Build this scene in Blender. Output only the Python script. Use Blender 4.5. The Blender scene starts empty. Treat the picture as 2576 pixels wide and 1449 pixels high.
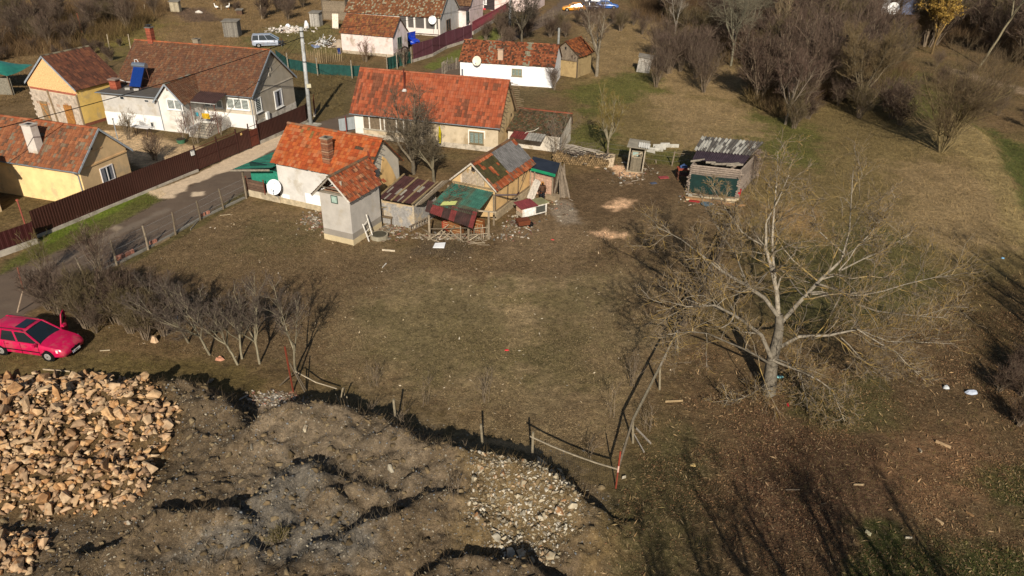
import bpy, math, random
import numpy as np
from mathutils import Vector, Matrix
rnd = random.Random(7)
R = math.radians
scene = bpy.context.scene
COL = scene.collection
# ------------------------------------------------------------------ camera, sky, sun, exposure
CH, CF, CT, CR = 22.0, 1890.0, R(29.1), R(0.8)
cd = bpy.data.cameras.new('camera'); cam = bpy.data.objects.new('camera', cd); COL.objects.link(cam)
cam.location = (0, 0, CH)
cam.rotation_euler = (Matrix.Rotation(math.pi/2 - CT, 3, 'X') @ Matrix.Rotation(CR, 3, 'Z')).to_euler()
cd.sensor_width = 36.0; cd.lens = CF/2576*36.0; cd.clip_start = 0.5; cd.clip_end = 6000
scene.camera = cam
SUN_EL, SUN_AZ = R(29.5), R(91.5)            # shadows run along azimuth 91.5 deg (from +X)
w = bpy.data.worlds.new('World'); scene.world = w; w.use_nodes = True
nt = w.node_tree; bg = nt.nodes['Background']; sky = nt.nodes.new('ShaderNodeTexSky')
sky.sky_type = 'NISHITA'; sky.sun_disc = False; sky.sun_elevation = SUN_EL
sky.sun_rotation = R(181.5); sky.air_density = 1.0; sky.dust_density = 1.0
nt.links.new(sky.outputs[0], bg.inputs[0]); bg.inputs[1].default_value = 0.06
sd = bpy.data.lights.new('sun', 'SUN'); sd.energy = 5.0; sd.angle = R(0.53); sd.color = (1.0, 0.92, 0.80)
sun = bpy.data.objects.new('sun', sd); COL.objects.link(sun)
dirv = Vector((math.cos(SUN_AZ)*math.cos(SUN_EL), math.sin(SUN_AZ)*math.cos(SUN_EL), -math.sin(SUN_EL)))
sun.rotation_euler = dirv.to_track_quat('-Z', 'Y').to_euler(); sun.location = (0, -30, 40)
scene.view_settings.view_transform = 'Standard'; scene.view_settings.look = 'None'
scene.view_settings.exposure = 0.12; scene.view_settings.gamma = 1.0
scene.render.engine = 'CYCLES'; scene.render.resolution_x = 1024; scene.render.resolution_y = 576
scene.cycles.max_bounces = 5; scene.cycles.diffuse_bounces = 2; scene.cycles.glossy_bounces = 2
scene.cycles.transparent_max_bounces = 12
# ------------------------------------------------------------------ surveying: photo measurements -> world points
KS = {'1':(0,0,.3009),'2':(0,268.3,.3009),'3':(570.2,134.2,.3009),'4':(570.2,301.9,.2315),'5':(1039.7,268.3,.2315),
      '6':(1475.8,301.9,.2315),'n1':(536.7,0,.2995),'n2':(1106.9,0,.2778),'n3':(1744.1,0,.324),'n4':(0,603.7,.3646),
      'n5':(0,905.6,.3751),'n6':(603.7,872,.4167),'n7':(1475.8,402.5,.463),'n8':(1542.9,872,.401),'V':(0,0,1)}
def px(k, x, y):
    o = KS[k]; return (o[0]+o[2]*x, o[1]+o[2]*y)
_s, _c = math.sin(CT), math.cos(CT)
def ray(p):
    x, y = p[0]-1288, p[1]-724.5
    a = (x*math.cos(CR)+y*math.sin(CR))/CF; b = (-x*math.sin(CR)+y*math.cos(CR))/CF
    return np.array([a, _c-b*_s, -_s-b*_c])
CP = np.array([0, 0, CH])
def U(p, h=0.0):
    d = ray(p); return CP + d*((h-CH)/d[2])
def UY(p, Y):
    d = ray(p); return CP + d*(Y/d[1])
def S(h):                                       # sRGB hex -> linear
    v = [int(h[i:i+2], 16)/255 for i in (0, 2, 4)]
    return tuple((c/12.92 if c <= .04045 else ((c+.055)/1.055)**2.4) for c in v)
def mul(c, k): return tuple(min(1, a*k) for a in c)
def mix(a, b, t): return tuple(x+(y-x)*t for x, y in zip(a, b))
# ------------------------------------------------------------------ naming
def tag(o, label=None, cat=None, group=None, kind=None):
    if label: o['label'] = label
    if cat: o['category'] = cat
    if group: o['group'] = group
    if kind: o['kind'] = kind
    return o
def thing(name, label, cat, loc=(0,0,0), rz=0, group=None):
    o = bpy.data.objects.new(name, None); COL.objects.link(o); o.empty_display_size = .3
    o.location = loc; o.rotation_euler = (0, 0, rz); return tag(o, label, cat, group)
def kids(o): return [c for c in bpy.data.objects if c.parent == o]
def copy_tree(o, kidmap, parent=None):
    c = o.copy(); COL.objects.link(c)
    if parent: c.parent = parent
    for ch in kidmap.get(o.name, []): copy_tree(ch, kidmap, c)
    return c
def kmap(o):
    m = {}; st = [o]
    while st:
        q = st.pop(); m[q.name] = kids(q); st += m[q.name]
    return m
def dup(o, km, loc, rz=0, label=None, sc=1, rx=0, ry=0):
    c = copy_tree(o, km); c.location = loc; c.rotation_euler = (rx, ry, rz); c.scale = (sc, sc, sc) if not isinstance(sc, tuple) else sc
    if label: c['label'] = label
    return c
# ------------------------------------------------------------------ mesh builder
class MB:
    def __init__(s): s.v = []; s.f = []; s.c = []
    def add(s, vs, fs, col=(1,1,1)):
        n = len(s.v); s.v += [tuple(map(float, v)) for v in vs]
        for f in fs: s.f.append(tuple(i+n for i in f)); s.c.append(col)
    def box(s, c, d, rz=0, col=(1,1,1), M=None, tp=1.0):
        hx, hy, hz = d[0]/2, d[1]/2, d[2]/2; vs = []
        for z, k in ((-hz, 1), (hz, tp)):
            for x, y in ((-hx,-hy),(hx,-hy),(hx,hy),(-hx,hy)): vs.append(Vector((x*k, y*k, z)))
        m = Matrix.Rotation(rz, 3, 'Z') if M is None else M
        vs = [m @ v + Vector(c) for v in vs]
        s.add(vs, [(3,2,1,0),(4,5,6,7),(0,1,5,4),(1,2,6,5),(2,3,7,6),(3,0,4,7)], col)
    def bx(s, x0, x1, y0, y1, z0, z1, col=(1,1,1)): s.box(((x0+x1)/2,(y0+y1)/2,(z0+z1)/2), (abs(x1-x0),abs(y1-y0),abs(z1-z0)), col=col)
    def beam(s, a, b, w_, h_=None, col=(1,1,1), tw=0):
        a, b = Vector(a), Vector(b); h_ = h_ or w_; d = b-a; L = d.length
        if L < 1e-5: return
        q = d.to_track_quat('Z', 'Y').to_matrix()
        if tw: q = q @ Matrix.Rotation(tw, 3, 'Z')
        s.box((a+b)/2, (w_, h_, L), M=q, col=col)
    def tube(s, pts, rad, n=6, col=(1,1,1), cap=True):
        pts = [Vector(p) for p in pts]; k = len(pts); base = len(s.v)
        if not hasattr(rad, '__len__'): rad = [rad]*k
        up = Vector((0, 0, 1)); prev = None
        for i, p in enumerate(pts):
            d = (pts[min(i+1,k-1)]-pts[max(i-1,0)])
            d = d.normalized() if d.length > 1e-9 else Vector((0,0,1))
            if prev is None: prev = d.orthogonal().normalized()
            a = (prev - d*prev.dot(d)); a = a.normalized() if a.length > 1e-6 else d.orthogonal().normalized()
            prev = a; b = d.cross(a)
            for j in range(n):
                t = 2*math.pi*j/n; q = p+(a*math.cos(t)+b*math.sin(t))*rad[i]; s.v.append((q.x, q.y, q.z))
        for i in range(k-1):
            for j in range(n):
                A = base+i*n+j; B = base+i*n+(j+1) % n; s.f.append((A, B, B+n, A+n)); s.c.append(col)
        if cap:
            s.f.append(tuple(base+j for j in range(n))[::-1]); s.c.append(col)
            s.f.append(tuple(base+(k-1)*n+j for j in range(n))); s.c.append(col)
    def slab(s, p, t, col=(1,1,1)):             # thick sheet under polygon p
        p = [Vector(q) for q in p]; nrm = (p[1]-p[0]).cross(p[2]-p[0]).normalized()
        if nrm.z < 0: p = p[::-1]; nrm = -nrm
        lo = [q-nrm*t for q in p]; n = len(p)
        s.add(p+lo, [tuple(range(n)), tuple(range(2*n-1, n-1, -1))]+[(i, i+n, (i+1) % n+n, (i+1) % n) for i in range(n)], col)
    def ext(s, poly, a, b, axis='y', col=(1,1,1)):   # extrude 2-D outline (u,z) along axis from a to b
        f = (lambda u, z, w_: (u, w_, z)) if axis == 'y' else (lambda u, z, w_: (w_, u, z))
        n = len(poly); vs = [f(u, z, a) for u, z in poly]+[f(u, z, b) for u, z in poly]
        s.add(vs, [tuple(range(n)), tuple(range(2*n-1, n-1, -1))]+[(i, (i+1) % n, (i+1) % n+n, i+n)[::-1] for i in range(n)], col)
    def build(s, name, mat, parent=None, smooth=False, loc=None):
        me = bpy.data.meshes.new(name); me.from_pydata(s.v, [], s.f); me.update()
        ca = me.color_attributes.new('Col', 'FLOAT_COLOR', 'CORNER')
        cnt = [len(f) for f in s.f]
        arr = np.repeat(np.array([tuple(c[:3])+(1,) for c in s.c], dtype=np.float32).reshape(-1, 4), cnt, axis=0)
        ca.data.foreach_set('color', arr.ravel())
        me.materials.append(mat)
        if smooth: me.polygons.foreach_set('use_smooth', [True]*len(me.polygons))
        o = bpy.data.objects.new(name, me); COL.objects.link(o)
        if parent: o.parent = parent
        if loc is not None: o.location = loc
        return o
def np_mesh(name, V, Fq, C, mat, parent=None, smooth=False):      # numpy quads/tris, C per-vertex colours
    me = bpy.data.meshes.new(name); n, k = len(Fq), Fq.shape[1]
    me.vertices.add(len(V)); me.vertices.foreach_set('co', V.astype(np.float32).ravel())
    me.loops.add(n*k); me.loops.foreach_set('vertex_index', Fq.astype(np.int32).ravel())
    me.polygons.add(n); me.polygons.foreach_set('loop_start', np.arange(0, n*k, k, dtype=np.int32)); me.polygons.foreach_set('loop_total', np.full(n, k, dtype=np.int32))
    if smooth: me.polygons.foreach_set('use_smooth', np.ones(n, dtype=bool))
    me.update(calc_edges=True)
    if C is not None:
        ca = me.color_attributes.new('Col', 'FLOAT_COLOR', 'POINT')
        ca.data.foreach_set('color', np.concatenate([C, np.ones((len(C), 1))], 1).astype(np.float32).ravel())
    me.materials.append(mat); o = bpy.data.objects.new(name, me); COL.objects.link(o)
    if parent: o.parent = parent
    return o
# ------------------------------------------------------------------ materials
_M = {}
def mat(name, col=(1,1,1), rough=.85, var=.25, scale=2.5, bump=.3, bs=25, stain=None, samt=.0, sscale=1.2, attr=True, metal=0, spec=.3, thr=.5, stretch=(1,1,1), fine=.0):
    if name in _M: return _M[name]
    m = bpy.data.materials.new(name); m.use_nodes = True; n = m.node_tree; N = n.nodes; L = n.links.new
    b = N['Principled BSDF']; b.inputs['Roughness'].default_value = rough; b.inputs['Metallic'].default_value = metal
    b.inputs['Specular IOR Level'].default_value = spec
    tc = N.new('ShaderNodeTexCoord'); mp = N.new('ShaderNodeMapping'); L(tc.outputs['Object'], mp.inputs[0]); mp.inputs['Scale'].default_value = stretch
    rgb = N.new('ShaderNodeRGB'); rgb.outputs[0].default_value = (*col, 1); cur = rgb.outputs[0]
    def mixn(bt, f, a, c2):
        x = N.new('ShaderNodeMix'); x.data_type = 'RGBA'; x.blend_type = bt
        for s_, v in ((x.inputs[0], f), (x.inputs[6], a), (x.inputs[7], c2)):
            if isinstance(v, (float, int)): s_.default_value = v
            elif isinstance(v, tuple): s_.default_value = (*v, 1)
            else: L(v, s_)
        return x.outputs[2]
    if attr:
        a = N.new('ShaderNodeAttribute'); a.attribute_name = 'Col'; cur = mixn('MULTIPLY', 1.0, cur, a.outputs['Color'])
    def noise(sc, det=6, ro=.6):
        x = N.new('ShaderNodeTexNoise'); x.inputs['Scale'].default_value = sc; x.inputs['Detail'].default_value = det; x.inputs['Roughness'].default_value = ro
        L(mp.outputs[0], x.inputs['Vector']); return x
    def rampf(src, lo, hi, a, c2):
        r = N.new('ShaderNodeMapRange'); L(src, r.inputs[0]); r.inputs[1].default_value = lo; r.inputs[2].default_value = hi; r.inputs[3].default_value = a; r.inputs[4].default_value = c2; return r.outputs[0]
    def vmul(c_, f):
        x = N.new('ShaderNodeVectorMath'); x.operation = 'SCALE'; L(c_, x.inputs[0]); L(f, x.inputs['Scale']); return x.outputs[0]
    if var:
        cur = vmul(cur, rampf(noise(scale).outputs[0], .3, .7, 1-var, 1+var))
    if fine:
        cur = vmul(cur, rampf(noise(scale*14, 4, .7).outputs[0], .3, .7, 1-fine, 1+fine))
    if stain:
        cur = mixn('MIX', rampf(noise(sscale, 8, .65).outputs[0], thr, thr+.12, 0, samt), cur, stain)
    L(cur, b.inputs['Base Color'])
    if bump:
        bn = N.new('ShaderNodeBump'); bn.inputs['Strength'].default_value = bump; bn.inputs['Distance'].default_value = .02
        L(noise(bs, 5).outputs[0], bn.inputs['Height']); L(bn.outputs[0], b.inputs['Normal'])
    _M[name] = m; return m
M_plaster = mat('plaster', var=.14, scale=1.2, bump=.35, bs=12, fine=.06, stain=S('a3957c'), samt=.5, sscale=.9, thr=.53)
M_dirtyplaster = mat('weathered_plaster', var=.14, scale=1.5, bump=.5, bs=9, stain=S('8a7452'), samt=.6, sscale=.9, thr=.52)
M_white = mat('whitewash', var=.06, scale=1.0, bump=.3, bs=8, stain=S('a89c88'), samt=.35, sscale=.7, thr=.6)
M_tile = mat('clay_tile', var=.2, scale=1.2, bump=.3, bs=30, fine=.12)
M_oldtile = mat('mossy_clay_tile', var=.14, scale=1.0, bump=.4, bs=25, fine=.2, stain=S('7d7660'), samt=.55, sscale=7, thr=.63)
M_wood = mat('weathered_wood', var=.3, scale=6, bump=.5, bs=30, fine=.3)
M_metal = mat('painted_metal', var=.1, scale=2, bump=.1, rough=.5, spec=.4)
M_zinc = mat('zinc', col=S('8f969c'), var=.15, rough=.45, metal=.4, bump=.1)
M_sheet = mat('corrugated_sheet', var=.3, scale=1.6, bump=.3, rough=.7, fine=.25)
M_brick = mat('brick', var=.3, scale=8, bump=.6, bs=15, fine=.3)
M_stone = mat('stone', var=.3, scale=3, bump=.6, bs=8, fine=.2)
M_concrete = mat('concrete', col=(1,1,1), var=.2, scale=3, bump=.4, bs=20, stain=S('5b5545'), samt=.5)
M_glass = mat('window_glass', col=S('2a3338'), rough=.12, var=.3, scale=2, bump=0, spec=.6)
M_paint = mat('car_paint', rough=.3, var=.08, scale=3, bump=0, spec=.6, stain=S('8f7462'), samt=.28, sscale=2.2, thr=.5)
M_rubber = mat('rubber', col=S('1c1b1a'), var=.2, bump=.2)
M_cloth = mat('cloth', var=.2, scale=5, bump=.4, bs=12)
M_net = mat('shade_net', var=.25, scale=3, bump=.5, bs=40, rough=.9)
M_bark = mat('bark', var=.35, scale=4, bump=.7, bs=14, fine=.4, stain=S('9a8640'), samt=.45, sscale=6, thr=.62)
M_twig = mat('twig', var=.25, scale=2, bump=0)
M_birch = mat('pale_bark', var=.35, scale=3, bump=.4, bs=14, fine=.35, stain=S('5a523c'), samt=.75, sscale=6, thr=.54)
M_yard = mat('yard_things', var=.15, scale=3, bump=.2)
M_skin = mat('skin', col=S('c08d70'), var=.05, bump=0, rough=.6)
# ------------------------------------------------------------------ terrain
_lat = {}
def vnoise(x, y, sc, seed):
    if seed not in _lat: _lat[seed] = np.random.RandomState(seed).rand(256, 256)
    g = _lat[seed]; x = np.asarray(x)/sc; y = np.asarray(y)/sc
    xi = np.floor(x).astype(int); yi = np.floor(y).astype(int); fx = x-xi; fy = y-yi
    fx = fx*fx*(3-2*fx); fy = fy*fy*(3-2*fy); xi &= 255; yi &= 255; x1 = (xi+1) & 255; y1 = (yi+1) & 255
    return (g[xi,yi]*(1-fx)+g[x1,yi]*fx)*(1-fy)+(g[xi,y1]*(1-fx)+g[x1,y1]*fx)*fy
def fbm(x, y, sc, seed, o=4):
    r = 0; a = .5; t = 0
    for i in range(o): r = r+a*vnoise(x, y, sc/2**i, seed+i); t += a; a *= .55
    return r/t
def PP(k, *pts, h=0.0): return np.array([U(px(k, *p), h)[:2] for p in pts])
def seg_dist(x, y, P):                                   # distance to a polyline and whether we are on its far side
    best = np.full(np.shape(x), 1e9); sg = np.zeros(np.shape(x))
    for (ax, ay), (bx, by) in zip(P[:-1], P[1:]):
        dx, dy = bx-ax, by-ay; t = np.clip(((x-ax)*dx+(y-ay)*dy)/(dx*dx+dy*dy), 0, 1)
        ex, ey = x-(ax+t*dx), y-(ay+t*dy); d = np.hypot(ex, ey); m = d < best
        best = np.where(m, d, best); sg = np.where(m, ey, sg)
    return best, sg
def poly_sd(x, y, P):                                    # signed distance to polygon, + inside
    best = np.full(np.shape(x), 1e9); ins = np.zeros(np.shape(x), bool); n = len(P)
    for i in range(n):
        ax, ay = P[i]; bx, by = P[(i+1) % n]; dx, dy = bx-ax, by-ay
        t = np.clip(((x-ax)*dx+(y-ay)*dy)/(dx*dx+dy*dy+1e-9), 0, 1)
        best = np.minimum(best, np.hypot(x-(ax+t*dx), y-(ay+t*dy)))
        c1 = (ay > y) != (by > y)
        with np.errstate(divide='ignore', invalid='ignore'): xx = (bx-ax)*(y-ay)/(by-ay+1e-12)+ax
        ins ^= c1 & (x < xx)
    return np.where(ins, best, -best)
RIDGES = [ # crest line measured in the photo, height, near slope, far slope
 (PP('n5',(1080,185),(1180,178),(1400,228),(1520,330),(1640,470),(1680,540), h=.95), .95, .16, 1.5),
 (PP('n6',(110,470),(250,395),(420,385),(560,420),(730,425),(860,475),(1000,560),(1120,610), h=1.25), 1.25, .42, 1.4),
 (PP('n6',(1120,610),(1220,650),(1380,690),(1480,690), h=1.3), 1.3, .45, 1.5),
 (PP('n5',(1850,860),(1960,740),(2080,745),(2200,860),(2240,930), h=1.15), 1.15, .5, 1.3),
 (PP('n6',(640,850),(760,870),(860,900), h=.8), .8, .4, 1.2),
 (PP('n6',(450,1000),(560,1080),(620,1130), h=.75), .75, .4, 1.3),
 (PP('n6',(730,1110),(850,1090),(960,1060),(1100,980),(1180,905),(1290,885), h=1.1), 1.1, .45, 1.5),
 (PP('n5',(860,1210),(960,1120),(1100,1080),(1280,1060),(1420,1060),(1580,1040), h=.95), .95, .35, 1.5),
 (PP('n5',(1700,1290),(1840,1310), h=.6), .6, .4, 1.4),
 (PP('n5',(1500,1200),(1620,1140),(1680,1300), h=.7), .7, .4, 1.3),
 (PP('n6',(1420,850),(1480,780),(1600,740),(1700,740),(1850,800),(1990,900), h=1.1), 1.1, .42, 1.5),
 (PP('n6',(1400,900),(1450,1100), h=.6), .6, .4, .9),
 (PP('n6',(1230,1345),(1300,1315),(1500,1300),(1650,1305),(1740,1360), h=.9), .9, .4, 1.6),
 (PP('n6',(600,1330),(700,1290),(850,1300), h=.6), .6, .4, .9),
 (PP('n5',(2200,1290),(2330,1230),(2450,1180), h=.8), .8, .4, 1.2),
 (PP('n5',(1600,1440),(1700,1400),(1900,1445), h=.6), .6, .4, 1.2)]
HEAP = PP('n5',(-300,150),(130,150),(560,120),(820,170),(1020,230),(1080,400),(1190,470),(1110,640),(640,650),(1020,720),(1040,900),(900,1000),(240,1040),(-300,1000))
HEAP2 = PP('n5',(-200,1180),(100,1170),(300,1200),(310,1270),(170,1400),(100,1500),(-200,1500))
BANKL = PP('V',(2360,250),(2470,340),(2530,430),(2580,560),(2640,760),(2720,1100))
def ground_h(x, y):
    x = np.asarray(x, float); y = np.asarray(y, float)
    base = .22*(fbm(x, y, 14, 11, 3)-.5) + .05*(fbm(x, y, 1.3, 21, 3)-.5)
    near = np.clip((34-y)/4, 0, 1)*np.clip((15-x)/3, 0, 1)
    E = np.ones(np.shape(x))*1.0; k = 9.0; nz = (fbm(x, y, 1.2, 31, 4)-.5)
    wx = x+.35*(fbm(x, y, .9, 41, 3)-.5); wy = y+.5*(fbm(x, y, .9, 51, 3)-.5)
    cn = fbm(x, y, 1.9, 81, 4)
    for P, h, s1, s2 in RIDGES:
        m = (np.abs(x-P[:,0].mean()) < 12) & (y < 36)
        if not np.any(m): continue
        d, sg = seg_dist(wx[m] if x.ndim else wx, wy[m] if x.ndim else wy, P)
        d = np.sqrt(d*d+.04)-.2
        far = 1/(1+np.exp(-sg*10)); hh = h-d*(s1*(1-far)+s2*.72*far)+.55*((cn[m] if x.ndim else cn)-.5)
        e = np.exp(k*np.maximum(hh, -.5))
        if x.ndim: E[m] += e
        else: E = E+e
    mound = (np.log(E)/k)*1.3
    mound = np.where(mound < .05, mound*.5, mound)
    n5 = fbm(x, y, .5, 61, 3)-.5
    g = base + mound + near*(.75*nz+.7*(np.abs(fbm(x, y, 1.0, 71, 4)-.5)-.12)+.2*n5)*np.clip(mound*3, .12, 1) + .03*n5
    for P, hh in ((HEAP, .55), (HEAP2, .5)):
        m = (y < 33) & (x < 0)
        if np.any(m):
            sdv = poly_sd(x[m] if x.ndim else x, y[m] if x.ndim else y, P)
            q = hh*np.clip((sdv+.2)/1.6, 0, 1)
            if x.ndim: g[m] += q
            else: g = g+q
    # bank falling away to the lower meadow on the right
    xb = np.interp(y, BANKL[::-1,1] if BANKL[0,1] > BANKL[-1,1] else BANKL[:,1], BANKL[::-1,0] if BANKL[0,1] > BANKL[-1,1] else BANKL[:,0])
    g = g - 1.1*np.clip((x-xb)/2.5, 0, 1)*np.clip((y-20)/8, 0, 1)
    # hillside rising gently behind the village
    g = g + .02*np.clip(y-135, 0, 400)
    return g
def gh(x, y): return float(ground_h(np.array([x]), np.array([y]))[0])
def G(k, x, y, dz=0.0):                                  # ground point seen at a photo position
    p = px(k, x, y); h = 0.0
    for _ in range(5):
        q = U(p, h); h2 = gh(q[0], q[1]); h = h+(h2-h)*.8
    q = U(p, h); return Vector((q[0], q[1], gh(q[0], q[1])+dz))
# colours ---------------------------------------------------------------
def fill(C, x, y, P, col, fe=.8, wob=.8, amt=1.0, sc=2.0, seed=77):
    lo, hi = P.min(0)-fe-wob-1, P.max(0)+fe+wob+1
    m = np.where((x > lo[0]) & (x < hi[0]) & (y > lo[1]) & (y < hi[1]))[0]
    if not len(m): return
    sdv = poly_sd(x[m], y[m], P)+wob*2*(fbm(x[m], y[m], sc, seed, 4)-.5)+fe*2.2*(fbm(x[m], y[m], .45, seed+5, 3)-.5)
    a = np.clip((sdv+fe)/(2*fe), 0, 1); a = (a*a*(3-2*a)*amt)[:, None]
    if np.ndim(C) == 2: C[m] = C[m]*(1-a)+np.array(col)*a
    else: C[m] = C[m]*(1-a[:,0])+col*a[:,0]
K = 1.16   # picture colour -> base colour on sunlit flat ground
def SG(h, k=1.0): return np.array(S(h))*K*k*np.array([1.05,.985,.93])
def colour_ground(x, y):
    n1 = fbm(x, y, 6, 101, 4)[:, None]; n2 = fbm(x, y, 1.6, 111, 4)[:, None]; n3 = fbm(x, y, 18, 121, 3)[:, None]
    sst = lambda v, a, b: np.clip((v-a)/(b-a), 0, 1)
    C = SG('66553c')*(1-sst(n1,.4,.6))+SG('5c5036')*sst(n1,.4,.6)
    peb = np.zeros(len(x)); lit = np.full(len(x), .25)
    f = lambda *a, **k: fill(C, x, y, *a, **k)
    # rough tan field at top left
    f(PP('V',(-200,300),(60,235),(330,110),(600,130),(800,150),(960,70),(1100,-60),(-300,-60)), SG('766346'), 2, 3)
    g = SG('5f6130')
    for P in ((60,90,330,60,300,130,150,150),(170,60,300,30,360,60,250,95)): pass
    f(PP('V',(80,60),(300,20),(420,60),(300,140),(150,120)), SG('6b6336'), 3, 4)
    f(PP('V',(700,60),(860,60),(850,140),(720,130),(600,120),(620,90)), SG('655f3c'), 2, 2)
    f(PP('V',(700,150),(880,190),(880,290),(800,330),(740,210)), SG('5c5136'), .8, .8)
    f(PP('V',(420,22),(520,22),(560,52),(470,55)), SG('5f4f42'), .8, .6)
    # right hand meadow
    f(PP('V',(1420,220),(1700,40),(2000,60),(2300,250),(2600,330),(2700,900),(2300,860),(1900,520),(1500,420)), SG('6c5f3f'), 2, 4)
    f(PP('V',(1450,40),(1760,60),(1700,210),(1480,200)), SG('79684a'), 1.5, 2)
    for P in [((1400,230),(1620,170),(1680,230),(1480,290)),((1900,280),(2060,330),(2050,420),(1900,400),(1760,330)),((1420,330),(1500,310),(1600,380),(1440,400)),
              ((2170,210),(2330,160),(2440,260),(2480,330),(2300,300)),((1600,380),(1700,380),(1760,420),(1620,430))]:
        f(PP('V',*P), SG('505428'), 1.2, 2.2, amt=.8, seed=88)
    for P in [((1620,230),(1850,260),(1950,350),(1700,360)),((2230,420),(2420,390),(2520,480),(2560,620),(2400,640),(2260,560)),((1700,140),(1900,180),(1850,260),(1650,220))]:
        f(PP('V',*P), SG('857354'), 1.5, 2.0, amt=.85, seed=97)
    f(PP('V',(2370,260),(2480,330),(2560,450),(2620,640),(2560,640),(2500,500),(2440,400),(2340,330)), SG('857651'), .7, .8)
    f(PP('V',(2500,300),(2620,360),(2700,600),(2600,560),(2530,420)), SG('474c26'), .8, .8)
    f(PP('V',(1950,560),(2240,560),(2380,700),(2300,830),(2000,820),(1880,650)), SG('4a4a2b'), 1.5, 2.0, amt=.75)
    # yard
    f(PP('V',(620,500),(830,545),(1000,620),(1230,600),(1440,470),(1700,440),(1850,520),(1820,700),(1720,860),(1560,1160),(1350,1090),(1200,1090),(980,1010),(740,930),(520,900),(330,800),(280,690),(440,590)), SG('66563f'), .7, .8)
    f(PP('V',(950,640),(1500,600),(1640,800),(1560,1100),(1220,1080),(900,960),(780,760)), SG('786a4f'), 3, 3, amt=.9)
    f(PP('V',(1010,700),(1160,640),(1330,650),(1420,720),(1380,800),(1200,830),(1040,800)), SG('8f7e60'), 2, 3, amt=.75)
    f(PP('V',(1300,640),(1420,560),(1460,600),(1420,740),(1500,900),(1480,1060),(1420,1060),(1420,900),(1330,740)), SG('6b5a44'), .8, 1.2, amt=.5)
    f(PP('V',(300,690),(700,680),(900,640),(1100,650),(700,860),(400,840)), SG('5a4a37'), 1.5, 1.5, amt=.7)
    for P in [((900,760),(1250,700),(1330,900),(1050,960)),((1340,700),(1500,720),(1500,950),(1380,960)),((640,560),(800,580),(780,640),(620,620))]:
        f(PP('V',*P), SG('575135'), 1.5, 2.4, amt=.6, seed=140)
    f(PP('V',(1430,440),(1590,400),(1720,420),(1720,500),(1600,540),(1560,580),(1640,640),(1500,680),(1300,700),(1130,700),(1000,640),(1230,590),(1370,540)), SG('5c4c38'), .8, 1.2, amt=.85)
    f(PP('V',(1230,580),(1430,530),(1520,600),(1420,680),(1250,660)), SG('7a6850'), .8, 1.0, amt=.7)
    f(PP('V',(1100,560),(1200,560),(1180,660),(1030,640)), SG('4f4538'), .6, .8, amt=.8)
    # sawdust
    for P in [((1520,520),(1560,500),(1595,505),(1590,520),(1550,532)),((1485,585),(1520,575),(1560,590),(1580,580),(1575,595),(1530,600)),((1530,415),(1580,420),(1610,440),(1560,445)),((1495,405),(1530,402),(1535,415),(1500,420))]:
        f(PP('V',*P), SG('cfac88'), .35, .5, sc=1, seed=150)
    f(PP('V',(1395,500),(1440,510),(1450,560),(1420,570),(1390,540)), SG('8b8376'), .4, .7, amt=.6)
    f(PP('V',(1930,520),(2060,530),(2080,600),(1980,600)), SG('9a7d58'), 1, 1.5, amt=.6)
    # bottom right leaf mould
    f(PP('V',(1540,1250),(1640,1000),(1760,880),(2000,960),(2350,800),(2700,700),(2800,1600),(1400,1600)), SG('554632'), 1.5, 2)
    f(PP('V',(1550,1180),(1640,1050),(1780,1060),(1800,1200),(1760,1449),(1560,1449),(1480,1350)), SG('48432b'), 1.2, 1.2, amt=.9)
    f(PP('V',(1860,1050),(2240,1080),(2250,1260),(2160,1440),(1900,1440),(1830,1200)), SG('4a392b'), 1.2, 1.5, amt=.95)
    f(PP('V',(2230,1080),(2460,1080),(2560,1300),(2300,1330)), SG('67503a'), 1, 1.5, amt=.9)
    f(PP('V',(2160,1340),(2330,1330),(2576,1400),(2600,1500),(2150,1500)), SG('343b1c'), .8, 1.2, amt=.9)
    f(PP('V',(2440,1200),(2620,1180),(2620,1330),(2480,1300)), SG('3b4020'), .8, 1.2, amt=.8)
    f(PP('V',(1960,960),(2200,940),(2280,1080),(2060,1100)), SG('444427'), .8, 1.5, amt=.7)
    f(PP('V',(2400,700),(2700,700),(2700,980),(2440,900)), SG('4a3d27'), 1, 1.5, amt=.8)
    # mounds of soil
    f(PP('V',(330,1010),(420,960),(620,1010),(720,1020),(1000,1060),(1230,1180),(1400,1180),(1500,1230),(1490,1600),(-200,1600),(-100,1290),(160,1290),(390,1230)), SG('594e3e'), .8, .6)
    f(PP('n6',(0,700),(130,560),(480,500),(850,560),(1150,800),(1200,1000),(700,1060),(0,1150)), SG('63594a'), .8, 1, amt=.9)
    f(PP('n5',(1620,1020),(1900,780),(2120,830),(2240,960),(2100,1100),(2500,1200),(2500,1449),(1100,1449),(1650,1250)), SG('605c54'), .6, .7)
    f(PP('n6',(1400,800),(1900,780),(2080,950),(2080,1300),(1300,1300)), SG('66583f'), .5, .6)
    f(PP('n5',(-10,100),(1050,180),(1230,500),(1060,1000),(200,1100),(-200,1100),(-200,100)), SG('5a4a33'), .5, .5)
    f(PP('V',(0,890),(220,900),(500,900),(700,950),(640,1000),(400,950),(0,960)), SG('5f5334'), .6, .8)
    f(PP('V',(620,1010),(700,995),(790,1010),(760,1035),(650,1050)), SG('a39482'), .4, .6, amt=.55)
    fill(peb, x, y, PP('V',(380,980),(620,1000),(1000,1050),(1400,1160),(1540,1260),(1480,1600),(-200,1600),(-50,1290),(380,1230)), 1.0, .8, .8)
    fill(peb, x, y, PP('n6',(1400,780),(1900,760),(2080,950),(2050,1300),(1300,1350)), 2.0, .5, .6)
    fill(peb, x, y, PP('n5',(1620,1020),(1900,780),(2240,960),(2500,1200),(2500,1449),(1200,1449)), 1.7, .5, .6)
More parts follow.
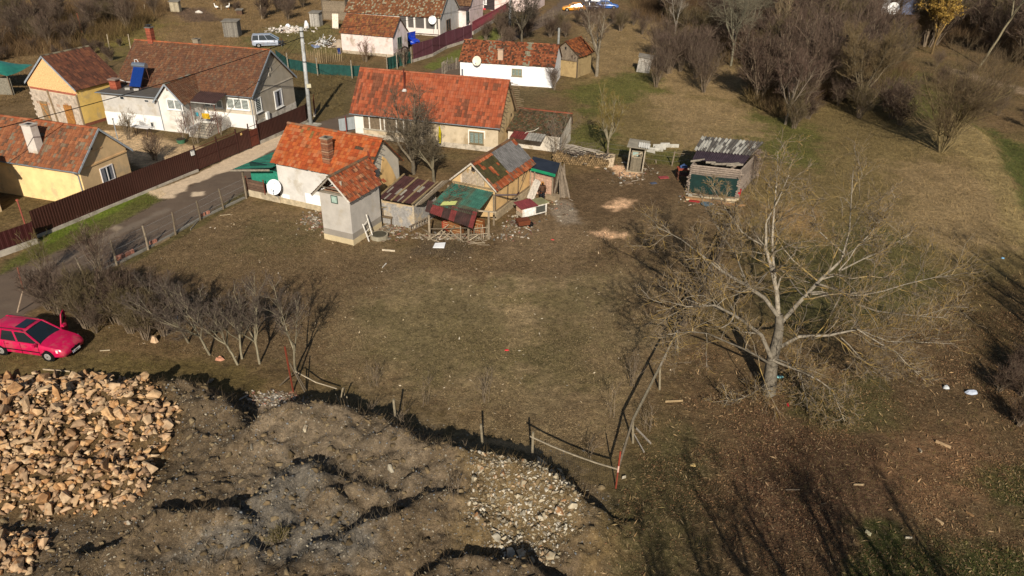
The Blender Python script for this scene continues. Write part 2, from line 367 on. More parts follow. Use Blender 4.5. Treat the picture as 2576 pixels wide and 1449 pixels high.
    fill(lit, x, y, PP('V',(620,520),(1230,620),(1720,500),(1650,900),(1560,1160),(740,930),(280,760)), .9, .7, .8)
    fill(lit, x, y, PP('V',(1540,1250),(1700,900),(2350,800),(2700,700),(2800,1600),(1400,1600)), .7, .7, .8)
    # garden behind the brown fence: pale gravel
    f(PP('V',(250,330),(300,330),(420,352),(520,372),(640,330),(640,368),(490,430),(420,440),(330,410),(260,350)), SG('b69f7d'), .3, .2)
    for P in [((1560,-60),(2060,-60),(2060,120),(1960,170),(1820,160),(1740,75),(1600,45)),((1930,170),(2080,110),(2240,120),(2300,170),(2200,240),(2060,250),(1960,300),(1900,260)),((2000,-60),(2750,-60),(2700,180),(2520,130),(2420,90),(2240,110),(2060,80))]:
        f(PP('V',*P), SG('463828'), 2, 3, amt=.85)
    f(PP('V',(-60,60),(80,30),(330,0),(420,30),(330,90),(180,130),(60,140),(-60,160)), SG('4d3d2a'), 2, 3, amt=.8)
    C *= (.74+.52*n2)*(.88+.24*n3)
    # verge, lane and gravel
    road_edge_l = [(-150,720),(0,688),(110,645),(200,608),(300,560),(392,508),(460,470),(620,378),(700,340),(790,312),(880,285),(1000,220),(1090,178),(1160,150),(1280,85),(1330,62),(1400,15),(1470,-60)]
    road_edge_r = [(1640,-60),(1500,18),(1420,40),(1330,85),(1240,135),(1160,185),(1000,280),(900,330),(720,400),(612,481),(560,515),(505,548),(440,585),(373,622),(290,662),(225,705),(120,762),(-150,900)]
    f(PP('V',(-150,800),(93,600),(280,520),(390,470),(440,505),(300,570),(120,650),(-150,760)), SG('54552d'), .35, .5)
    f(PP('V',(100,590),(280,505),(390,465),(395,475),(250,550),(110,620)), SG('5a6b24'), .25, .5, amt=.8, seed=160)
    f(PP('V',(1060,170),(1170,115),(1290,50),(1330,30),(1330,60),(1160,150),(1090,180)), SG('606532'), .5, .6)
    f(PP('V',*(road_edge_l+road_edge_r)), SG('5c5044'), .25, .3)
    for a, b in (((150,660),(420,520)),): f(PP('V',(60,690),(200,622),(420,520),(430,528),(210,636),(70,700)), SG('756c60'), .2, .3, amt=.5)
    f(PP('V',(290,565),(310,572),(290,588),(282,580)), SG('9a8d78'), .2, .3, amt=.6)
    grav = PP('r','') if 0 else PP('2',(1240,715),(1330,690),(1640,560),(2000,390),(2170,310),(2360,230),(2340,330),(2200,420),(1990,520),(1800,570),(1680,640),(1590,660),(1560,710),(1470,740),(1470,765),(1320,778),(1250,740))
    f(grav, SG('bcab92'), .12, .3)
    f(PP('2',(1610,715),(1700,712),(1690,742),(1610,748)), SG('beae96'), .12, .2)
    f(PP('3',(1570,20) ,(1590,22),(1580,24)), SG('beae96'), .1, .1)
    f(PP('V',(868,313),(885,311),(884,317),(866,318)), SG('beae96'), .15, .1)
    fill(peb, x, y, grav, .8, .2, .2); fill(lit, x, y, PP('V',*(road_edge_l+road_edge_r)), .03, .3, .3); fill(lit, x, y, grav, .0, .2, .2)
    f(PP('V',(235,700),(300,660),(440,588),(610,484),(616,500),(450,600),(310,672),(245,712)), SG('4f4a2c'), .2, .3, amt=.8)
    # worn track at far right
    f(PP('V',(2400,150),(2470,170),(2600,205),(2600,222),(2460,182),(2390,160)), SG('8a7a66'), .5, .4, amt=.8)
    return np.clip(C, .004, .9), peb, lit
def axis(segs):
    v = [segs[0][0]]
    for a, b, st in segs:
        n = max(1, int(round((b-a)/st))); v += list(np.linspace(a, b, n+1)[1:])
    return np.array(v)
xs = axis([(-3000,-400,400),(-400,-150,25),(-150,-60,1.0),(-60,-26,.3),(-26,26,.11),(26,60,.3),(60,150,1.0),(150,400,25),(400,3000,400)])
ys = axis([(-60,10,5),(10,42,.11),(42,80,.22),(80,140,.5),(140,300,4),(300,800,50),(800,4000,400)])
gx, gy = np.meshgrid(xs, ys); X, Y = gx.ravel(), gy.ravel()
Z = ground_h(X, Y)
nx, ny = len(xs), len(ys); idx = np.arange(nx*ny).reshape(ny, nx)
FQ = np.stack([idx[:-1,:-1], idx[:-1,1:], idx[1:,1:], idx[1:,:-1]], -1).reshape(-1, 4)
GC, PEB, LIT = colour_ground(X, Y)
def ground_mat():
    m = bpy.data.materials.new('soil_and_grass'); m.use_nodes = True; n = m.node_tree; N = n.nodes; L = n.links.new
    b = N['Principled BSDF']; b.inputs['Roughness'].default_value = .95; b.inputs['Specular IOR Level'].default_value = .1
    def at(nm): a = N.new('ShaderNodeAttribute'); a.attribute_name = nm; return a
    geo = N.new('ShaderNodeNewGeometry'); P = geo.outputs['Position']
    def noise(sc, det=5, ro=.65):
        x = N.new('ShaderNodeTexNoise'); x.inputs['Scale'].default_value = sc; x.inputs['Detail'].default_value = det; x.inputs['Roughness'].default_value = ro; L(P, x.inputs['Vector']); return x.outputs[0]
    def mr(s, a, b_, c, d):
        r = N.new('ShaderNodeMapRange'); L(s, r.inputs[0])
        for i, v in enumerate((a, b_, c, d)): r.inputs[i+1].default_value = v
        return r.outputs[0]
    def mth(op, a, b_):
        x = N.new('ShaderNodeMath'); x.operation = op
        for i, v in enumerate((a, b_)):
            if isinstance(v, (int, float)): x.inputs[i].default_value = v
            else: L(v, x.inputs[i])
        return x.outputs[0]
    def sc_(c, f): x = N.new('ShaderNodeVectorMath'); x.operation = 'SCALE'; L(c, x.inputs[0]); L(f, x.inputs['Scale']); return x.outputs[0]
    def mx(f, a, c):
        x = N.new('ShaderNodeMix'); x.data_type = 'RGBA'; L(f, x.inputs[0]); L(a, x.inputs[6])
        if isinstance(c, tuple): x.inputs[7].default_value = (*c, 1)
        else: L(c, x.inputs[7])
        return x.outputs[2]
    cur = at('Col').outputs['Color']
    cur = sc_(cur, mr(noise(.6, 4), .3, .7, .85, 1.15))
    cur = sc_(cur, mr(noise(2.4, 6, .7), .3, .7, .62, 1.38))
    li = at('lit').outputs['Fac']
    cl = mr(noise(5.5, 8, .82), .53, .60, 0, .6); cur = mx(mth('MULTIPLY', cl, li), cur, S('94805f'))
    cd = mr(noise(4.3, 7, .8), .56, .62, 0, .55); cur = mx(mth('MULTIPLY', cd, mth('ADD', li, .2)), cur, S('33301a'))
    cur = sc_(cur, mr(noise(7, 6, .75), .32, .68, .62, 1.38))
    cur = sc_(cur, mr(noise(26, 3, .7), .3, .7, .65, 1.35))
    def cells(sc, thr, rad, amtattr, c1, c2, k):
        nonlocal cur
        v = N.new('ShaderNodeTexVoronoi'); v.inputs['Scale'].default_value = sc; L(P, v.inputs['Vector'])
        sp = N.new('ShaderNodeSeparateColor'); L(v.outputs['Color'], sp.inputs[0])
        am = at(amtattr).outputs['Fac']
        on = mth('GREATER_THAN', mth('MULTIPLY', am, k), mth('ADD', sp.outputs[0], thr))
        ins = mth('LESS_THAN', v.outputs['Distance'], mth('MULTIPLY', sp.outputs[1], rad))
        cc = N.new('ShaderNodeMix'); cc.data_type = 'RGBA'; L(sp.outputs[2], cc.inputs[0]); cc.inputs[6].default_value = (*c1, 1); cc.inputs[7].default_value = (*c2, 1)
        cur = mx(mth('MULTIPLY', mth('MULTIPLY', on, ins), .8), cur, cc.outputs[2])
    cells(11, .0, .42, 'lit', S('8d7a5a'), S('3a2a1e'), .35)
    cells(19, .0, .45, 'lit', S('b39a74'), S('6b5a3c'), .3)
    cells(9, .0, .4, 'peb', S('aaa08c'), S('5f6064'), .2)
    cells(22, .0, .42, 'peb', S('9a8e78'), S('4d4a44'), .35)
    L(cur, b.inputs['Base Color'])
    bn = N.new('ShaderNodeBump'); bn.inputs['Strength'].default_value = .9; bn.inputs['Distance'].default_value = .07
    L(mth('ADD', noise(9, 6, .75), mth('MULTIPLY', noise(2.2, 4), .8)), bn.inputs['Height']); L(bn.outputs[0], b.inputs['Normal'])
    return m
M_ground = ground_mat()
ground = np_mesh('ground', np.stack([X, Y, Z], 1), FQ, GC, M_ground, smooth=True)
for nm, arr in (('peb', PEB), ('lit', LIT)):
    a = ground.data.attributes.new(nm, 'FLOAT', 'POINT'); a.data.foreach_set('value', arr.astype(np.float32))
tag(ground, kind='structure')

ROADP0 = PP('V',*[(-150,722),(0,690),(110,647),(200,610),(300,562),(392,510),(460,480),(500,455),(580,415),(640,380),(700,340),(790,312),(880,285),(1000,220),(1090,178),(1160,150),(1280,85),(1330,62),(1400,15),(1470,-60),(1640,-60),(1500,18),(1420,40),(1330,85),(1240,135),(1160,185),(1000,280),(900,330),(720,400),(612,481),(560,515),(505,548),(440,585),(373,622),(290,662),(225,705),(120,762),(-150,900)])
GRAVP = PP('2',(1240,715),(1330,690),(1640,560),(2000,390),(2170,310),(2360,230),(2340,330),(2200,420),(1990,520),(1800,570),(1680,640),(1590,660),(1560,710),(1470,740),(1470,765),(1320,778),(1250,740))
def sheet_on_ground(name, P, st, lift, mt, wob, K_=1.0, seed=3):
    lo, hi = P.min(0)-.5, P.max(0)+.5; ax, ay = np.arange(lo[0], hi[0], st), np.arange(lo[1], hi[1], st); mx_, my_ = np.meshgrid(ax, ay); x, y = mx_.ravel(), my_.ravel()
    ins = (poly_sd(x, y, P)+wob*(fbm(x, y, 1.3, seed, 4)-.5)*2+wob*(fbm(x, y, .3, seed+9, 2)-.5) > 0).reshape(mx_.shape)
    id_ = np.arange(x.size).reshape(mx_.shape); ok = ins[:-1,:-1] & ins[1:,:-1] & ins[:-1,1:] & ins[1:,1:]
    Q = np.stack([id_[:-1,:-1][ok], id_[:-1,1:][ok], id_[1:,1:][ok], id_[1:,:-1][ok]], 1); u, inv = np.unique(Q, return_inverse=True); x, y = x[u], y[u]
    C, _, _ = colour_ground(x, y); z = ground_h(x, y)+lift
    return tag(np_mesh(name, np.stack([x, y, z], 1), inv.reshape(-1, 4), C*K_, mt, smooth=True), kind='structure')
sheet_on_ground('road', ROADP0, .14, .012, mat('lane_surface', var=.1, scale=.8, bump=.25, bs=30, fine=.12, stain=S('6f6454'), samt=.4, sscale=.7, thr=.56), .35)
sheet_on_ground('gravel_strip', GRAVP, .09, .02, mat('loose_gravel', var=.15, scale=3, bump=.8, bs=22, fine=.35), .3)
# ------------------------------------------------------------------ building kit
class House:
    def __init__(s, name, label, cat, x0, y0, yaw, L, W, hE, hR, oe=.35, og=.3, sym=.5, group=None):
        s.x0, s.y0, s.yaw, s.L, s.W, s.hE, s.hR, s.oe, s.og, s.sym = x0, y0, R(yaw), L, W, hE, hR, oe, og, sym
        s.z0 = gh(x0, y0)*.0
        s.root = thing(name, label, cat, (x0, y0, 0), s.yaw, group)
        s.m = (hR-hE)/(W*sym+oe)
    def w2l(s, p):
        dx, dy = p[0]-s.x0, p[1]-s.y0; c, q = math.cos(s.yaw), math.sin(s.yaw)
        return np.array([dx*c+dy*q, -dx*q+dy*c, p[2]])
    def l2w(s, p):
        c, q = math.cos(s.yaw), math.sin(s.yaw); return Vector((s.x0+p[0]*c-p[1]*q, s.y0+p[0]*q+p[1]*c, p[2]))
    def on(s, pl, p, val=0.0):                  # photo point -> local point on a plane: 'x','y','z' = val, 'roof' front slope
        a, b = s.w2l(U(p, 0)), s.w2l(U(p, 8)); d = b-a
        if pl == 'roof': # z = hE + m*(y+oe)
            t = (s.hE+s.m*(a[1]+s.oe)-a[2])/(d[2]-s.m*d[1])
        else:
            i = 'xyz'.index(pl); t = (val-a[i])/d[i]
        return a+d*t
    def rz(s, y): return s.hE+s.m*(y+s.oe) if y <= s.W*s.sym else s.hR-(s.hR-s.hE)/(s.W*(1-s.sym)+s.oe)*(y-s.W*s.sym)
    def walls(s, mt, col=(1,1,1), name='wall', th=.06, gcol=None, label=None):
        L, W = s.L, s.W; z0 = -.4; t = th
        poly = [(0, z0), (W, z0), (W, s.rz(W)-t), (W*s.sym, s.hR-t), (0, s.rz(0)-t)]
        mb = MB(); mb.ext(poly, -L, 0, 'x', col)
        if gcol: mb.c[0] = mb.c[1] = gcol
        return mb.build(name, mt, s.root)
    def band(s, z, mt, col, name='plinth', sides='frb', d=.02, x0=None, x1=0):
        x0 = -s.L if x0 is None else x0; mb = MB(); W = s.W
        if 'f' in sides: mb.bx(x0-d, x1+d, -d, .05, -.4, z, col)
        if 'r' in sides: mb.bx(-.05, d, .051, W+d, -.4, z, col)
        if 'l' in sides: mb.bx(-s.L-d, -s.L+.05, .051, W+d, -.4, z, col)
        return mb.build(name, mt, s.root)
def pal(cols, wts=None, fn=None, jit=.12):
    cols = [S(c) if isinstance(c, str) else c for c in cols]
    def g(u, v):
        c = rnd.choices(cols, wts)[0]
        if fn:
            q = fn(u, v)
            if q is not None: c = q
        k = 1+rnd.uniform(-jit, jit); return tuple(min(1, a*k) for a in c)
    return g
TK = .66
def dsat(c):
    q = 1-min(c)/max(max(c), 1e-6); return (c[0]*.60, min(1, c[1]*.60*(1+.42*q*q)), c[2]*.60*(1+.15*q))
def tiles(mb, P0, Uv, Vv, lu, lv, tw=.24, th=.34, prof=.022, colf=None, miss=None, jit=.012, lift=.035, flat=False):
    P0, Uv, Vv = Vector(P0), Vector(Uv).normalized(), Vector(Vv).normalized(); N = Uv.cross(Vv).normalized()
    if N.z < 0: N = -N
    nu, nv = max(1, round(lu/tw)), max(1, round(lv/th)); tw, th = lu/nu, lv/nv
    for j in range(nv):
        for i in range(nu):
            u0, v0 = i*tw, j*th
            if miss and miss(u0/lu, v0/lv): continue
            c = dsat(colf(u0/lu, v0/lv)); dz = rnd.gauss(0, jit*.5); dv = rnd.gauss(0, jit)*.9; g = .004
            vs = []
            vt = min(v0+th*1.06, lv+.02)
            for vv, hh in ((v0+dv-.03, lift*1.35+dz), (vt, .012)):
                for uu, pp in ((u0+g, prof), (u0+tw*.3, 0), (u0+tw*.7, 0 if flat else prof*.35), (u0+tw-g, prof*.8)):
                    vs.append(P0+Uv*uu+Vv*vv+N*(hh+(0 if flat else pp)))
            lo = [vs[k]-N*.03 for k in range(4)]
            mb.add(vs+lo, [(0,1,5,4),(1,2,6,5),(2,3,7,6)], c)
            mb.add(vs[:4]+lo, [(0,4,5,1),(1,5,6,2),(2,6,7,3)], mul(c, .7))
def ridge_tiles(mb, a, b, colf, r=.12, st=.38, bump=.03):
    a, b = Vector(a), Vector(b); L = (b-a).length; n = max(1, int(L/st)); d = (b-a)/n; side = d.cross(Vector((0,0,1))).normalized()
    for i in range(n):
        p, q = a+d*i, a+d*(i+1.08); c = dsat(colf(i/n, 1)); vs = []
        for P, rr in ((p, r+bump*.6), (q, r)):
            for k in range(6):
                t = math.pi*k/5; vs.append(P+side*math.cos(t)*rr+Vector((0,0,1))*(math.sin(t)*rr*.8-.03))
        mb.add(vs, [(k, k+1, k+7, k+6) for k in range(5)]+[tuple(range(6))], c)
def gable_roof(h, colf, colr=None, tw=.24, th=.34, prof=.022, flat=False, ridge=True, mt=None, miss=None, deck=S('4a3a2a'), name='roof', rjit=.012, sag=0, rr=.12):
    mb = MB(); x0, x1 = -h.L-h.og, h.og; yr = h.W*h.sym
    lf = math.hypot(yr+h.oe, h.hR-h.hE); yb = h.W+h.oe; lb = math.hypot(yb-yr, h.hR-h.hE)
    tiles(mb, (x0, -h.oe, h.hE), (1,0,0), (0, yr+h.oe, h.hR-h.hE), x1-x0, lf, tw, th, prof, colf, miss, rjit, flat=flat)
    tiles(mb, (x0, yb, h.hE), (1,0,0), (0, yr-yb, h.hR-h.hE), x1-x0, lb, tw*1.5, th*1.2, prof, colf, None, rjit, flat=flat)
    if ridge: ridge_tiles(mb, (x0, yr, h.hR+.03), (x1, yr, h.hR+.03), colr or colf, r=rr)
    r = mb.build(name, mt or M_tile, h.root)
    d = MB(); e = .03
    d.slab([(x0+e,-h.oe+e,h.hE),(x1-e,-h.oe+e,h.hE),(x1-e,yr,h.hR-.01),(x0+e,yr,h.hR-.01)], .05, deck)
    d.slab([(x0+e,yb-e,h.hE),(x1-e,yb-e,h.hE),(x1-e,yr,h.hR-.01),(x0+e,yr,h.hR-.01)], .05, deck)
    d.build('roof_deck', M_wood, r)
    return r
def verge(h, side, col, mt=None, w=.14, name='bargeboard', t=.03):
    x = h.og if side == 'r' else -h.L-h.og; yr = h.W*h.sym; mb = MB(); a = x-(0 if side=='r' else t); b = x+(t if side=='r' else 0)
    for y0, y1 in ((-h.oe, yr), (h.W+h.oe, yr)):
        mb.ext([(y0, h.hE-w), (y1, h.hR-w), (y1, h.hR+.05), (y0, h.hE+.05)], a, b, 'x', col)
    return mb.build(name, mt or M_wood, h.root)
def gutter(h, x0=None, x1=None, y=None, z=None, parent=None, downs=()):
    x0 = -h.L-h.og if x0 is None else x0; x1 = h.og if x1 is None else x1; y = -h.oe-.06 if y is None else y; z = h.hE-.02 if z is None else z
    mb = MB(); r = .07
    vs = []
    for x in (x0, x1):
        for k in range(6): t = math.pi+math.pi*k/5; vs.append((x, y+math.cos(t)*r, z+math.sin(t)*r))
    mb.add(vs, [(k, k+1, k+7, k+6) for k in range(5)]+[(0,1,2,3,4,5),(6,7,8,9,10,11)])
    mb.build('gutter', M_zinc, h.root)
    for x, yw in downs:
        m = MB(); m.tube([(x, y, z-.06), (x, yw-.07, z-.4), (x, yw-.07, .1)], .045, 6); m.build('downpipe', M_zinc, h.root)
def window(h, pl, val, c0, c1, panes=2, fcol=S('e8e6e0'), glass=None, fw=.06, out=1, sill=True, blinds=None, curtains=None, nm='window', rows=1):
    """c0,c1: local (u,z) corners on plane pl ('y' wall: u=x ; 'x' wall: u=y)."""
    u0, u1 = sorted((c0[0], c1[0])); z0, z1 = sorted((c0[1], c1[1])); mb = MB()
    def B(m, a, b, z_a, z_b, d0, d1, col):
        if pl == 'y': m.bx(a, b, val-d1 if out > 0 else val+d0, val-d0 if out > 0 else val+d1, z_a, z_b, col)
        else: m.bx(val+d0, val+d1, a, b, z_a, z_b, col)
    B(mb, u0, u1, z1-fw, z1, 0, .06, fcol); B(mb, u0, u1, z0, z0+fw, 0, .06, fcol)
    B(mb, u0, u0+fw, z0+fw, z1-fw, 0, .06, fcol); B(mb, u1-fw, u1, z0+fw, z1-fw, 0, .06, fcol)
    for i in range(1, panes):
        u = u0+(u1-u0)*i/panes; B(mb, u-fw*.5, u+fw*.5, z0+fw, z1-fw, 0, .055, fcol)
    for i in range(1, rows):
        z = z0+(z1-z0)*i/rows; B(mb, u0+fw, u1-fw, z-fw*.3, z+fw*.3, 0, .052, fcol)
    f = mb.build(nm, M_metal, h.root)
    g = MB(); B(g, u0+fw*.9, u1-fw*.9, z0+fw*.9, z1-fw*.9, .004, .025, (1,1,1)); g.build('pane', glass or M_glass, f)
    if blinds:
        b = MB(); n = 7
        for i in range(n):
            z = z0+fw+(z1-z0-2*fw)*(i+.25)/n; B(b, u0+fw, u1-fw, z, z+(z1-z0-2*fw)/n*.42, .026, .032, mul(blinds, .7))
        b.build('blind', M_cloth, f)
    if curtains:
        b = MB()
        for a_, b_ in ((u0+fw, u0+fw+(u1-u0)*.28), (u1-fw-(u1-u0)*.22, u1-fw)): B(b, a_, b_, z0+fw, z1-fw, .026, .032, curtains)
        b.build('curtain', M_cloth, f)
    if sill:
        m = MB(); B(m, u0-.06, u1+.06, z0-.05, z0-.002, 0, .13, mul(fcol, .9)); m.build('sill', M_metal, f)
    return f
def winpx(h, pl, val, k, a, b, **kw):
    p, q = h.on(pl, px(k, *a), val), h.on(pl, px(k, *b), val); i = 0 if pl == 'y' else 1
    return window(h, pl, val, (p[i], p[2]), (q[i], q[2]), **kw)
def plank_wall(mb, a, b, z0, z1, t=.03, pw=.14, colf=None, horiz=False, gap=.01, off=(0,0,0)):
    """boards between plan points a and b."""
    a, b = Vector((a[0], a[1], 0)), Vector((b[0], b[1], 0)); d = b-a; L = d.length; d.normalize(); rz = math.atan2(d.y, d.x)
    if horiz:
        n = max(1, int((z1-z0)/pw)); st = (z1-z0)/n
        for i in range(n):
            c = a+d*L/2; mb.box((c.x+off[0], c.y+off[1], z0+st*(i+.5)), (L+rnd.uniform(-.03,.06), t, st-gap), rz+rnd.gauss(0,.004), colf(0, i/n))
    else:
        n = max(1, int(L/pw)); st = L/n
        for i in range(n):
            c = a+d*(st*(i+.5)); e = rnd.uniform(-.03, .03)
            mb.box((c.x+off[0], c.y+off[1], (z0+z1+e)/2), (st-gap, t, z1-z0+e), rz, colf(i/n, 0))
def corrugated(mb, p00, p10, p01, p11, n=24, amp=.022, colf=None, rows=4, both=True):
    """sheet: p00-p10 lower edge, p01-p11 upper edge; waves run up the slope."""
    p00, p10, p01, p11 = map(Vector, (p00, p10, p01, p11)); N = (p10-p00).cross(p01-p00).normalized()
    if N.z < 0: N = -N
    k = n*4; vs = []; fs = []; cs = []
    for j in range(rows+1):
        v = j/rows
        for i in range(k+1):
            u = i/k; p = (p00*(1-u)+p10*u)*(1-v)+(p01*(1-u)+p11*u)*v; vs.append(p+N*(amp*math.sin(i*math.pi/2+math.pi/4)))
    for j in range(rows):
        for i in range(k):
            a = j*(k+1)+i; mb.add([vs[a], vs[a+1], vs[a+k+2], vs[a+k+1]], [(0,1,2,3)], colf((i+.5)/k, (j+.5)/rows))
def chimney(h, c, s, z0, z1, mt, col, cap=None, name='chimney', brickc=None, pot=None, hole=True, rz=0):
    mb = MB(); x, y = c
    if brickc:
        n = int((z1-z0)/.085)
        for i in range(n):
            k = s[0]+rnd.uniform(-.02,.02), s[1]+rnd.uniform(-.02,.02); mb.box((x, y, z0+.085*(i+.5)), (k[0], k[1], .075), rz, rnd.choice(brickc)); 
        mb.box((x, y, (z0+z1)/2), (s[0]-.04, s[1]-.04, z1-z0-.02), rz, S('8d8172'))
    else: mb.box((x, y, (z0+z1)/2), (s[0], s[1], z1-z0), rz, col)
    o = mb.build(name, mt, h.root)
    m = MB()
    cc = cap or mul(col, .9)
    m.box((x, y, z1+.04), (s[0]+.1, s[1]+.1, .08), rz, cc); m.build('chimney_cap', M_concrete, o)
    if hole: m = MB(); m.box((x, y, z1+.084), (s[0]*.5, s[1]*.5, .01), rz, (.01,.01,.01)); m.build('flue', M_yard, o)
    if pot: m = MB(); m.tube([(x,y,z1+.08),(x,y,z1+.22)], .16, 10, col=S('2b2826')); m.box((x,y,z1+.26),(.5,.5,.05),0,S('2b2826')); m.build('cowl', M_metal, o)
    return o
def dish(name, label, cat, loc, face, r=.55, col=S('e9e7e2'), group=None, logo=None, mastdir=None, rust=False):
    """satellite dish facing a direction; loc = centre of bowl."""
    t = thing(name, label, cat, loc, 0, group); f = Vector(face).normalized(); q = f.to_track_quat('Z', 'Y').to_matrix()
    mb = MB(); vs = []; rings = 5; seg = 22
    for j in range(rings+1):
        rr = r*j/rings
        for i in range(seg): a = 2*math.pi*i/seg; vs.append(q @ Vector((rr*math.cos(a), rr*1.06*math.sin(a), .22*r*(j/rings)**2)))
    fs = [(j*seg+i, j*seg+(i+1) % seg, (j+1)*seg+(i+1) % seg, (j+1)*seg+i) for j in range(rings) for i in range(seg)]
    back = [Vector(v)-f*.025 for v in vs]; n = len(vs)
    mb.add(vs, fs, col); mb.add(back, [k[::-1] for k in fs], mul(col, .8))
    mb.add([v for v in vs[-seg:]]+[v for v in back[-seg:]], [(i, (i+1) % seg, (i+1) % seg+seg, i+seg) for i in range(seg)], mul(col, .85))
    mb.build('reflector', M_metal, t, smooth=True)
    a = MB(); tip = f*r*1.0+q @ Vector((0, -r*.35, 0)); a.tube([q @ Vector((0, -r*1.05, .22*r)), tip], .018, 5, S('77797a')); a.box(tip, (.09,.09,.14), col=S('d8d6d0')); a.build('feed_arm', M_metal, t)
    b = MB(); md = Vector(mastdir) if mastdir else Vector((0, .25, -.3)); b.tube([-f*.02, -f*.15, -f*.15+md], .03, 6, S('8a8a88')); b.build('bracket', M_metal, t)
    if logo:
        l = MB()
        l.box(q @ Vector((0, r*.42, .08*r+.012)), (r*.16, r*.05, .004), M=q @ Matrix.Rotation(.6,3,'Z'), col=S('8e2f3a')); l.box(q @ Vector((0, r*.42, .08*r+.013)), (r*.16, r*.05, .004), M=q @ Matrix.Rotation(-.6,3,'Z'), col=S('8e2f3a'))
        l.box(q @ Vector((0, r*.1, .02)), (r*.62, r*.05, .004), M=q, col=S('b9bfd0')); l.tube([q @ Vector((0, -r*.15, .012)), q @ Vector((0, -r*.15, .018))], r*.12, 12, S('b6c2dc'))
        l.build('emblem', M_metal, t)
    return t
W_ = S('ded8cd'); OLD = ['8a4a33','96553a','7b4534','a0644a','6f5340','84705a','9a5f42']
# ---------------- A: yellow cottage behind the brown fence
A = House('yellow_cottage', 'yellow cottage with mottled orange tile roof and white chimney behind the brown fence', 'house', -31.16, 50.96, -17.8, 15, 4.56, 2.79, 5.23)
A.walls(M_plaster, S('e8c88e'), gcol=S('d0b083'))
fnA = lambda u, v: (S('a8988a') if rnd.random() < .0 else None)
rA = gable_roof(A, pal(['a85c40','a0563c','b5684a','8d5340','8f6f5a','937a66','7c5240'], [5,5,3,3,2,1,2], jit=.12), pal(['b4563a','c06a4c']), tw=.23, th=.3, mt=M_oldtile)
verge(A, 'r', S('9aa0a4')); gutter(A, downs=((-.15, 0),))
m = MB(); m.bx(.0, .06, .0, A.W, 2.72, 2.84, S('cfa877')); m.box((.02, A.W*.5-.3, 3.75), (.05, .9, .06), col=S('c9a273')); m.build('cornice', M_plaster, A.root)
m = MB(); m.bx(.0, .02, A.W*.5-.85, A.W*.5-.68, 3.85, 4.25, S('3a2c22')); m.build('vent', M_wood, A.root)
winpx(A, 'x', 0, '2', (828,520), (965,600), panes=2, fcol=S('dcd6d2'), fw=.07, curtains=S('77777c'))
q = A.on('roof', px('1', 268, 1270)); chimney(A, (q[0]+.25, q[1]+.2), (.85,.6), q[2]-.6, q[2]+2.0, M_plaster, S('c9bfb4'), cap=S('b5aca0'))
# ---------------- B: large grey and white house
Bh = House('grey_white_house', 'big grey and white house with long brown tile roof and solar water heater', 'house', -24.68, 70.08, -14.8, 14.59, 7.59, 3.17, 6.66)
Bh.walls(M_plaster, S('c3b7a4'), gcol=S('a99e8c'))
Bh.band(1.35, M_white, S('dedbd6'), sides='f'); Bh.band(.7, M_concrete, S('c9c2b6'), sides='r', name='socle')
brn = pal(['84503c','7c4a38','8c563f','734839','8f644e','7d5a48'], [4,4,3,3,1,2], jit=.1)
gable_roof(Bh, brn, pal(['c0603f','b5654a','a9583e']), tw=.2, th=.26, mt=M_oldtile)
verge(Bh, 'r', S('8d949a')); 
gutter(Bh, x0=-5.2, downs=((-.1, 0), (-5.0, 0)))
chimney(Bh, (Bh.on('y', px('1', 1268, 340), Bh.W*.5)[0], Bh.W*.5), (.55,.55), 6.4, 7.95, M_brick, None, cap=S('6d6a66'), brickc=[S('934a34'), S('9f553d'), S('804432')], pot=True)
chimney(Bh, (Bh.on('y', px('1', 1640, 365), Bh.W*.6)[0], Bh.W*.62), (.6,.5), 6.0, 6.95, M_plaster, S('8c7f6c'))
for k, (a, b) in enumerate(((2228,560),(2252,560),(2240,612))):
    m = MB(); c = Bh.on('x', px('1', a+10, b+12), 0); m.box((.02, c[1], c[2]), (.05, .28, .34), col=S('b9b0a2')); m.box((.035, c[1], c[2]), (.05, .17, .22), col=S('6d6659')); m.build('gable_vent', M_plaster, Bh.root)
m = MB(); m.bx(0, .05, 0, Bh.W, 3.16, 3.25, S('b6ac9c')); m.bx(0, .05, .1, .3, .7, 3.1, S('b6ac9c')); m.build('cornice', M_plaster, Bh.root)
winpx(Bh, 'x', 0, '1', (2285,765), (2368,880), panes=1, fw=.13, curtains=S('9a9aa0'))
winpx(Bh, 'x', 0, '1', (2125,830), (2192,925), panes=1, fw=.1, blinds=S('cfd6cc'))
winpx(Bh, 'y', 0, '1', (1885,812), (2092,925), panes=3, fw=.1, blinds=S('dfe5da'))
winpx(Bh, 'y', 0, '1', (1700,822), (1868,905), panes=3, fw=.09, blinds=S('cfd8cf'))
m = MB(); c = Bh.on('y', px('1', 1625, 985), 0); m.bx(c[0]-.45, c[0]+.45, -.05, 0, c[2], c[2]+1.95, S('cfcac4')); dd = m.build('door', M_metal, Bh.root)
m = MB(); m.bx(c[0]-.2, c[0]+.2, -.07, -.051, c[2]+.5, c[2]+1.7, S('5a5f5c')); m.build('pane', M_glass, dd)
m = MB(); c = Bh.on('x', px('1', 2228, 965), 0); m.box((.12, c[1], c[2]), (.22, .42, .7), col=S('d6d5d2')); m.build('meter_box', M_metal, Bh.root)
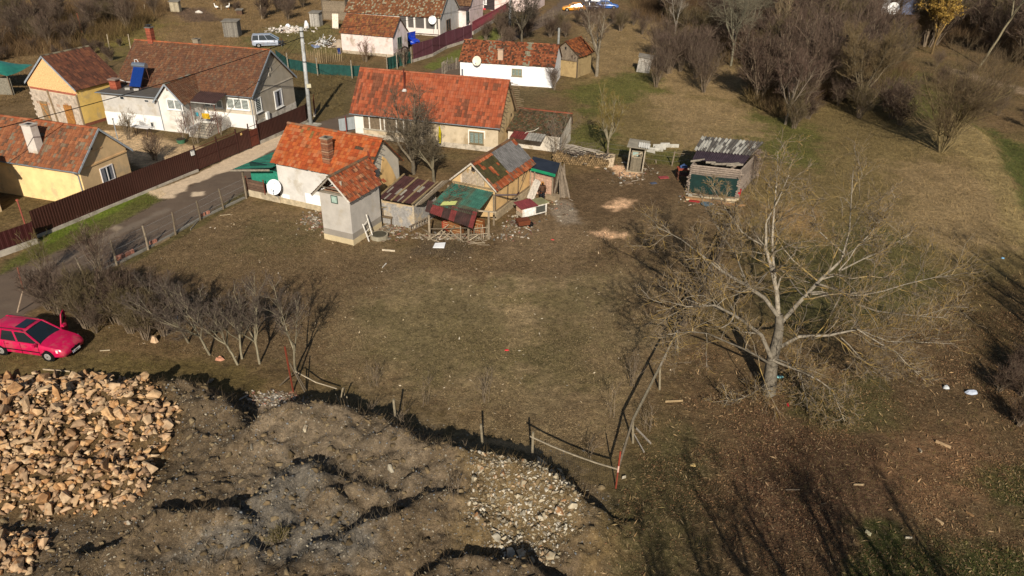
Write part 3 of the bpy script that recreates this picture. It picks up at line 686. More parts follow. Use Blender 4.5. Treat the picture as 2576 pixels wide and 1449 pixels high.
# flat roofed extension with gabled porch
fy = -3.0; ex0 = -14.2; ex1 = -7.9; px1 = -5.35; ez = 3.25
m = MB(); m.bx(ex0, ex1, fy, .02, -.4, ez-.15, S('bdb8b0')); m.build('extension_wall', M_plaster, Bh.root)
m = MB(); m.bx(ex0-.03, ex1, fy-.03, 0, -.4, 1.35, S('e6e4df')); m.build('plinth', M_white, Bh.root)
m = MB(); m.bx(ex0-.3, ex1+.1, fy-.3, 0.4, ez-.13, ez, S('5a5550')); m.build('flat_roof', M_concrete, Bh.root)
gutter(Bh, x0=ex0-.3, x1=ex1+.05, y=fy-.37, z=ez-.03, downs=((ex1+.02, fy),))
for a, b in (((1000,800),(1045,835)), ((1205,830),(1250,857))): winpx(Bh, 'y', fy, '1', a, b, panes=1, fw=.05, fcol=S('c9c5bf'), sill=False)
for a, b in (((1052,995),(1085,1045)), ((1258,1020),(1290,1065))): winpx(Bh, 'y', fy-.03, '1', a, b, panes=1, fw=.05, fcol=S('b9b6b0'), sill=False)
m = MB(); m.bx(ex1, px1, fy-.05, .02, -.4, ez-.15, S('d8d3ca')); xm = (ex1+px1)/2; ap = 4.55
m.ext([(ex1, ez-.15), (px1, ez-.15), (xm, ap-.12)], fy-.05, 0, 'y', S('d8d3ca')); pw = m.build('porch_wall', M_plaster, Bh.root)
m = MB(); m.bx(xm-.1, xm+.1, fy-.07, fy-.045, 3.9, 4.2, S('6b4a35')); m.build('porch_vent', M_wood, Bh.root)
mb = MB(); e = .35; hw = xm-(ex1-e); sl = (ap-(ez-.1))/((px1-ex1)/2); ze = ap-sl*hw
Ln = 3.0+1.2
for sx in (-1, 1):
    tiles(mb, (xm+sx*hw, fy-.35, ze), (0,1,0), (-sx*hw, 0, ap-ze), Ln, math.hypot(hw, ap-ze), .2, .26, .02, brn)
ridge_tiles(mb, (xm, fy-.35, ap+.03), (xm, fy-.35+Ln, ap+.03), pal(['a8a091','8d7f6c','9a5a40']))
pr = mb.build('porch_roof', M_oldtile, Bh.root)
m = MB()
for sx in (-1, 1): m.beam((xm, fy-.37, ap-.02), (xm+sx*hw, fy-.37, ze-.02), .04, .14, S('8d949a'))
m.build('bargeboard', M_metal, pr)
winpx(Bh, 'y', fy-.05, '1', (1388,822), (1535,925), panes=2, fw=.1, blinds=S('e6eae2'))
gutter(Bh, x0=px1-.1, x1=px1+.05, y=fy-.3, z=ez-.05, downs=((px1-.1, fy-.05),))
# awning, stairs, railing
m = MB(); corrugated(m, (px1+.1, -2.3, 2.85), (px1+3.0, -2.3, 2.85), (px1+.1, -.05, 3.35), (px1+3.0, -.05, 3.35), 14, .02, lambda u, v: S('43302c')); m.build('awning', M_sheet, Bh.root)
m = MB()
m.tube([(px1+.2,-2.25,2.8),(px1+.2,-2.25,0)], .03, 6, S('6d3f35')); m.tube([(px1+2.8,-2.25,2.8),(px1+2.8,-2.25,0)], .03, 6, S('7d4a3d')); m.tube([(px1+.1,-2.3,2.8),(px1+3,-2.3,2.8)], .03, 6, S('b9b7b2')); m.build('awning_frame', M_metal, Bh.root)
m = MB(); m.bx(px1, px1+2.6, -2.0, 0, -.3, 1.0, S('d9d5cc')); 
for i in range(6): m.bx(px1+1.0, px1+2.6, -2.0-.3*(i+1), -2.0-.3*i, -.3, 1.0-.165*(i+1), S('a59c8c'))
m.bx(px1+.7, px1+.98, -3.8, -2.0, -.3, .85, S('dcd9d2')); m.build('steps', M_concrete, Bh.root)
m = MB()
for i in range(8): m.tube([(px1+2.62, -2.0-.24*i, .9-.13*i), (px1+2.62, -2.0-.24*i, 1.75-.13*i)], .015, 5, S('6d4a40'))
m.tube([(px1+2.62,-2.0,1.8),(px1+2.62,-3.8,.75)], .025, 5, S('6d4a40')); m.build('railing', M_metal, Bh.root)
# solar water heater standing on the flat roof
q0 = Bh.on('z', px('1', 1080, 745), ez); q1 = Bh.on('z', px('1', 1170, 752), ez)
sw = thing('solar_water_heater', 'solar water heater with blue tubes and steel tank on the flat roof', 'water heater', Bh.l2w((q0[0], q0[1]+.1, ez)), Bh.yaw)
m = MB(); m.slab([(0,0,.25),(1.25,0,.25),(1.25,1.15,1.9),(0,1.15,1.9)], .05, S('101c3a')); m.build('collector', mat('solar_glass', rough=.15, var=.1, bump=0, spec=.7), sw)
m = MB()
for i in range(14): x = .06+i*.087; m.tube([(x,-.02,.26),(x,1.12,1.92)], .028, 6, S('1b3f8c'))
m.build('tube_row', mat('blue_glass', rough=.15, var=.05, bump=0, spec=.8), sw)
m = MB(); m.tube([(-.1,1.25,2.0),(1.35,1.25,2.0)], .26, 16, S('a9b2bc')); m.build('tank', mat('steel', rough=.3, metal=.8, var=.05, bump=0), sw, smooth=False)
m = MB()
for x in (.02, 1.23): m.beam((x,0,0),(x,0,.25),.04,col=S('6b4a40')); m.beam((x,1.5,0),(x,1.3,1.8),.04,col=S('6b4a40')); m.beam((x,0,.1),(x,1.5,.1),.04,col=S('6b4a40')); m.beam((x,.6,1.0),(x,1.45,.6),.03,col=S('6b4a40'))
m.build('frame', M_metal, sw)
m = MB(); m.tube([(.2,1.2,2.25),(.2,1.2,2.5),(.5,1.2,2.55),(.6,1.2,2.3)], .03, 6, S('d9d9d6')); m.tube([(0,1.2,.3),(-1.2,1.0,.35),(-1.8,1.0,.5)], .035, 6, S('cfc9c6')); m.build('pipe', M_metal, sw)
for x in (-.05, .95):
    tag((lambda o: o)(MB.build((lambda mm: (mm.box((0,0,.1),(.45,.2,.2),.1,S('a8a29a')), mm)[1])(MB()), 'concrete_block', M_concrete, None, loc=Bh.l2w((q0[0]+x+.1, q0[1]-.25, ez+.002)))), 'concrete block under the '+('left' if x < 0 else 'right')+' foot of the solar water heater', 'block')
q = Bh.on('z', px('1', 945, 750), ez); cs = thing('brick_chimney_stack', 'short brick chimney stack on the flat roof of the grey white house', 'chimney', Bh.l2w((q[0], q[1]+.4, ez)), Bh.yaw)
m = MB()
for i in range(10): m.box((0,0,.045+.085*i),(.75+rnd.uniform(-.02,.02),.6,.075),0,rnd.choice([S('934a34'),S('9f553d'),S('804432')]))
m.box((0,0,.42),(.71,.56,.84),0,S('8d8172')); m.build('shaft', M_brick, cs); m = MB(); m.box((0,0,.91),(.9,.75,.1),0,S('8d7a6d')); m.build('cap', M_concrete, cs)
# ---------------- C: yellow barn with board gable
Cc = House('yellow_barn', 'yellow rendered barn with chipboard gable and ribbed brown tile roof', 'barn', -39.0, 74.2, 66.0, 4.7, 6.6, 3.55, 6.35, oe=.2, og=.2)
Cc.walls(M_plaster, S('d4b366'), gcol=S('c4b39a'))
gable_roof(Cc, pal(['6e3f33','7a4436','8a4d3a','60382f'], jit=.12), pal(['9a8a72','6e5545']), tw=.2, th=.36, prof=.05, mt=M_tile, rjit=.008)
verge(Cc, 'l', S('8d949a'))
m = MB(); W = Cc.W; m.ext([(.0,3.2),(W,3.2),(W,Cc.rz(W)-.1),(W/2,Cc.hR-.1),(0,Cc.rz(0)-.1)], -Cc.L-.06, -Cc.L-.001, 'x', S('e3b27d'))
osb = m.build('chipboard_gable', mat('chipboard', var=.3, scale=9, fine=.35, bump=.1), Cc.root)
for (y0, y1, zt, lb) in ((1.2, 2.3, 1.95, None), (4.6, 5.6, 1.9, 'grey weathered door')):
    m = MB(); plank_wall(m, (-Cc.L-.07, y0), (-Cc.L-.07, y1), .1, zt, .05, .18, lambda u, v: mul(S('9a6a35' if zt > 1.92 else '8a7458'), rnd.uniform(.85,1.1)))
    m.beam((-Cc.L-.11, y0+.1, .3), (-Cc.L-.11, y1-.1, zt-.2), .03, .12, S('a9743c')); m.beam((-Cc.L-.11, y0, zt-.3), (-Cc.L-.11, y1, zt-.3), .03, .12, S('a9743c'))
    m.build('door', M_wood, Cc.root)
m = MB()
for j in range(11):
    for i in range(14):
        m.box((-Cc.L-.012, .25+i*.47+(j % 2)*.2, .15+j*.26), (.02, .44, .235), 0, mul(S('b8a896' if rnd.random() < .93 else 'a88a74'), rnd.uniform(.9,1.08)))
m.bx(-Cc.L-.02, -Cc.L, .1, Cc.W-.1, 2.98, 3.18, S('a05e48'))
m.build('block_facing', M_stone, Cc.root)
for y in (.05, 3.7): m = MB(); m.beam((-Cc.L-.09, y, 0), (-Cc.L-.09, y+(.3 if y > 1 else 0), 3.1), .12, .12, S('8d7a60')); m.build('timber_post', M_wood, Cc.root)
m = MB(); m.bx(-Cc.L, 0, -.02, 0, -.2, .35, S('7a4a38')); m.build('plinth', M_brick, Cc.root)
# ---------------- E: long house with big orange roof
Eh = House('long_orange_roof_house', 'long plaster house under a large orange ribbed tile roof with thin stovepipe', 'house', -1.41, 64.28, -16.1, 13.87, 4.94, 2.32, 5.80)
Eh.walls(M_dirtyplaster, S('bfae92'), gcol=S('cdb183'))
def fE(u, v):
    k = vnoise(u*58, v*2.2, 1.0, 301)*.7+vnoise(u*9, v*2, 1.0, 305)*.45
    if k > .72 and .08 < v < .85: return mul(S('8a4a38'), rnd.uniform(.8,1.15))
    if v < .5 and rnd.random() < .2: return S('8f4a38')
    return None
gable_roof(Eh, pal(['b9543a','c25c40','b04e36','bd5f47'], fn=lambda u, v: fE(u, v), jit=.07), pal(['c4684e','b9583f']), tw=.235, th=.34, prof=.05, mt=M_tile, rjit=.006)
gutter(Eh)
m = MB()
for i in range(13):       # batten ends sticking out past the right verge, and loose rafters behind
    y = -.2+i*.22; z = Eh.rz(y)-.1
    if y < Eh.W*.5: m.beam((.2, y, z), (.62+rnd.uniform(-.15,.1), y, z-.02), .035, .05, S('4f4334'))
m.build('batten', M_wood, Eh.root)
m = MB()
for i in range(15): y = Eh.W*.55+i*.19; z = Eh.rz(min(y, Eh.W+.34))+.02; m.beam((-.4, y, z), (1.0+rnd.uniform(-.25,.25), y, z-.05), .035, .05, S('75654f'))
m.beam((.25, Eh.W*.5, Eh.hR-.1), (.25, Eh.W+.3, Eh.hE-.1), .08, .1, S('85755c'))
m.build('bare_batten', M_wood, Eh.root)
q = Eh.on('roof', px('3', 1487, 312)); m = MB(); m.tube([(q[0], q[1]+.05, q[2]-.2), (q[0], q[1]+.05, q[2]+1.95)], .075, 8, S('53231a')); sp = m.build('stovepipe', M_metal, Eh.root)
m = MB(); m.tube([(q[0], q[1], q[2]-.05), (q[0], q[1]+.02, q[2]+.16)], [.27,.12], 9, S('c9c4bc')); m.build('flashing', M_concrete, sp)
winpx(Eh, 'y', 0, '3', (2030,652), (2148,762), panes=3, fcol=S('75664a'), fw=.07, glass=mat('green_curtain_glass', col=S('77837a'), rough=.3, var=.4, scale=9, bump=0))
m = MB()
a = Eh.on('y', px('3', 2024, 645), 0); b = Eh.on('y', px('3', 2156, 650), 0); 
m.bx(a[0]-.04, b[0]+.04, -.015, 0, a[2]-.02, a[2]+.09, S('e9e5dd')); m.bx(a[0]-.06, a[0]+.02, -.014, 0, a[2]-1.35, a[2]-.02, S('e4dfd5')); m.bx(b[0]-.02, b[0]+.06, -.014, 0, a[2]-.6, a[2]-.02, S('e4dfd5')); m.build('white_surround', M_white, Eh.root)
m = MB(); x0 = -Eh.L    # veranda at the left: dark panel painted as the shaded recess behind posts
m.bx(x0+.9, x0+5.6, -.03, 0, .95, 2.35, S('6e5f4c')); m.build('veranda_shade', M_wood, Eh.root)
m = MB()
for x in (.85, 1.5, 2.6, 3.0, 4.2, 4.9, 5.6): m.bx(x0+x-.05, x0+x+.05, -.09, -.03, .9, 2.5, S('d9d2c4'))
m.bx(x0+.8, x0+5.7, -.1, -.03, .85, .97, S('a8a08f')); m.build('veranda_post', M_wood, Eh.root)
m = MB(); m.bx(x0-.02, x0+.8, -.02, 0, -.2, 2.4, S('dcd8d0')); m.build('white_patch', M_white, Eh.root)
m = MB(); m.bx(x0, 0, -.03, 0, -.4, .45, S('b7ab98')); m.bx(0, .03, -.03, Eh.W, -.4, .5, S('a99a80')); m.build('socle', M_concrete, Eh.root)
c = Eh.on('x', px('3', 2378, 515), 0); m = MB(); m.box((.01, c[1], c[2]), (.04,.25,.28), col=S('2e241b')); m.build('vent', M_wood, Eh.root)
# ---------------- D: cottage with bright orange roof, and its tower annex
Dh = House('orange_roof_cottage', 'small white plaster cottage with bright orange tile roof and tall brick chimney', 'cottage', -10.24, 48.88, -25.2, 7.87, 4.17, 3.20, 5.49, oe=.3, og=.25)
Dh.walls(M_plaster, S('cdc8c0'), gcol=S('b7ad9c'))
def missD(u, v): return (u > .9 and v < .55 and rnd.random() < .75) or (.76 < u < .83 and .66 < v < .74) or (u > .955 and rnd.random() < .5*(1-v)) 
def fD(u, v):
    if .09 < u < .34 and .55 < v < .92 and rnd.random() < .10: return S('94663f')
    if rnd.random() < .02: return S('944a2e')
gable_roof(Dh, pal(['c4512c','cc5a30','d0643a','b84a2a','c86a48'], fn=fD, jit=.1), pal(['b0603f','a5705a','c25a38']), tw=.24, th=.27, flat=True, prof=.01, mt=M_tile, miss=missD, rjit=.015)
q = Dh.on('roof', px('4', 1088, 468)); chimney(Dh, (q[0], q[1]+.22), (.62,.55), q[2]-.5, q[2]+1.75, M_brick, None, cap=S('9a8a76'), brickc=[S('7d5038'), S('8d6248'), S('6b4a38'), S('9a7a60')])
m = MB(); m.bx(-Dh.L-.03, .0, -.04, 0, -.3, .42, S('b5a587')); m.build('stone_base', M_stone, Dh.root)
for a, b in (((850,790),(1035,960)), ((605,800),(690,880))):
    m = MB(); p, q = Dh.on('y', px('4', *a), 0), Dh.on('y', px('4', *b), 0); m.bx(p[0], q[0], -.012, 0, q[2], p[2], S('efeeea')); m.build('white_patch', M_white, Dh.root)
m = MB(); pts = [(.9,.35),(2.2,.35),(3.6,.4),(3.9,1.6),(3.3,2.9),(2.6,3.9),(2.2,4.2),(1.9,3.2),(1.5,2.6),(1.7,1.8),(1.1,1.3)]
m.ext(pts, 0, .02, 'x', S('d2ac72')); m.build('bare_clay_patch', M_dirtyplaster, Dh.root)
m = MB()
for i in range(9): y = -.1+i*.26; z = Dh.rz(y)-.09; m.beam((-.1, y, z), (.5+rnd.uniform(-.08,.12), y, z), .03, .04, S('4a3c2c'))
m.build('batten', M_wood, Dh.root)
# tower annex, local frame like a house whose ridge recedes
tz = 3.45; tx, ty = U((890,618))[:2]; tw_yaw = R(-24.5)
T = thing('tower_annex', 'tall narrow grey plaster annex with steep patched tile roof in front of the cottage', 'outbuilding', (tx, ty, 0), tw_yaw)
TL, TD = 2.35, 3.35
class TT(House):
    def __init__(s): s.x0, s.y0, s.yaw, s.root = tx, ty, tw_yaw, T
Tt = TT()
m = MB(); m.bx(-TL, 0, 0, TD, -.4, tz, S('b3aca2')); m.build('wall', M_plaster, T)
m = MB(); m.bx(-TL-.02, .02, -.02, TD, -.4, .42, S('c2b08c')); m.bx(-TL-.006, .006, -.006, TD, .42, .85, S('8f877c')); m.build('base_course', M_plaster, T)
m = MB(); m.bx(-TL-.12, .05, -.08, .05, tz, tz+.12, S('7d7466')); m.bx(-.03, .1, 0, TD, tz-.1, tz+.04, S('6d6252')); m.build('wall_plate', M_wood, T)
wn = Tt.on('y', px('4', 1172, 862), 0); window(Tt, 'y', 0, (wn[0]-.26, wn[2]-.27), (wn[0]+.26, wn[2]+.27), panes=1, fcol=S('4a5a50'), fw=.045, glass=mat('pale_glass', col=S('9fb3a6'), rough=.25, var=.3, scale=4, bump=0), sill=False)
apx = Tt.on('y', px('4', 1108, 530), -.35); rap = Tt.on('y', px('4', 1530, 328), TD)
ax, az = -TL*.5+.0, 4.75
mb = MB(); hw = TL*.5+.32; ze = 3.3; yb = TD+.55
redp = pal(['a8492c','b5573a','94432e','9c5c44','bf7a5c','7a4030'], [4,4,3,2,1,2], jit=.15)
def missT(u, v): return (u > .82 and v < .5 and rnd.random() < .7)
tiles(mb, (ax+hw, -.45, ze), (0,1,0), (-hw, 0, az-ze), yb+.45, math.hypot(hw, az-ze), .17, .27, .045, redp, missT, .014)
tiles(mb, (ax-hw, -.45, ze), (0,1,0), (hw, 0, az-ze), yb+.45, math.hypot(hw, az-ze), .2, .3, .04, pal(['6b5a48','7a5540','8a5c44']), None, .02)
ridge_tiles(mb, (ax, -.45, az+.03), (ax, yb, az+.03), pal(['8a5c48','7d6a58','a0694e']), st=.3)
tr = mb.build('roof', M_oldtile, T)
m = MB()
for sx in (-1, 1): m.beam((ax, -.4, az-.05), (ax+sx*hw, -.4, ze-.05), .05, .1, S('8c8273' if sx < 0 else 'c9c2b6')); m.beam((ax, 1.0, az-.08), (ax+sx*(hw-.1), 1.0, ze), .07, .1, S('5a4d3d')); m.beam((ax, 2.3, az-.08), (ax+sx*(hw-.1), 2.3, ze), .07, .1, S('5a4d3d'))
m.beam((ax-.6, -.36, 4.0), (ax+.6, -.36, 4.0), .05, .08, S('6d6252'))
m.build('rafter', M_wood, tr)
m = MB(); m.bx(-TL+.08, -.1, .05, .6, tz+.01, tz+.03, S('b79a7c'))
for i in range(10): m.box((-TL+.3+i*.17, .25+rnd.random()*.3, tz+.1+.03*i), (.22,.3,.05), rnd.random(), S('b5654a'))
m.bx(-.62, -.5, -.02, .05, tz+.1, tz+1.0, S('a89a88'))
m.build('attic_rubble', M_tile, tr)
# rusty flashing sheet curling where the two roofs meet
m = MB()
pts = [((1530,330),4.6),((1590,420),4.1),((1600,520),3.7),((1625,600),3.45),((1610,660),3.15),((1560,665),3.1),((1545,560),3.35),((1520,440),3.9)]
vs = [Tt.w2l(U(px('4', *p), h_+.25)) for p, h_ in pts]; m.slab(vs, .01, S('7a3f2e')); m.build('rusty_flashing', M_sheet, T)
# ---------------- F: long white cottage further back
Fh = House('long_white_cottage', 'long low white cottage with mossy orange roof and a pale chimney', 'cottage', 4.45, 87.43, -11.8, 11.14, 5.2, 2.33, 4.3, oe=.15, og=.15)
Fh.walls(M_white, S('e9e7e6'))
def fF(u, v):
    if .27 < u < .34 or .66 < u < .72: return S('9c9078') if rnd.random() < .45 else None
    if rnd.random() < .25: return S('5f3b2c')
gable_roof(Fh, pal(['9c4a30','a8553a','8a4430','b05f42'], fn=fF, jit=.15), tw=.2, th=.25, mt=M_oldtile)
q = Fh.on('roof', px('n2', 550, 530)); chimney(Fh, (q[0], q[1]), (.6,.5), q[2]-.4, q[2]+1.0, M_plaster, S('b99d84'))
winpx(Fh, 'y', 0, 'n2', (650,620), (742,692), panes=3, fcol=S('8a7f62'), fw=.08, glass=_M['green_curtain_glass'])
q = Fh.on('y', px('n2', 1085, 420), Fh.W*.8); m = MB(); m.tube([(q[0]-.1, Fh.W*.7, 2.5), (q[0]-.1, Fh.W*.7, 6.0)], .13, 8, S('8d8d88')); m.build('flue_pipe', M_concrete, Fh.root)
q = Fh.on('y', px('n2', 203, 655), -.1); m = MB(); m.tube([(q[0], -.15, 0), (q[0], -.15, 1.5)], .1, 8, S('6b7078')); m.build('rain_pipe', M_metal, Fh.root)
# ---------------- G: little wood-gabled barn
q = U(px('n2', 1240, 708)); Gh = House('little_wooden_barn', 'little wooden barn with clay walls and sagging orange tile roof', 'barn', *(Vector((q[0], q[1]))+Vector((math.cos(R(58)), math.sin(R(58))))*3.6), 58, 3.6, 3.4, 2.5, 4.1, oe=.3, og=.2)
Gh.walls(M_dirtyplaster, S('a08a62'), gcol=S('a48c62'))
gable_roof(Gh, pal(['a04d2e','b35c36','7a3f2a','8c4a30']), tw=.22, th=.3, mt=M_oldtile, miss=lambda u, v: u < .25 and v < .3 and rnd.random() < .5, rjit=.03)
m = MB(); 
for i in range(20):
    y = .05+i*.17; 
    if y < Gh.W: m.bx(-Gh.L-.04, -Gh.L-.002, y-.075, y+.075, 2.0, Gh.rz(y)-.1, mul(S('7d6f5e'), rnd.uniform(.8,1.15)))
m.bx(-Gh.L-.06, -Gh.L-.04, Gh.W/2-.1, Gh.W/2+.1, 3.2, 3.5, (.01,.01,.01)); m.build('board_gable', M_wood, Gh.root)
m = MB(); 
for y in (.0, Gh.W): m.beam((-Gh.L-.07, y, 0), (-Gh.L-.07, y, 2.4), .12, .12, S('5d5040'))
m.beam((-Gh.L-.07, 0, 2.0), (-Gh.L-.07, Gh.W, 2.0), .1, .12, S('6d6050')); m.build('timber_frame', M_wood, Gh.root)
# ---------------- H: pink garage; I, J, K: village houses behind it
Hh = House('pink_garage_house', 'small pale pink garage house with old brown orange tile roof', 'garage', -16.17, 102.14, -19.5, 7.77, 4.24, 2.59, 4.71, oe=.15, og=.15)
Hh.walls(M_dirtyplaster, S('dccac1'), gcol=S('d8c9c6'))
gable_roof(Hh, pal(['8a4a33','96553a','7b4534','a0643f','a9583a'], jit=.13), pal(['a9583a','b06a4a']), tw=.22, th=.3, mt=M_oldtile)
verge(Hh, 'r', S('5a4c42'))
winpx(Hh, 'x', 0, 'n1', (1545,318), (1583,395), panes=2, fcol=S('5f6f5c'), fw=.08)
m = MB(); m.bx(-Hh.L, 0, -.03, 0, -.4, .35, S('ab9c86')); m.bx(0, .03, -.03, Hh.W, -.4, .5, S('7d766c')); m.build('socle', M_stone, Hh.root)
Ih = House('grey_gable_house', 'large house with lichen covered tile roof and open arcade behind the pink garage', 'house', -11.3, 117.0, -16.5, 15.5, 8.2, 2.6, 6.2, oe=.2, og=.2)
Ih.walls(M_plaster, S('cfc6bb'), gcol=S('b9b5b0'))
gable_roof(Ih, pal(['8f4f36','9c5c40','a8937a','7d4a36','b3a284'], [4,4,2,3,1], jit=.15), tw=.24, th=.3, mt=M_oldtile)
verge(Ih, 'r', S('8a8880'))
winpx(Ih, 'x', 0, 'n1', (1955,170), (1993,240), panes=2, fcol=S('5d4738'), fw=.08)
m = MB(); m.bx(-6.6, -.3, -.05, 0, 1.0, 2.55, S('55504c')); m.build('arcade_shade', M_yard, Ih.root)  # flat dark slab on the wall, coloured as the shade inside the arcade
m = MB()
for x in (-6.6, -5.2, -4.0, -2.3, -.6): m.bx(x-.12, x+.12, -.3, -.05, .9, 2.5, S('e0d8ce'))
m.bx(-6.8, -.2, -.32, -.05, .3, 1.0, S('ddd0c6')); m.build('arcade_pillar', M_white, Ih.root)
Jh = House('pink_gable_house', 'narrow pink gabled house with brown tile roof beyond the grey gable', 'house', -7.3, 125.5, -16.5, 9, 6.4, 3.1, 6.6, oe=.25, og=.2)
Jh.walls(M_plaster, S('d9c3be'))
gable_roof(Jh, pal(['6f4634','7d4f3a','8a5c44']), tw=.26, th=.32, mt=M_oldtile); verge(Jh, 'r', S('4d4340'))
winpx(Jh, 'x', 0, 'n1', (2122,105), (2150,175), panes=2, fcol=S('5f6a64'), fw=.08)
m = MB(); m.bx(-1.9, -.2, -1.3, 0, -.2, 2.7, S('d6cbc6')); m.slab([(-2.1,-1.5,2.7),(.1,-1.5,2.7),(.1,.2,3.1),(-2.1,.2,3.1)], .1, S('4a3a3a')); m.build('entrance_porch', M_plaster, Jh.root)
m = MB(); m.bx(-.21, -.17, -1.1, -.3, 0, 2.1, S('cfd3da')); m.build('door', M_metal, Jh.root)
Kh = House('pink_two_storey_house', 'pale pink two storey house with laundry by its doorway at the top of the photo', 'house', 3.0, 139.0, -16.5, 15, 8, 5.4, 8.5)
Kh.walls(M_plaster, S('e3ccc4')); gable_roof(Kh, pal(['8a4a33','96553a'])); 
for a, b in (((2195,-25),(2235,22)), ((2250,-18),(2297,38))):
    winpx(Kh, 'y', 0, 'n1', a, b, panes=2, fw=.12, curtains=S('c9c2c0'))
q = Kh.on('y', px('n1', 2318, 125), 0); m = MB(); m.bx(q[0]-1.0, q[0]+1.0, -.03, 0, .0, 2.4, S('3a3030')); m.build('doorway', M_yard, Kh.root)

Nh = House('left_neighbour_house', 'neighbouring house just beyond the left edge of the photo that shades the yellow cottage', 'house', -38.4, 45.6, -18, 10, 4.6, 2.8, 5.9)
Nh.walls(M_plaster, S('d8c49a')); gable_roof(Nh, pal(['8a4a33','96553a']), tw=.3, th=.4)
# far shack at the top right
q = U(px('n3', 1560, 110)); Sk = House('far_pink_shack', 'far pink shack with grey panels half hidden by the thicket at the top right', 'house', q[0]+3.5, q[1]+4, -10, 9, 6, 3.2, 5.5)
Sk.walls(M_plaster, S('c98f7a')); gable_roof(Sk, pal(['6d5f55','7a5a48','4f5560']), tw=.4, th=.5)
m = MB(); m.bx(-4.5,-1.5,-2.2,-.02,-.5,2.3,S('b5b2b0')); m.bx(-1.0,2.6,-1.2,-.02,-.5,3.4,S('6d7894')); m.build('lean_to_panel', M_metal, Sk.root)
# ------------------------------------------------------------------ things
class Th:
    def __init__(s, name, label, cat, base, group=None):
        s.base = Vector(base); s.root = thing(name, label, cat, s.base, 0, group)
    def part(s, mb, name, mt, parent=None, smooth=False):
        b = s.base; mb.v = [(v[0]-b.x, v[1]-b.y, v[2]-b.z) for v in mb.v]
        return mb.build(name, mt, parent or s.root, smooth)
def one(mb, name, mt, base, label, cat, group=None, smooth=False, kind=None):
    b = Vector(base); mb.v = [(v[0]-b.x, v[1]-b.y, v[2]-b.z) for v in mb.v]
    return tag(mb.build(name, mt, None, smooth, loc=b), label, cat, group, kind)
def g2(k, x, y): v = G(k, x, y); return v
def up(v, h): return Vector((v[0], v[1], v[2]+h))
def wood(k=1): return mul(S(rnd.choice(['8a7c68','7a6d5a','988a74','6d604e'])), k*rnd.uniform(.85,1.15))
# ---- brown sheet fence along the lane
BR = S('3c2119'); BR2 = S('4a251b')
def ribbed(mb, a, b, h0, h1, col, rib=.22, t=.018, h1b=None):
    a, b = Vector(a), Vector(b); d = (b-a); L = math.hypot(d.x, d.y); n = max(2, int(L/rib)); h1b = h1 if h1b is None else h1b
    nrm = Vector((d.y, -d.x, 0)).normalized()
    for i in range(n):
        t0, t1, t2, t3 = i/n, (i+.42)/n, (i+.5)/n, (i+.92)/n
        P = [a+d*q+nrm*o for q, o in ((t0,0),(t1,0),(t2,t),(t3,t),((i+1)/n,0))]; c = mul(col, rnd.uniform(.92,1.08))
        vs = []
        for q, p in zip((t0,t1,t2,t3,(i+1)/n), P): vs += [(p.x,p.y,p.z+h0),(p.x,p.y,p.z+h1+(h1b-h1)*q)]
        mb.add(vs, [(2*j,2*j+2,2*j+3,2*j+1) for j in range(4)], c)
def metal_fence(label, pts, h, base_h, col, posts=True, name='sheet_metal_fence', cat='fence', rib=.2, wallc=S('a89f90'), every=2.6, dark=.6):
    f = Th(name, label, cat, pts[0])
    m = MB(); w_ = MB()
    for a, b in zip(pts[:-1], pts[1:]):
        ribbed(m, a, b, base_h, h, col, rib); d = (b-a).normalized(); L = (b-a).length
        for e in (-.03, .0): pass
        w_.box(((a+b)/2)+Vector((0,0,base_h/2-.1)), (L, .22, base_h+.2), math.atan2(d.y, d.x), wallc)
    f.part(m, 'panel', M_metal)
    if base_h > .05: f.part(w_, 'base_wall', M_concrete)
    if posts:
        for a, b in zip(pts[:-1], pts[1:]):
            L = (b-a).length; n = max(1, round(L/every))
            for i in range(n+1):
                p = a+(b-a)*(i/n); q = MB(); d = (b-a).normalized(); p = p-Vector((d.y,-d.x,0))*(-.04); q.beam(p, up(p, h+.06), .07, .07, mul(col, .8)); f.part(q, 'post', M_metal)
    return f
F0 = g2('2', 0, 1255); F0 = F0+(F0-g2('2', 318, 1142))*1.5
metal_fence('low dark brown ribbed fence on a concrete wall at the left edge of the photo', [F0, g2('2', 318, 1142)], 1.55, .4, S('3c1a18'), rib=.3)
metal_fence('tall brown sheet metal fence between the lane and the yellow cottage', [g2('2', 312, 1097), g2('2', 1655, 542)], 1.95, .22, BR, posts=False)
metal_fence('brown sheet metal fence in front of the grey white house gable', [g2('2', 2175, 312), g2('2', 2564, 140), g2('3', 700, 545)], 1.85, .3, BR, posts=False)
metal_fence('short brown fence return behind the lamp pole', [g2('3', 735, 530), g2('3', 740, 470)], 1.6, .1, S('7a3320'), posts=False)
gt = Th('driveway_gate', 'brown double driveway gate with handrail bars between dark posts', 'gate', g2('2', 1655, 542))
P_ = [g2('2', 1660, 540), g2('2', 1838, 462), g2('2', 1998, 392)]
for a, b in zip(P_[:-1], P_[1:]):
    m = MB(); ribbed(m, a, b, .1, 1.75, S('40231b'), .16); d = b-a
    m.beam(up(a,1.0), up(b,1.0), .07, .05, S('3c1a14')); lf = gt.part(m, 'gate_leaf', M_metal)
    m = MB(); m.tube([up(a,1.9), up(b,1.9)], .03, 6, S('5a2a1c')); gt.part(m, 'top_bar', M_metal, lf)
for p in P_: m = MB(); m.beam(p, up(p, 2.2), .1, .1, S('34160f')); gt.part(m, 'post', M_metal)
gd = Th('pedestrian_gate', 'narrow brown garden gate with small number plate beside the driveway gate', 'gate', g2('2', 2100, 350))
a, b, c = g2('2', 1998, 392), g2('2', 2100, 350), g2('2', 2172, 318)
m = MB(); ribbed(m, a, b, .1, 1.8, S('40231b'), .16); gd.part(m, 'side_panel', M_metal)
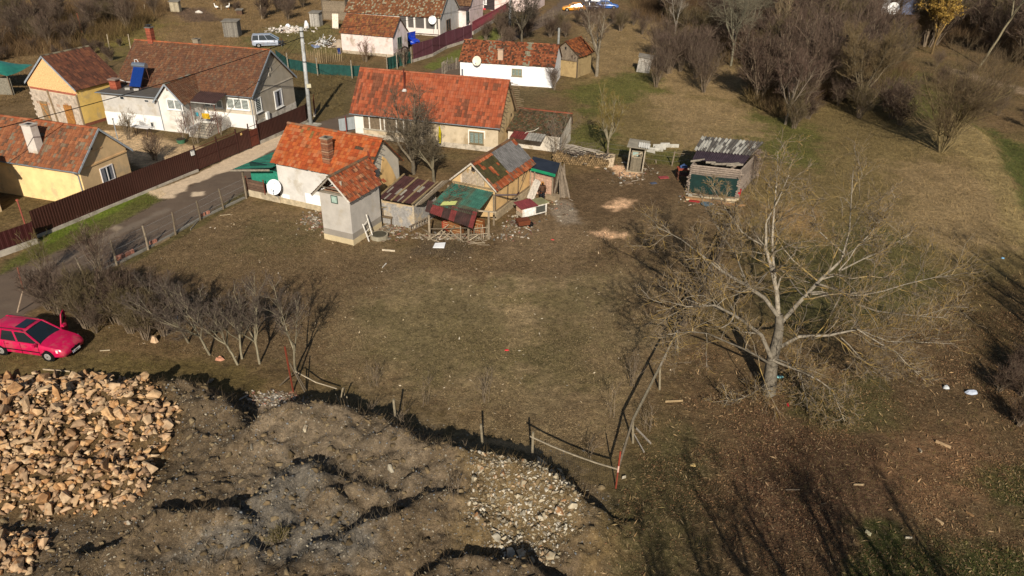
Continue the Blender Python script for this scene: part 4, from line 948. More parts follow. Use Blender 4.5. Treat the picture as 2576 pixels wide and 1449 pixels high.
m = MB(); ribbed(m, b, c, .1, 1.6, S('5a2a1c'), .16); m.beam(up(b,1.0), up(c,1.0), .05, .05, S('3c1a14')); dr = gd.part(m, 'gate_leaf', M_metal)
m = MB(); m.tube([up(b,1.9), up(c,1.9)], .025, 6, S('5a2a1c')); gd.part(m, 'top_bar', M_metal, dr)
for p in (b, c): m = MB(); m.beam(p, up(p, 2.25), .09, .09, S('34160f')); gd.part(m, 'post', M_metal)
m = MB(); p = a+(b-a)*.4; m.box(up(p, 1.6)+Vector((.04,-.06,0)), (.18,.02,.2), R(60), S('c9a56a')); gd.part(m, 'number_plate', M_metal)
p = g2('2', 1640, 545); mbx = Th('mailbox', 'small grey letterbox on the fence left of the driveway gate', 'letterbox', up(p, 1.5))
m = MB(); m.box(up(p, 1.65)+Vector((.05,-.12,0)), (.3,.16,.36), R(60), S('c9c9c4')); mbx.part(m, 'box', M_metal); m = MB(); m.box(up(p, 1.85)+Vector((.05,-.12,0)), (.34,.2,.04), R(60), S('8d8d8a')); mbx.part(m, 'lid', M_metal)
p = g2('2', 215, 1000); m = MB(); m.tube([p, up(p,1.9)], .05, 8, S('8d4a3d')); m.tube([up(p,1.9), up(p,2.0)], .09, 8, S('a0523f')); one(m, 'fence_post', M_metal, p, 'rusty red capped pipe post behind the left end of the brown fence', 'post')
# ---- wire fence along the lane
wf = Th('wire_fence', 'wire fence on crooked wooden posts between the lane and the yard', 'fence', g2('2', 2060, 768))
ps = []
for (bx, by), (tx_, ty_) in (((2060,768),(2030,590)),((1870,858),(1827,685)),((1677,950),(1640,785)),((1467,1072),(1437,880)),((1240,1198),(1190,995)),((977,1330),(915,1090)),((718,1448),(630,1260))):
    b = g2('2', bx, by); t = U(px('2', tx_, ty_), 0); t = UY(px('2', tx_, ty_), b.y+rnd.uniform(-.05,.05)); t = Vector(t); t = b+(t-b).normalized()*min((t-b).length, 1.75)
    m = MB(); m.tube([b-Vector((0,0,.2)), (b+t)/2+Vector((.02,0,0)), t], [.07,.065,.055], 7, wood(.9)); wf.part(m, 'post', M_wood); ps.append((b, t))
m = MB()
for (b0, t0), (b1, t1) in zip(ps[:-1], ps[1:]):
    for k in (.3, .6, .92): m.tube([b0+(t0-b0)*k, b1+(t1-b1)*k], .006, 3, S('8a8a86'))
    n = 26
    for i in range(n):
        q = i/n; a = b0+(b1-b0)*q; c = b0+(t0-b0)*.9; a2 = c+((b1+(t1-b1)*.9)-c)*(q+.03); m.tube([a, a2], .003, 3, S('7a7a78'))
wf.part(m, 'wire', M_metal)
m = MB()
for (b0, _), (b1, _) in zip(ps[:-1], ps[1:]): d = b1-b0; m.box((b0+b1)/2+Vector((-.15,.05,.02)), (d.length, .18, .2), math.atan2(d.y, d.x), S('8a8478'))
wf.part(m, 'concrete_strip', M_concrete)
for (x, y, n, lab) in ((1025,1270,7,'row of old bricks standing on edge against the wire fence, longest row'), (1095,1240,5,'second short row of upright bricks beside the longest brick row'), (1295,1150,4,'row of four upright bricks by a plank at the wire fence'), (1705,925,3,'pale upright bricks at a leaning fence post'), (1750,905,2,'two orange bricks lying by the wire fence')):
    b = g2('2', x, y); m = MB(); d = R(60)
    for i in range(n): m.box(b+Vector((math.cos(d), math.sin(d), 0))*(i-n/2)*.13+Vector((0,0,.16)), (.1,.12,.34+rnd.uniform(-.03,.03)), d+rnd.uniform(-.1,.1), mul(S('b57a63'), rnd.uniform(.8,1.2)))
    one(m, 'brick_row', M_brick, b, lab, 'bricks', 'rows of bricks along the wire fence')
def plank(k, a, b, lab, col=None, w_=.14, t=.03, z=.05, grp='loose planks on the ground', cat='plank', name='plank'):
    p, q = up(g2(k, *a), z), up(g2(k, *b), z); m = MB(); m.beam(p, q, t, w_, col or wood()); return one(m, name, M_wood, (p+q)/2-Vector((0,0,z)), lab, cat, grp)
plank('2', (1300,1165), (1420,1100), 'pale plank leaning beside the row of four bricks', S('8d7a60'))
plank('2', (1595,1035), (1655,965), 'grey plank lying below a leaning fence post', S('8a8376'))
plank('2', (1840,915), (1930,905), 'thin pale stick on the yard grass below the wire fence', S('a8987c'), .04)
plank('4', (1690,1420), (1830,1432), 'short pale board lying in front of the tower annex', S('b9ab94'))
plank('V', (962,675), (972,664), 'small white stick in the middle of the yard', S('d9d2c6'), .06)
plank('n5', (290,68), (470,82), 'pale straight stick above the stone pile', S('a8967a'), .07)
plank('n4', (690,770), (760,765), 'bleached twig on the grass in front of the red car', S('b5a68a'), .04)
plank('n8', (325,350), (435,345), 'flat pale board left of the big tree trunk', S('9a8462'), .12)
plank('n8', (140,540), (232,635), 'fallen grey rail leaning beside the field fence', S('a89e90'), .09, z=.25)
plank('n8', (120,560), (190,683), 'second fallen rail at the foot of the field fence', S('a89e90'), .07, z=.2)
plank('n8', (2020,600), (2115,640), 'pale broken board in the leaves at lower right', S('a98e6c'), .16)
plank('n8', (1505,870), (1567,872), 'short light lath lying in the dark leaves', S('a08a6a'), .08)
plank('n8', (1080,903), (1168,903), 'thin straight lath in the brown leaves', S('8f7d68'), .04)
plank('n8', (2210,1040), (2260,1070), 'brown bark strip near the right edge', S('8f6f4c'), .08)
plank('n8', (2020,1085), (2070,1118), 'split pale slat among bark chips', S('b59a76'), .08)
plank('n8', (1830,1203), (1872,1205), 'white slat lying on dark grass', S('c9bda6'), .08)
plank('n8', (1580,1165), (1612,1190), 'cream coloured slab of wood near the bottom right', S('cfc5a0'), .2)
# ---- village street fences
metal_fence('violet brown sheet fence along the lane beside the pink garage', [g2('n1', 1680, 522), g2('n1', 1840, 472), g2('n1', 1955, 408), g2('n1', 2170, 338)], 2.25, .35, S('553139'), rib=.3)
fl = Th('red_lattice_fence', 'dark red lattice fence on a low wall continuing up the lane', 'fence', g2('n1', 2175, 292))
a, b = g2('n1', 2178, 292), g2('n1', 2480, 112); m = MB(); n = 70
for i in range(n): p = a+(b-a)*(i/n); m.beam(up(p,.5), up(p,1.9), .09, .02, S('5f1f28'))
for h in (.7, 1.7): m.beam(up(a,h), up(b,h), .05, .05, S('4a1820'))
fl.part(m, 'lattice_panel', M_metal); m = MB(); d = b-a; m.box((a+b)/2+Vector((0,0,.2)), (d.length,.25,.55), math.atan2(d.y,d.x), S('9c948a')); fl.part(m, 'base_wall', M_concrete)
def net_fence(label, pts, h, col, name='shade_net_fence', pk=(), ph=1.9):
    f = Th(name, label, 'fence', pts[0])
    m = MB()
    for a, b in zip(pts[:-1], pts[1:]):
        n = 12; d = b-a; nr = Vector((-d.y,d.x,0)).normalized()
        for i in range(n):
            o0, o1 = [.08*math.sin(i*1.7), .08*math.sin((i+1)*1.7)]
            p, q = a+d*(i/n), a+d*((i+1)/n); m.add([p+nr*o0, q+nr*o1, up(q+nr*o1*.2, h), up(p+nr*o0*.2, h)], [(0,1,2,3)], mul(col, rnd.uniform(.85,1.1)))
    f.part(m, 'net', M_net)
    for p in pk: m = MB(); m.tube([p, up(p, ph)], .07, 6, S('8d8372')); f.part(m, 'post', M_wood)
    return f
net_fence('long dark green shade net fence behind the grey white house', [g2('n1', 530, 500), g2('n1', 640, 580), g2('n1', 870, 622), g2('n1', 1165, 640), g2('n1', 1240, 640)], 1.25, S('1e4640'), pk=[g2('n1', 632, 590), g2('n1', 878, 635), g2('n1', 1167, 658)], ph=2.1)
net_fence('short green net fence at the lane corner below the pink garage', [g2('n1', 1465, 590), g2('n1', 1560, 560), g2('n1', 1670, 525)], 1.5, S('1f443b'), pk=[g2('n1', 1462, 600), g2('n1', 1545, 580), g2('n1', 1600, 560), g2('n1', 1665, 530)], ph=2.0)
def pickets(label, pts, n, h, col='6d5f4e', name='picket_fence', rail=True, jit=.2, w_=.09):
    f = Th(name, label, 'fence', pts[0]); m = MB(); tot = sum((b-a).length for a, b in zip(pts[:-1], pts[1:]))
    for a, b in zip(pts[:-1], pts[1:]):
        k = max(2, int(n*(b-a).length/tot))
        for i in range(k):
            p = a+(b-a)*(i/k); hh = h*(1+rnd.uniform(-jit, jit)); m.beam(p, p+Vector((rnd.gauss(0,.05), rnd.gauss(0,.05), hh)), w_, .025, mul(S(col), rnd.uniform(.7,1.3)))
        if rail: m.beam(up(a,h*.7), up(b,h*.7), .05, .05, mul(S(col), .8)); m.beam(up(a,h*.3), up(b,h*.3), .05, .05, mul(S(col), .8))
    f.part(m, 'picket_row', M_wood); 
    return f
pickets('grey paling fence along the right side of the upper lane', [g2('n2', 600, 330), g2('n2', 720, 250), g2('n2', 860, 220), g2('n2', 980, 185), g2('n2', 1110, 150)], 60, 1.4)
pickets('rough stick fence at the left end of the long white cottage', [g2('n2', 20, 690), g2('n2', 70, 640), g2('n2', 180, 620)], 22, 1.5, '7d7264')
pickets('thin stick palisade in the garden below the pink garage', [g2('n1', 780, 500), g2('n1', 900, 530), g2('n1', 1000, 525), g2('n1', 1095, 515)], 26, 1.5, '9a8666', rail=False, jit=.35, w_=.05)
pickets('dark upright paling fence in front of the far thicket', [g2('n2', 2190, 200), g2('n2', 2300, 240), g2('n2', 2420, 300)], 40, 1.6, '4f4338')
pf = Th('corrugated_gate', 'pale grey ribbed gate between the orange roof cottage and the long house', 'gate', g2('3', 950, 655)); m = MB(); ribbed(m, g2('3', 945, 662), g2('3', 1075, 640), .1, 1.3, S('9aa0a2'), .14); pf.part(m, 'panel', M_metal)
m = MB(); p = g2('3', 1005, 662); m.beam(p, up(p,1.6), .09, .09, S('6b2f2a')); pf.part(m, 'post', M_metal)
# ---- rail fence on the right of the yard
ff = Th('rail_fence', 'rough wooden rail fence running along the right and lower side of the yard', 'fence', g2('V', 1549, 1228))
def lean(b, tp, mx=3):
    t = Vector(UY(tp, b.y)); return b+(t-b).normalized()*min((t-b).length, mx)
posts = []
for b, t in (((1217,1150),(1210,1068)),((1338,1172),(1341,1088)),((998,1073),(990,1005)),((1593,1114),(1592,1056)),((1660,980),(1660,922)),((1706,885),(1703,832))):
    p = g2('V', *b); t_ = lean(p, t); m = MB(); m.beam(p-Vector((0,0,.2)), t_, .11, .09, mul(S('837862'), rnd.uniform(.85,1.05))); ff.part(m, 'post', M_wood); posts.append((p, t_))
rp = g2('V', 1549, 1228); rt = rp+Vector((.03,0,1.95)); m = MB(); m.beam(rp, rp+(rt-rp)*.45, .06, .06, S('7a3a2a')); m.beam(rp+(rt-rp)*.45, rp+(rt-rp)*.62, .062, .062, S('c9a090')); m.beam(rp+(rt-rp)*.62, rt, .06, .06, S('8a3a28')); ff.part(m, 'rusty_post', M_metal)
def rail(a, b, c=None, w_=.07, sag=.0):
    m = MB(); mid = (a+b)/2-Vector((0,0,sag)); m.tube([a, (a+mid)/2-Vector((0,0,sag*.3)), mid, (b+mid)/2-Vector((0,0,sag*.3)), b], w_*.55, 5, c or wood(1.1)); ff.part(m, 'rail', M_wood)
rail(posts[1][1]-Vector((.12,0,.2)), rp+Vector((.05,0,1.0)), S('857a66'), sag=.12)
rail(rp+Vector((0,0,1.0)), posts[3][1], S('776c5a'), .1); rail(posts[3][1], posts[4][1], S('7d735f'), .12); rail(posts[4][1], posts[5][1], S('958a78'), .1)
q = g2('V', 1850, 540); pr_ = posts[5][1]
for (bx, by) in ((1745,790),(1790,700),(1815,640),(1845,580)):
    p = g2('V', bx, by); t_ = up(p, 1.35)+Vector((rnd.gauss(0,.05),0,0)); m = MB(); m.beam(p, t_, .12, .12, wood(.8)); ff.part(m, 'post', M_wood); rail(pr_, t_, wood(.8), .1); pr_ = t_
m = MB()      # chicken wire
for (p, t_), (p2, t2) in zip([posts[0], posts[1]], [posts[1], (rp, rt)]):
    for i in range(40):
        k = i/40; a = p+(p2-p)*k; b = p+(p2-p)*(k+.025); m.tube([a, up(b, 1.1)], .0022, 3, S('4a4640')); m.tube([up(a, 1.1), b], .0022, 3, S('4a4640'))
ff.part(m, 'chicken_wire', M_metal)
pickets('rough dark board fence running from the log shed down behind the big walnut tree', [g2('V', 1700, 860), g2('V', 1745, 790), g2('V', 1790, 700), g2('V', 1815, 640), g2('V', 1850, 545)], 46, 1.25, '54483a', name='board_fence', jit=.35, w_=.14)
f2 = Th('sagging_wire_fence', 'sagging wire fence with rusty post below the row of small bare trees', 'fence', g2('n6', 325, 275))
p = g2('n6', 322, 275); m = MB(); t_ = lean(p, px('n6', 270, 0)); m.tube([p, t_], .045, 6, S('6d3222')); f2.part(m, 'rusty_post', M_metal)
for a, b in (((405,300),(300,100)), ((240,235),(330,150)), ((400,260),(340,160))): 
    pa = g2('n6', *a); m = MB(); m.tube([pa, lean(pa, px('n6', *b))], .035, 5, wood(.7)); f2.part(m, 'stake', M_wood)
a = up(g2('n6', 345, 240), .9); b = up(g2('n6', 590, 300), .45); m = MB(); m.tube([a, (a+b)/2-Vector((0,0,.15)), b], .03, 5, S('a2947c')); f2.part(m, 'rail', M_wood)
for bx, by, tx_, ty_ in ((600,370,620,250),(632,330,628,248),(650,390,645,300),(605,345,575,285)):
    pa = g2('n6', bx, by); m = MB(); m.tube([pa, lean(pa, px('n6', tx_, ty_))], .03, 5, S('93866e')); f2.part(m, 'stake', M_wood)
for x, y, tx_, ty_, lb in ((160,340,120,190,'rusty leaning post at the corner above the red car'), (120,500,158,350,'pale peeled post leaning above the red car')):
    pa = g2('n4', x, y); m = MB(); m.tube([pa, lean(pa, px('n4', tx_, ty_))], .04, 6, S('7a4a3a' if x > 150 else '9a8672')); one(m, 'leaning_post', M_wood, pa, lb, 'post')
pa = up(g2('n4', 480, 480), .9); pb = up(g2('n4', 565, 495), .9); m = MB(); m.beam(pa, pb, .03, .16, S('9a9078')); m.beam(up(pa,-.9), up(pa, .1), .05, .05, wood()); one(m, 'board_on_stake', M_wood, up(pa,-.9), 'weathered board nailed to a stake in the hedge behind the red car', 'board')
# fence between yard and meadow by the privy
f3 = Th('meadow_wire_fence', 'thin wire fence with wooden posts behind the wooden privy', 'fence', g2('6', 935, 500))
for b, t in (((925,500),(960,340)), ((215,400),(235,300)), ((755,470),(750,430))): pa = g2('6', *b); m = MB(); m.tube([pa, lean(pa, px('6', *t))], .06, 6, wood(1.1)); f3.part(m, 'post', M_wood)
pa, pb, pc = g2('6', 215, 400), g2('6', 925, 500), g2('6', 1110, 470); m = MB()
for h in (.35, .8, 1.2): m.tube([up(pa,h), up(pb,h), up(pc,h)], .012, 3, S('7a746a'))
f3.part(m, 'wire', M_metal); m = MB(); m.beam(up(pb, 1.2), up(pc, .8), .06, .06, wood(1.1)); f3.part(m, 'brace', M_wood)
# far lot posts
for i, (x, y, tx_, ty_, lb) in enumerate(((2190,160,2175,40,'tall bare stake near the goose field, beside a bramble'), (915,410,893,285,'bare stake on the slope left of the big brown roof'), (1095,420,1070,285,'bare stake just left of the big brown roof chimney'), (1210,95,1205,35,'stake at the edge of the brown thicket'), (1850,85,1848,40,'short white stake between two geese'), (690,290,640,100,'rusty leaning pole at the left thicket'))):
    pa = g2('1', x, y); m = MB(); m.tube([pa, lean(pa, px('1', tx_, ty_))], .055, 6, S('a99a82') if i != 5 else S('8a4a34')); one(m, 'stake', M_wood, pa, lb, 'stake')
# ---- lamp/utility poles and cables
pb = g2('V', 782, 314); pt = lean(pb, (757, 68), 12); pole = Th('utility_pole', 'tall pale concrete utility pole beside the lane behind the bright orange roof', 'utility pole', pb)
m = MB(); m.tube([pb-Vector((0,0,.2)), pt], [.21,.15], 10, S('a9aaa8')); pole.part(m, 'shaft', M_concrete, smooth=True)
m = MB(); p = pb+(pt-pb)*.42; m.box(p+Vector((.22,-.2,0)), (.4,.25,.32), .4, S('c9c1a4')); pole.part(m, 'lamp_box', M_metal)
m = MB(); m.box(pb+Vector((.2,-.2,.06)), (1.4,1.1,.14), R(-20), S('b5ad9d')); pole.part(m, 'footing', M_concrete)
for k in (.9, .96, .66): m = MB(); p = pb+(pt-pb)*k; m.tube([p-Vector((0,0,.05)), p+Vector((0,0,.05))], .19, 10, S('4a4a48')); pole.part(m, 'cable_clamp', M_metal)
pb2 = g2('n2', 632, 300); pt2 = lean(pb2, px('n2', 638, -60), 9); pole2 = Th('utility_pole', 'far concrete utility pole beside the upper lane near the dark red lattice fence', 'utility pole', pb2)
m = MB(); m.tube([pb2, pt2], [.22,.15], 10, S('b2b3b2')); pole2.part(m, 'shaft', M_concrete); m = MB(); m.tube([pt2-Vector((0,0,.5)), pt2-Vector((0,0,.4))], .2, 8, S('4a4a48')); pole2.part(m, 'cable_clamp', M_metal)
def cable(a, b, sag, lab, r=.014, col='3a3a3c'):
    a, b = Vector(a), Vector(b); m = MB(); pts = [a+(b-a)*(i/16)-Vector((0,0,sag*4*(i/16)*(1-i/16))) for i in range(17)]; m.tube(pts, r, 4, S(col)); one(m, 'overhead_cable', M_rubber, a, lab, 'cable', 'overhead cables')
pk = lambda k: pb+(pt-pb)*k
lo = Vector(UY(px('2', -260, 300), 42)); cable(pk(.9), (-38, 44.5, 6.3), .5, 'thick cable running from the utility pole over the yellow cottage', .03)
cable(pk(.95), Bh.l2w((0.05, .6, 4.2)), .15, 'thin cable from the utility pole to the grey gable wall')
cable(pk(.9), Bh.l2w((0.05, 1.6, 3.9)), .25, 'second thin cable to the bracket on the grey gable')
cable(pk(.66), Eh.l2w((-13.5, .2, 5.0)), .2, 'short cable from the utility pole to the long orange roof')
cable(pk(.97), pb2+(pt2-pb2)*.95, .9, 'long cable between the two concrete utility poles', .02)
cable(pb2+(pt2-pb2)*.8, Hh.l2w((-.3, 2, 4.6)), .4, 'cable from the far utility pole across the pink garage roof', .018)
# ---- dishes
q = Dh.on('y', px('4', 520, 728), -.55); dish('satellite_dish', 'big white satellite dish with faded lettering in front of the green lean-to', 'satellite dish', Dh.l2w(q), (-.1,-1,.35), .54, S('e9ebee'), logo=True, mastdir=(0,.3,-1.0))
q = Fh.on('y', px('n2', 335, 552), -.35); dish('satellite_dish', 'round cream satellite dish under the eave of the long white cottage', 'satellite dish', Fh.l2w(q), (-.25,-1,.35), .52, S('dcd3bd'), mastdir=(.1,.3,-.3))
q = Ih.on('y', px('n1', 1842, 168), -.6); dish('satellite_dish', 'white satellite dish on a mast before the arcaded grey house', 'satellite dish', Ih.l2w(q), (-.2,-1,.35), .6, mastdir=(0,.1,-1.9))
q = UY(px('n3', 1553, 67), 122); dish('satellite_dish', 'white satellite dish by the far shack at the top right', 'satellite dish', Vector(q), (-.4,-1,.35), .85, mastdir=(0,.2,-1.6))
# ---- green lean-to against the orange roof cottage
lt = thing('green_lean_to', 'green corrugated lean-to with board fence at the left of the cottage', 'lean-to', Dh.l2w((-9.8, 1, 0)), Dh.yaw)
ox, oy = -9.8, 1
def LL(x, y, z): return (x-ox, y-oy, z)
m = MB(); grn = lambda u, v: mul(S('23604f' if int(u*18) % 3 else '2b5246'), rnd.uniform(.85,1.15))
corrugated(m, LL(-12.0,-.35,2.0), LL(-12.0,4.0,2.0), LL(-8.15,-.35,2.75), LL(-8.15,4.0,2.75), 26, .03, grn); m.build('roof', M_sheet, lt)
m = MB(); m.beam(LL(-12.05,-.42,1.95), LL(-8.2,-.42,2.62), .07, .13, S('8a8070')); m.beam(LL(-11.2,-.1,-.2), LL(-11.2,-.1,2.1), .13, .13, S('6b5e4d')); m.beam(LL(-11.3,4,0), LL(-11.3,4,2.0), .13, .13, wood()); m.build('frame', M_wood, lt)
m = MB(); m.bx(*[v for v in (-10.8-ox, -7.95-ox, .3-oy, .34-oy, .95, 2.25)], col=S('2c7f68')); m.bx(-10.8-ox, -7.95-ox, .34-oy, .6-oy, 2.25, 2.55, S('17362f')); m.build('green_panel', mat('green_tarp', var=.2, scale=5, bump=.8, bs=14, rough=.6), lt)
m = MB(); m.bx(-11.0-ox, -7.9-ox, -.12-oy, .1-oy, -.4, .5, S('b5a68c')); m.build('base_wall', M_concrete, lt)
m = MB(); 
for i in range(4): m.box(LL(-10.1,-.1,.62+i*.22), (1.75,.04,.19), 0, mul(S('5f4a3c'), rnd.uniform(.8,1.3)))
for x in (-10.95,-9.25): m.beam(LL(x,-.14,.4), LL(x,-.14,1.6), .08, .05, S('6d3a2c'))
m.build('board_panel', M_wood, lt)
m = MB()
for i in range(5): m.box(LL(-9.0+i*.2,-.02,.85), (.18,.03,.8), 0, mul(S('e2d9d0'), rnd.uniform(.9,1.02)))
m.build('white_boards', M_wood, lt)
m = MB(); m.bx(-8.15-ox, -7.9-ox, -.05-oy, .0-oy, .4, 1.6, S('4a2f24')); m.build('dark_boards', M_wood, lt)
# ---- rusty roofed shed between annex and barn
sb = Vector((-7.3, 48.9, 0)); sh = Th('rusty_roof_shed', 'small shed with brown corrugated roof weighed down by poles, right of the tower annex', 'shed', sb)
FL, FRr, BLl, BRr = map(Vector, ((-9.5,48.55,2.0),(-6.75,47.55,1.95),(-8.1,51.7,2.5),(-5.35,50.4,2.4)))
m = MB(); corrugated(m, FL, FRr, BLl, BRr, 22, .03, lambda u, v: mul(mix(S('4a2f2c'), S('8a8376'), 1.0 if vnoise(u*9, v*5, 1, 401) > .68 or v < .08 or u < .06 else 0), rnd.uniform(.75,1.2))); sr = sh.part(m, 'roof', M_sheet)
for u in (.04, .42, .72, .97):
    m = MB(); a = FL+(FRr-FL)*u+Vector((0,0,.07)); b = BLl+(BRr-BLl)*u+Vector((0,0,.07)); m.beam(a-(b-a)*.04, b+(b-a)*.03, .12, .05, S('8a7655')); sh.part(m, 'batten', M_wood, sr)
for i in range(6):
    m = MB(); a = FRr+Vector((.1+.08*i,-.1,.0+.02*i)); b = BRr+Vector((.25+.1*i,.3,.05+.02*i)); m.tube([a, b], .05, 5, wood()); sh.part(m, 'pole', M_wood, sr)
w1, w2, w3 = Vector((-9.2,48.8,0)), Vector((-6.9,47.95,0)), Vector((-5.6,50.3,0)); m = MB()
for a, b in ((w1, w2), (w2, w3)): d = b-a; m.box((a+b)/2+Vector((0,0,.75)), (d.length, .12, 1.7), math.atan2(d.y,d.x), S('8f8b86'))
sh.part(m, 'wall', mat('grey_render', var=.3, scale=6, bump=.9, bs=12, fine=.3, stain=S('c4ab80'), samt=.6), )
m = MB(); m.beam(up(w1,1.65), up(w2,1.6), .1, .1, S('b09a78')); m.beam(up(w2,1.6), up(w3,1.85), .1, .1, S('9c8c70')); 
for p in (w1, w2, w3): m.beam(p, up(p,1.8), .12, .12, S('a89a84'))
sh.part(m, 'timber_frame', M_wood)
# ---- half-timbered barn
Kb = House('half_timbered_barn', 'small ochre clay half-timbered barn with orange and grey patched roof', 'barn', 1.33, 54.85, 63.4, 5.82, 3.54, 2.28, 4.02, oe=.25, og=.3)
Kb.walls(M_dirtyplaster, S('cda873'), gcol=S('c8a878'))
def fK(u, v):
    if .42 < u < .98 and v > .22+.0*u and not (u > .9 and v > .75): return mul(S('8a8682'), rnd.uniform(.85,1.1))
    if u < .46 and .18 < v < .85 and vnoise(u*14, v*8, 1, 411) > .42: return mul(S('54452a'), rnd.uniform(.8,1.3))
    if .12 < u < .5 and .2 < v < .9 and vnoise(u*10, v*6, 1, 421) > .75: return S('8d8474')
    if v < .25 and rnd.random() < .3: return mul(S('8a5a48'), rnd.uniform(.8,1.2))
gable_roof(Kb, pal(['b04e30','bc5a38','a5482c','c4684a'], fn=fK, jit=.12), pal(['7a4a36','6b4434','8a5a40']), tw=.23, th=.3, prof=.035, mt=M_oldtile, rjit=.018)
m = MB()
for x in (-5.8, -3.9, -2.2, -.05): m.bx(x-.07, x+.07, -.025, 0, .55, 2.3, S('6d5b45'))
m.bx(-5.82, 0, -.03, .0, .55, .68, S('7a6850')); m.beam((-1.6,-.02,1.5), (-1.1,-.02,2.1), .05, .12, S('6d5b45')); m.beam((-2.1,-.02,.7), (-.6,-.02,2.1), .03, .08, S('6d5b45')); m.build('timber_frame', M_wood, Kb.root)
m = MB(); m.bx(-5.9, .05, -.14, .0, -.4, .55, S('9c8b70')); m.build('stone_base', M_stone, Kb.root)
m = MB(); L_ = Kb.L
for i in range(26): y = .9+i*.075; zt = Kb.rz(y)-.25; m.bx(-L_-.02, -L_, y, y+.03, 2.35, min(zt, 3.4+.3*math.sin(i)), S('d6cfc4'))
for i in range(12): m.bx(-L_-.035, -L_-.02, .8, 2.7, 2.4+i*.09, 2.43+i*.09, S('5f5242'))
m.bx(-L_-.03, -L_, Kb.W/2-.14, Kb.W/2+.14, 3.3, 3.65, (.01,.01,.01)); m.bx(-L_-.04, -L_, 0, Kb.W, 2.2, 2.33, S('8a785c')); m.beam((-L_-.03,Kb.W/2-.35,2.3), (-L_-.03,Kb.W/2-.35,3.6), .05, .08, S('a8987c')); m.build('wattle_gable', M_wood, Kb.root)
verge(Kb, 'l', S('b5ab9c'), w=.1)
m = MB(); a = Kb.on('y', px('5', 900, 960), -.1); m.tube([(a[0], -.05, a[2]), (a[0]+.35, -.75, a[2]-.0), (a[0]+.75, -1.35, a[2]-.0), (a[0]+.8, -1.5, a[2]+.18)], .07, 8, S('3a2420')); m.build('stovepipe', M_metal, Kb.root)
# ---- green and red corrugated canopy in front of the barn
cb = Vector((-3.5, 47.5, 0)); cn = Th('patched_canopy', 'rough canopy of green and red corrugated sheets on posts in front of the clay barn', 'canopy', cb)
cTL, cTR, cBL, cBR = Vector((-4.3,50.0,2.62)), Vector((-1.35,48.85,2.4)), Vector((-5.5,47.2,2.15)), Vector((-2.5,45.6,2.05))
def fcan(u, v): return mul(mix(S('3d6a5a'), S('55523f'), min(1, max(0, (.95-vnoise(u*9, v*7, 1, 431)-.6*v)*2.2))), rnd.uniform(.85,1.12))
m = MB(); corrugated(m, cBL, cBR, cTL, cTR, 26, .03, fcan); cn.part(m, 'green_sheet', M_sheet)
def fred(u, v): return mul(mix(S('3f312c'), S('7a3a36'), 1.0 if ((.10 < u < .34 and v < .55+.2*vnoise(u*30, 1, 1, 7)) or (.50 < u < .62) or u > .9) else .15*vnoise(u*20, v*3, 1, 8)), rnd.uniform(.88,1.1))
dB = Vector((-.15,-1.15,-.42)); m = MB(); corrugated(m, cBL+dB*.6+Vector((-.35,.25,-.1)), cBR+dB+Vector((.05,0,0)), cBL+Vector((-.3,.5,.06)), cBR+Vector((.15,.35,.1)), 26, .035, fred); cn.part(m, 'red_sheet', M_sheet)
c1, c2, c3, c4 = g2('5', 180, 1445), g2('5', 600, 1449), g2('5', 820, 1440), Vector((-1.35,48.6,0))
for i, (p, h) in enumerate(((c1, 1.8), (c2, 1.6), (c3, 2.0), (c4, 2.3), (Vector((-4.6,49.9,0)), 2.5))): m = MB(); m.beam(p, up(p,h), .13, .13, wood(1.0)); cn.part(m, 'post', M_wood)
m = MB(); m.beam(up(c3,2.0)-Vector((.8,0,-.1)), up(c3,1.95)+Vector((.5,.1,0)), .1, .08, wood(1.1)); cn.part(m, 'beam', M_wood)
p = (cBL*.7+cBR*.3)+Vector((.2,.25,.1)); m = MB(); m.slab([p+Vector((-.5,-.1,0)), p+Vector((.5,.0,.02)), p+Vector((.62,.45,.1)), p+Vector((-.35,.35,.08))], .02, S('b9bd72')); one(m, 'yellow_sheet', M_cloth, p, 'pale yellow green sheet lying on the canopy roof', 'sheet')
m = MB(); 
for i in range(46): a = cBL+(cTL-cBL)*rnd.uniform(.1,.9)+(cBR-cBL)*rnd.uniform(.05,.45)+Vector((0,0,.12)); m.tube([a, a+Vector((rnd.uniform(-.5,.8), rnd.uniform(-.2,.8), rnd.uniform(0,.3)))], .012, 3, S('6b5440'))
one(m, 'brushwood', M_twig, cTL, 'tangle of dry brushwood lying on the green canopy sheet', 'brushwood')
# clutter under the canopy
for i, (k, x, y, dims, col, lb, nm, cat) in enumerate((('5',465,1330,(1.0,.5,1.15),'7d5230','orange brown slatted cupboard under the canopy','cupboard','cupboard'),('5',690,1330,(1.1,.3,1.0),'7d4a24','brown wooden headboard leaning under the canopy','headboard','headboard'),('5',370,1300,(.6,.4,.6),'8f3a28','red brown box under the canopy','box','box'))):
    p = g2(k, x, y+70); t = Th(nm, lb, cat, p); m = MB()
    rz = R(-28); m.box(up(p, dims[2]/2+.25), dims, rz, S(col)); b_ = t.part(m, 'body', M_wood)
    m = MB()
    for j in range(4): m.box(up(p, .35+dims[2]*(j+.5)/4)+Vector((-.02,-dims[1]/2-.03,0)), (dims[0]*.9,.03,.03), rz, S('b5986e'))
    t.part(m, 'trim', M_wood, b_)
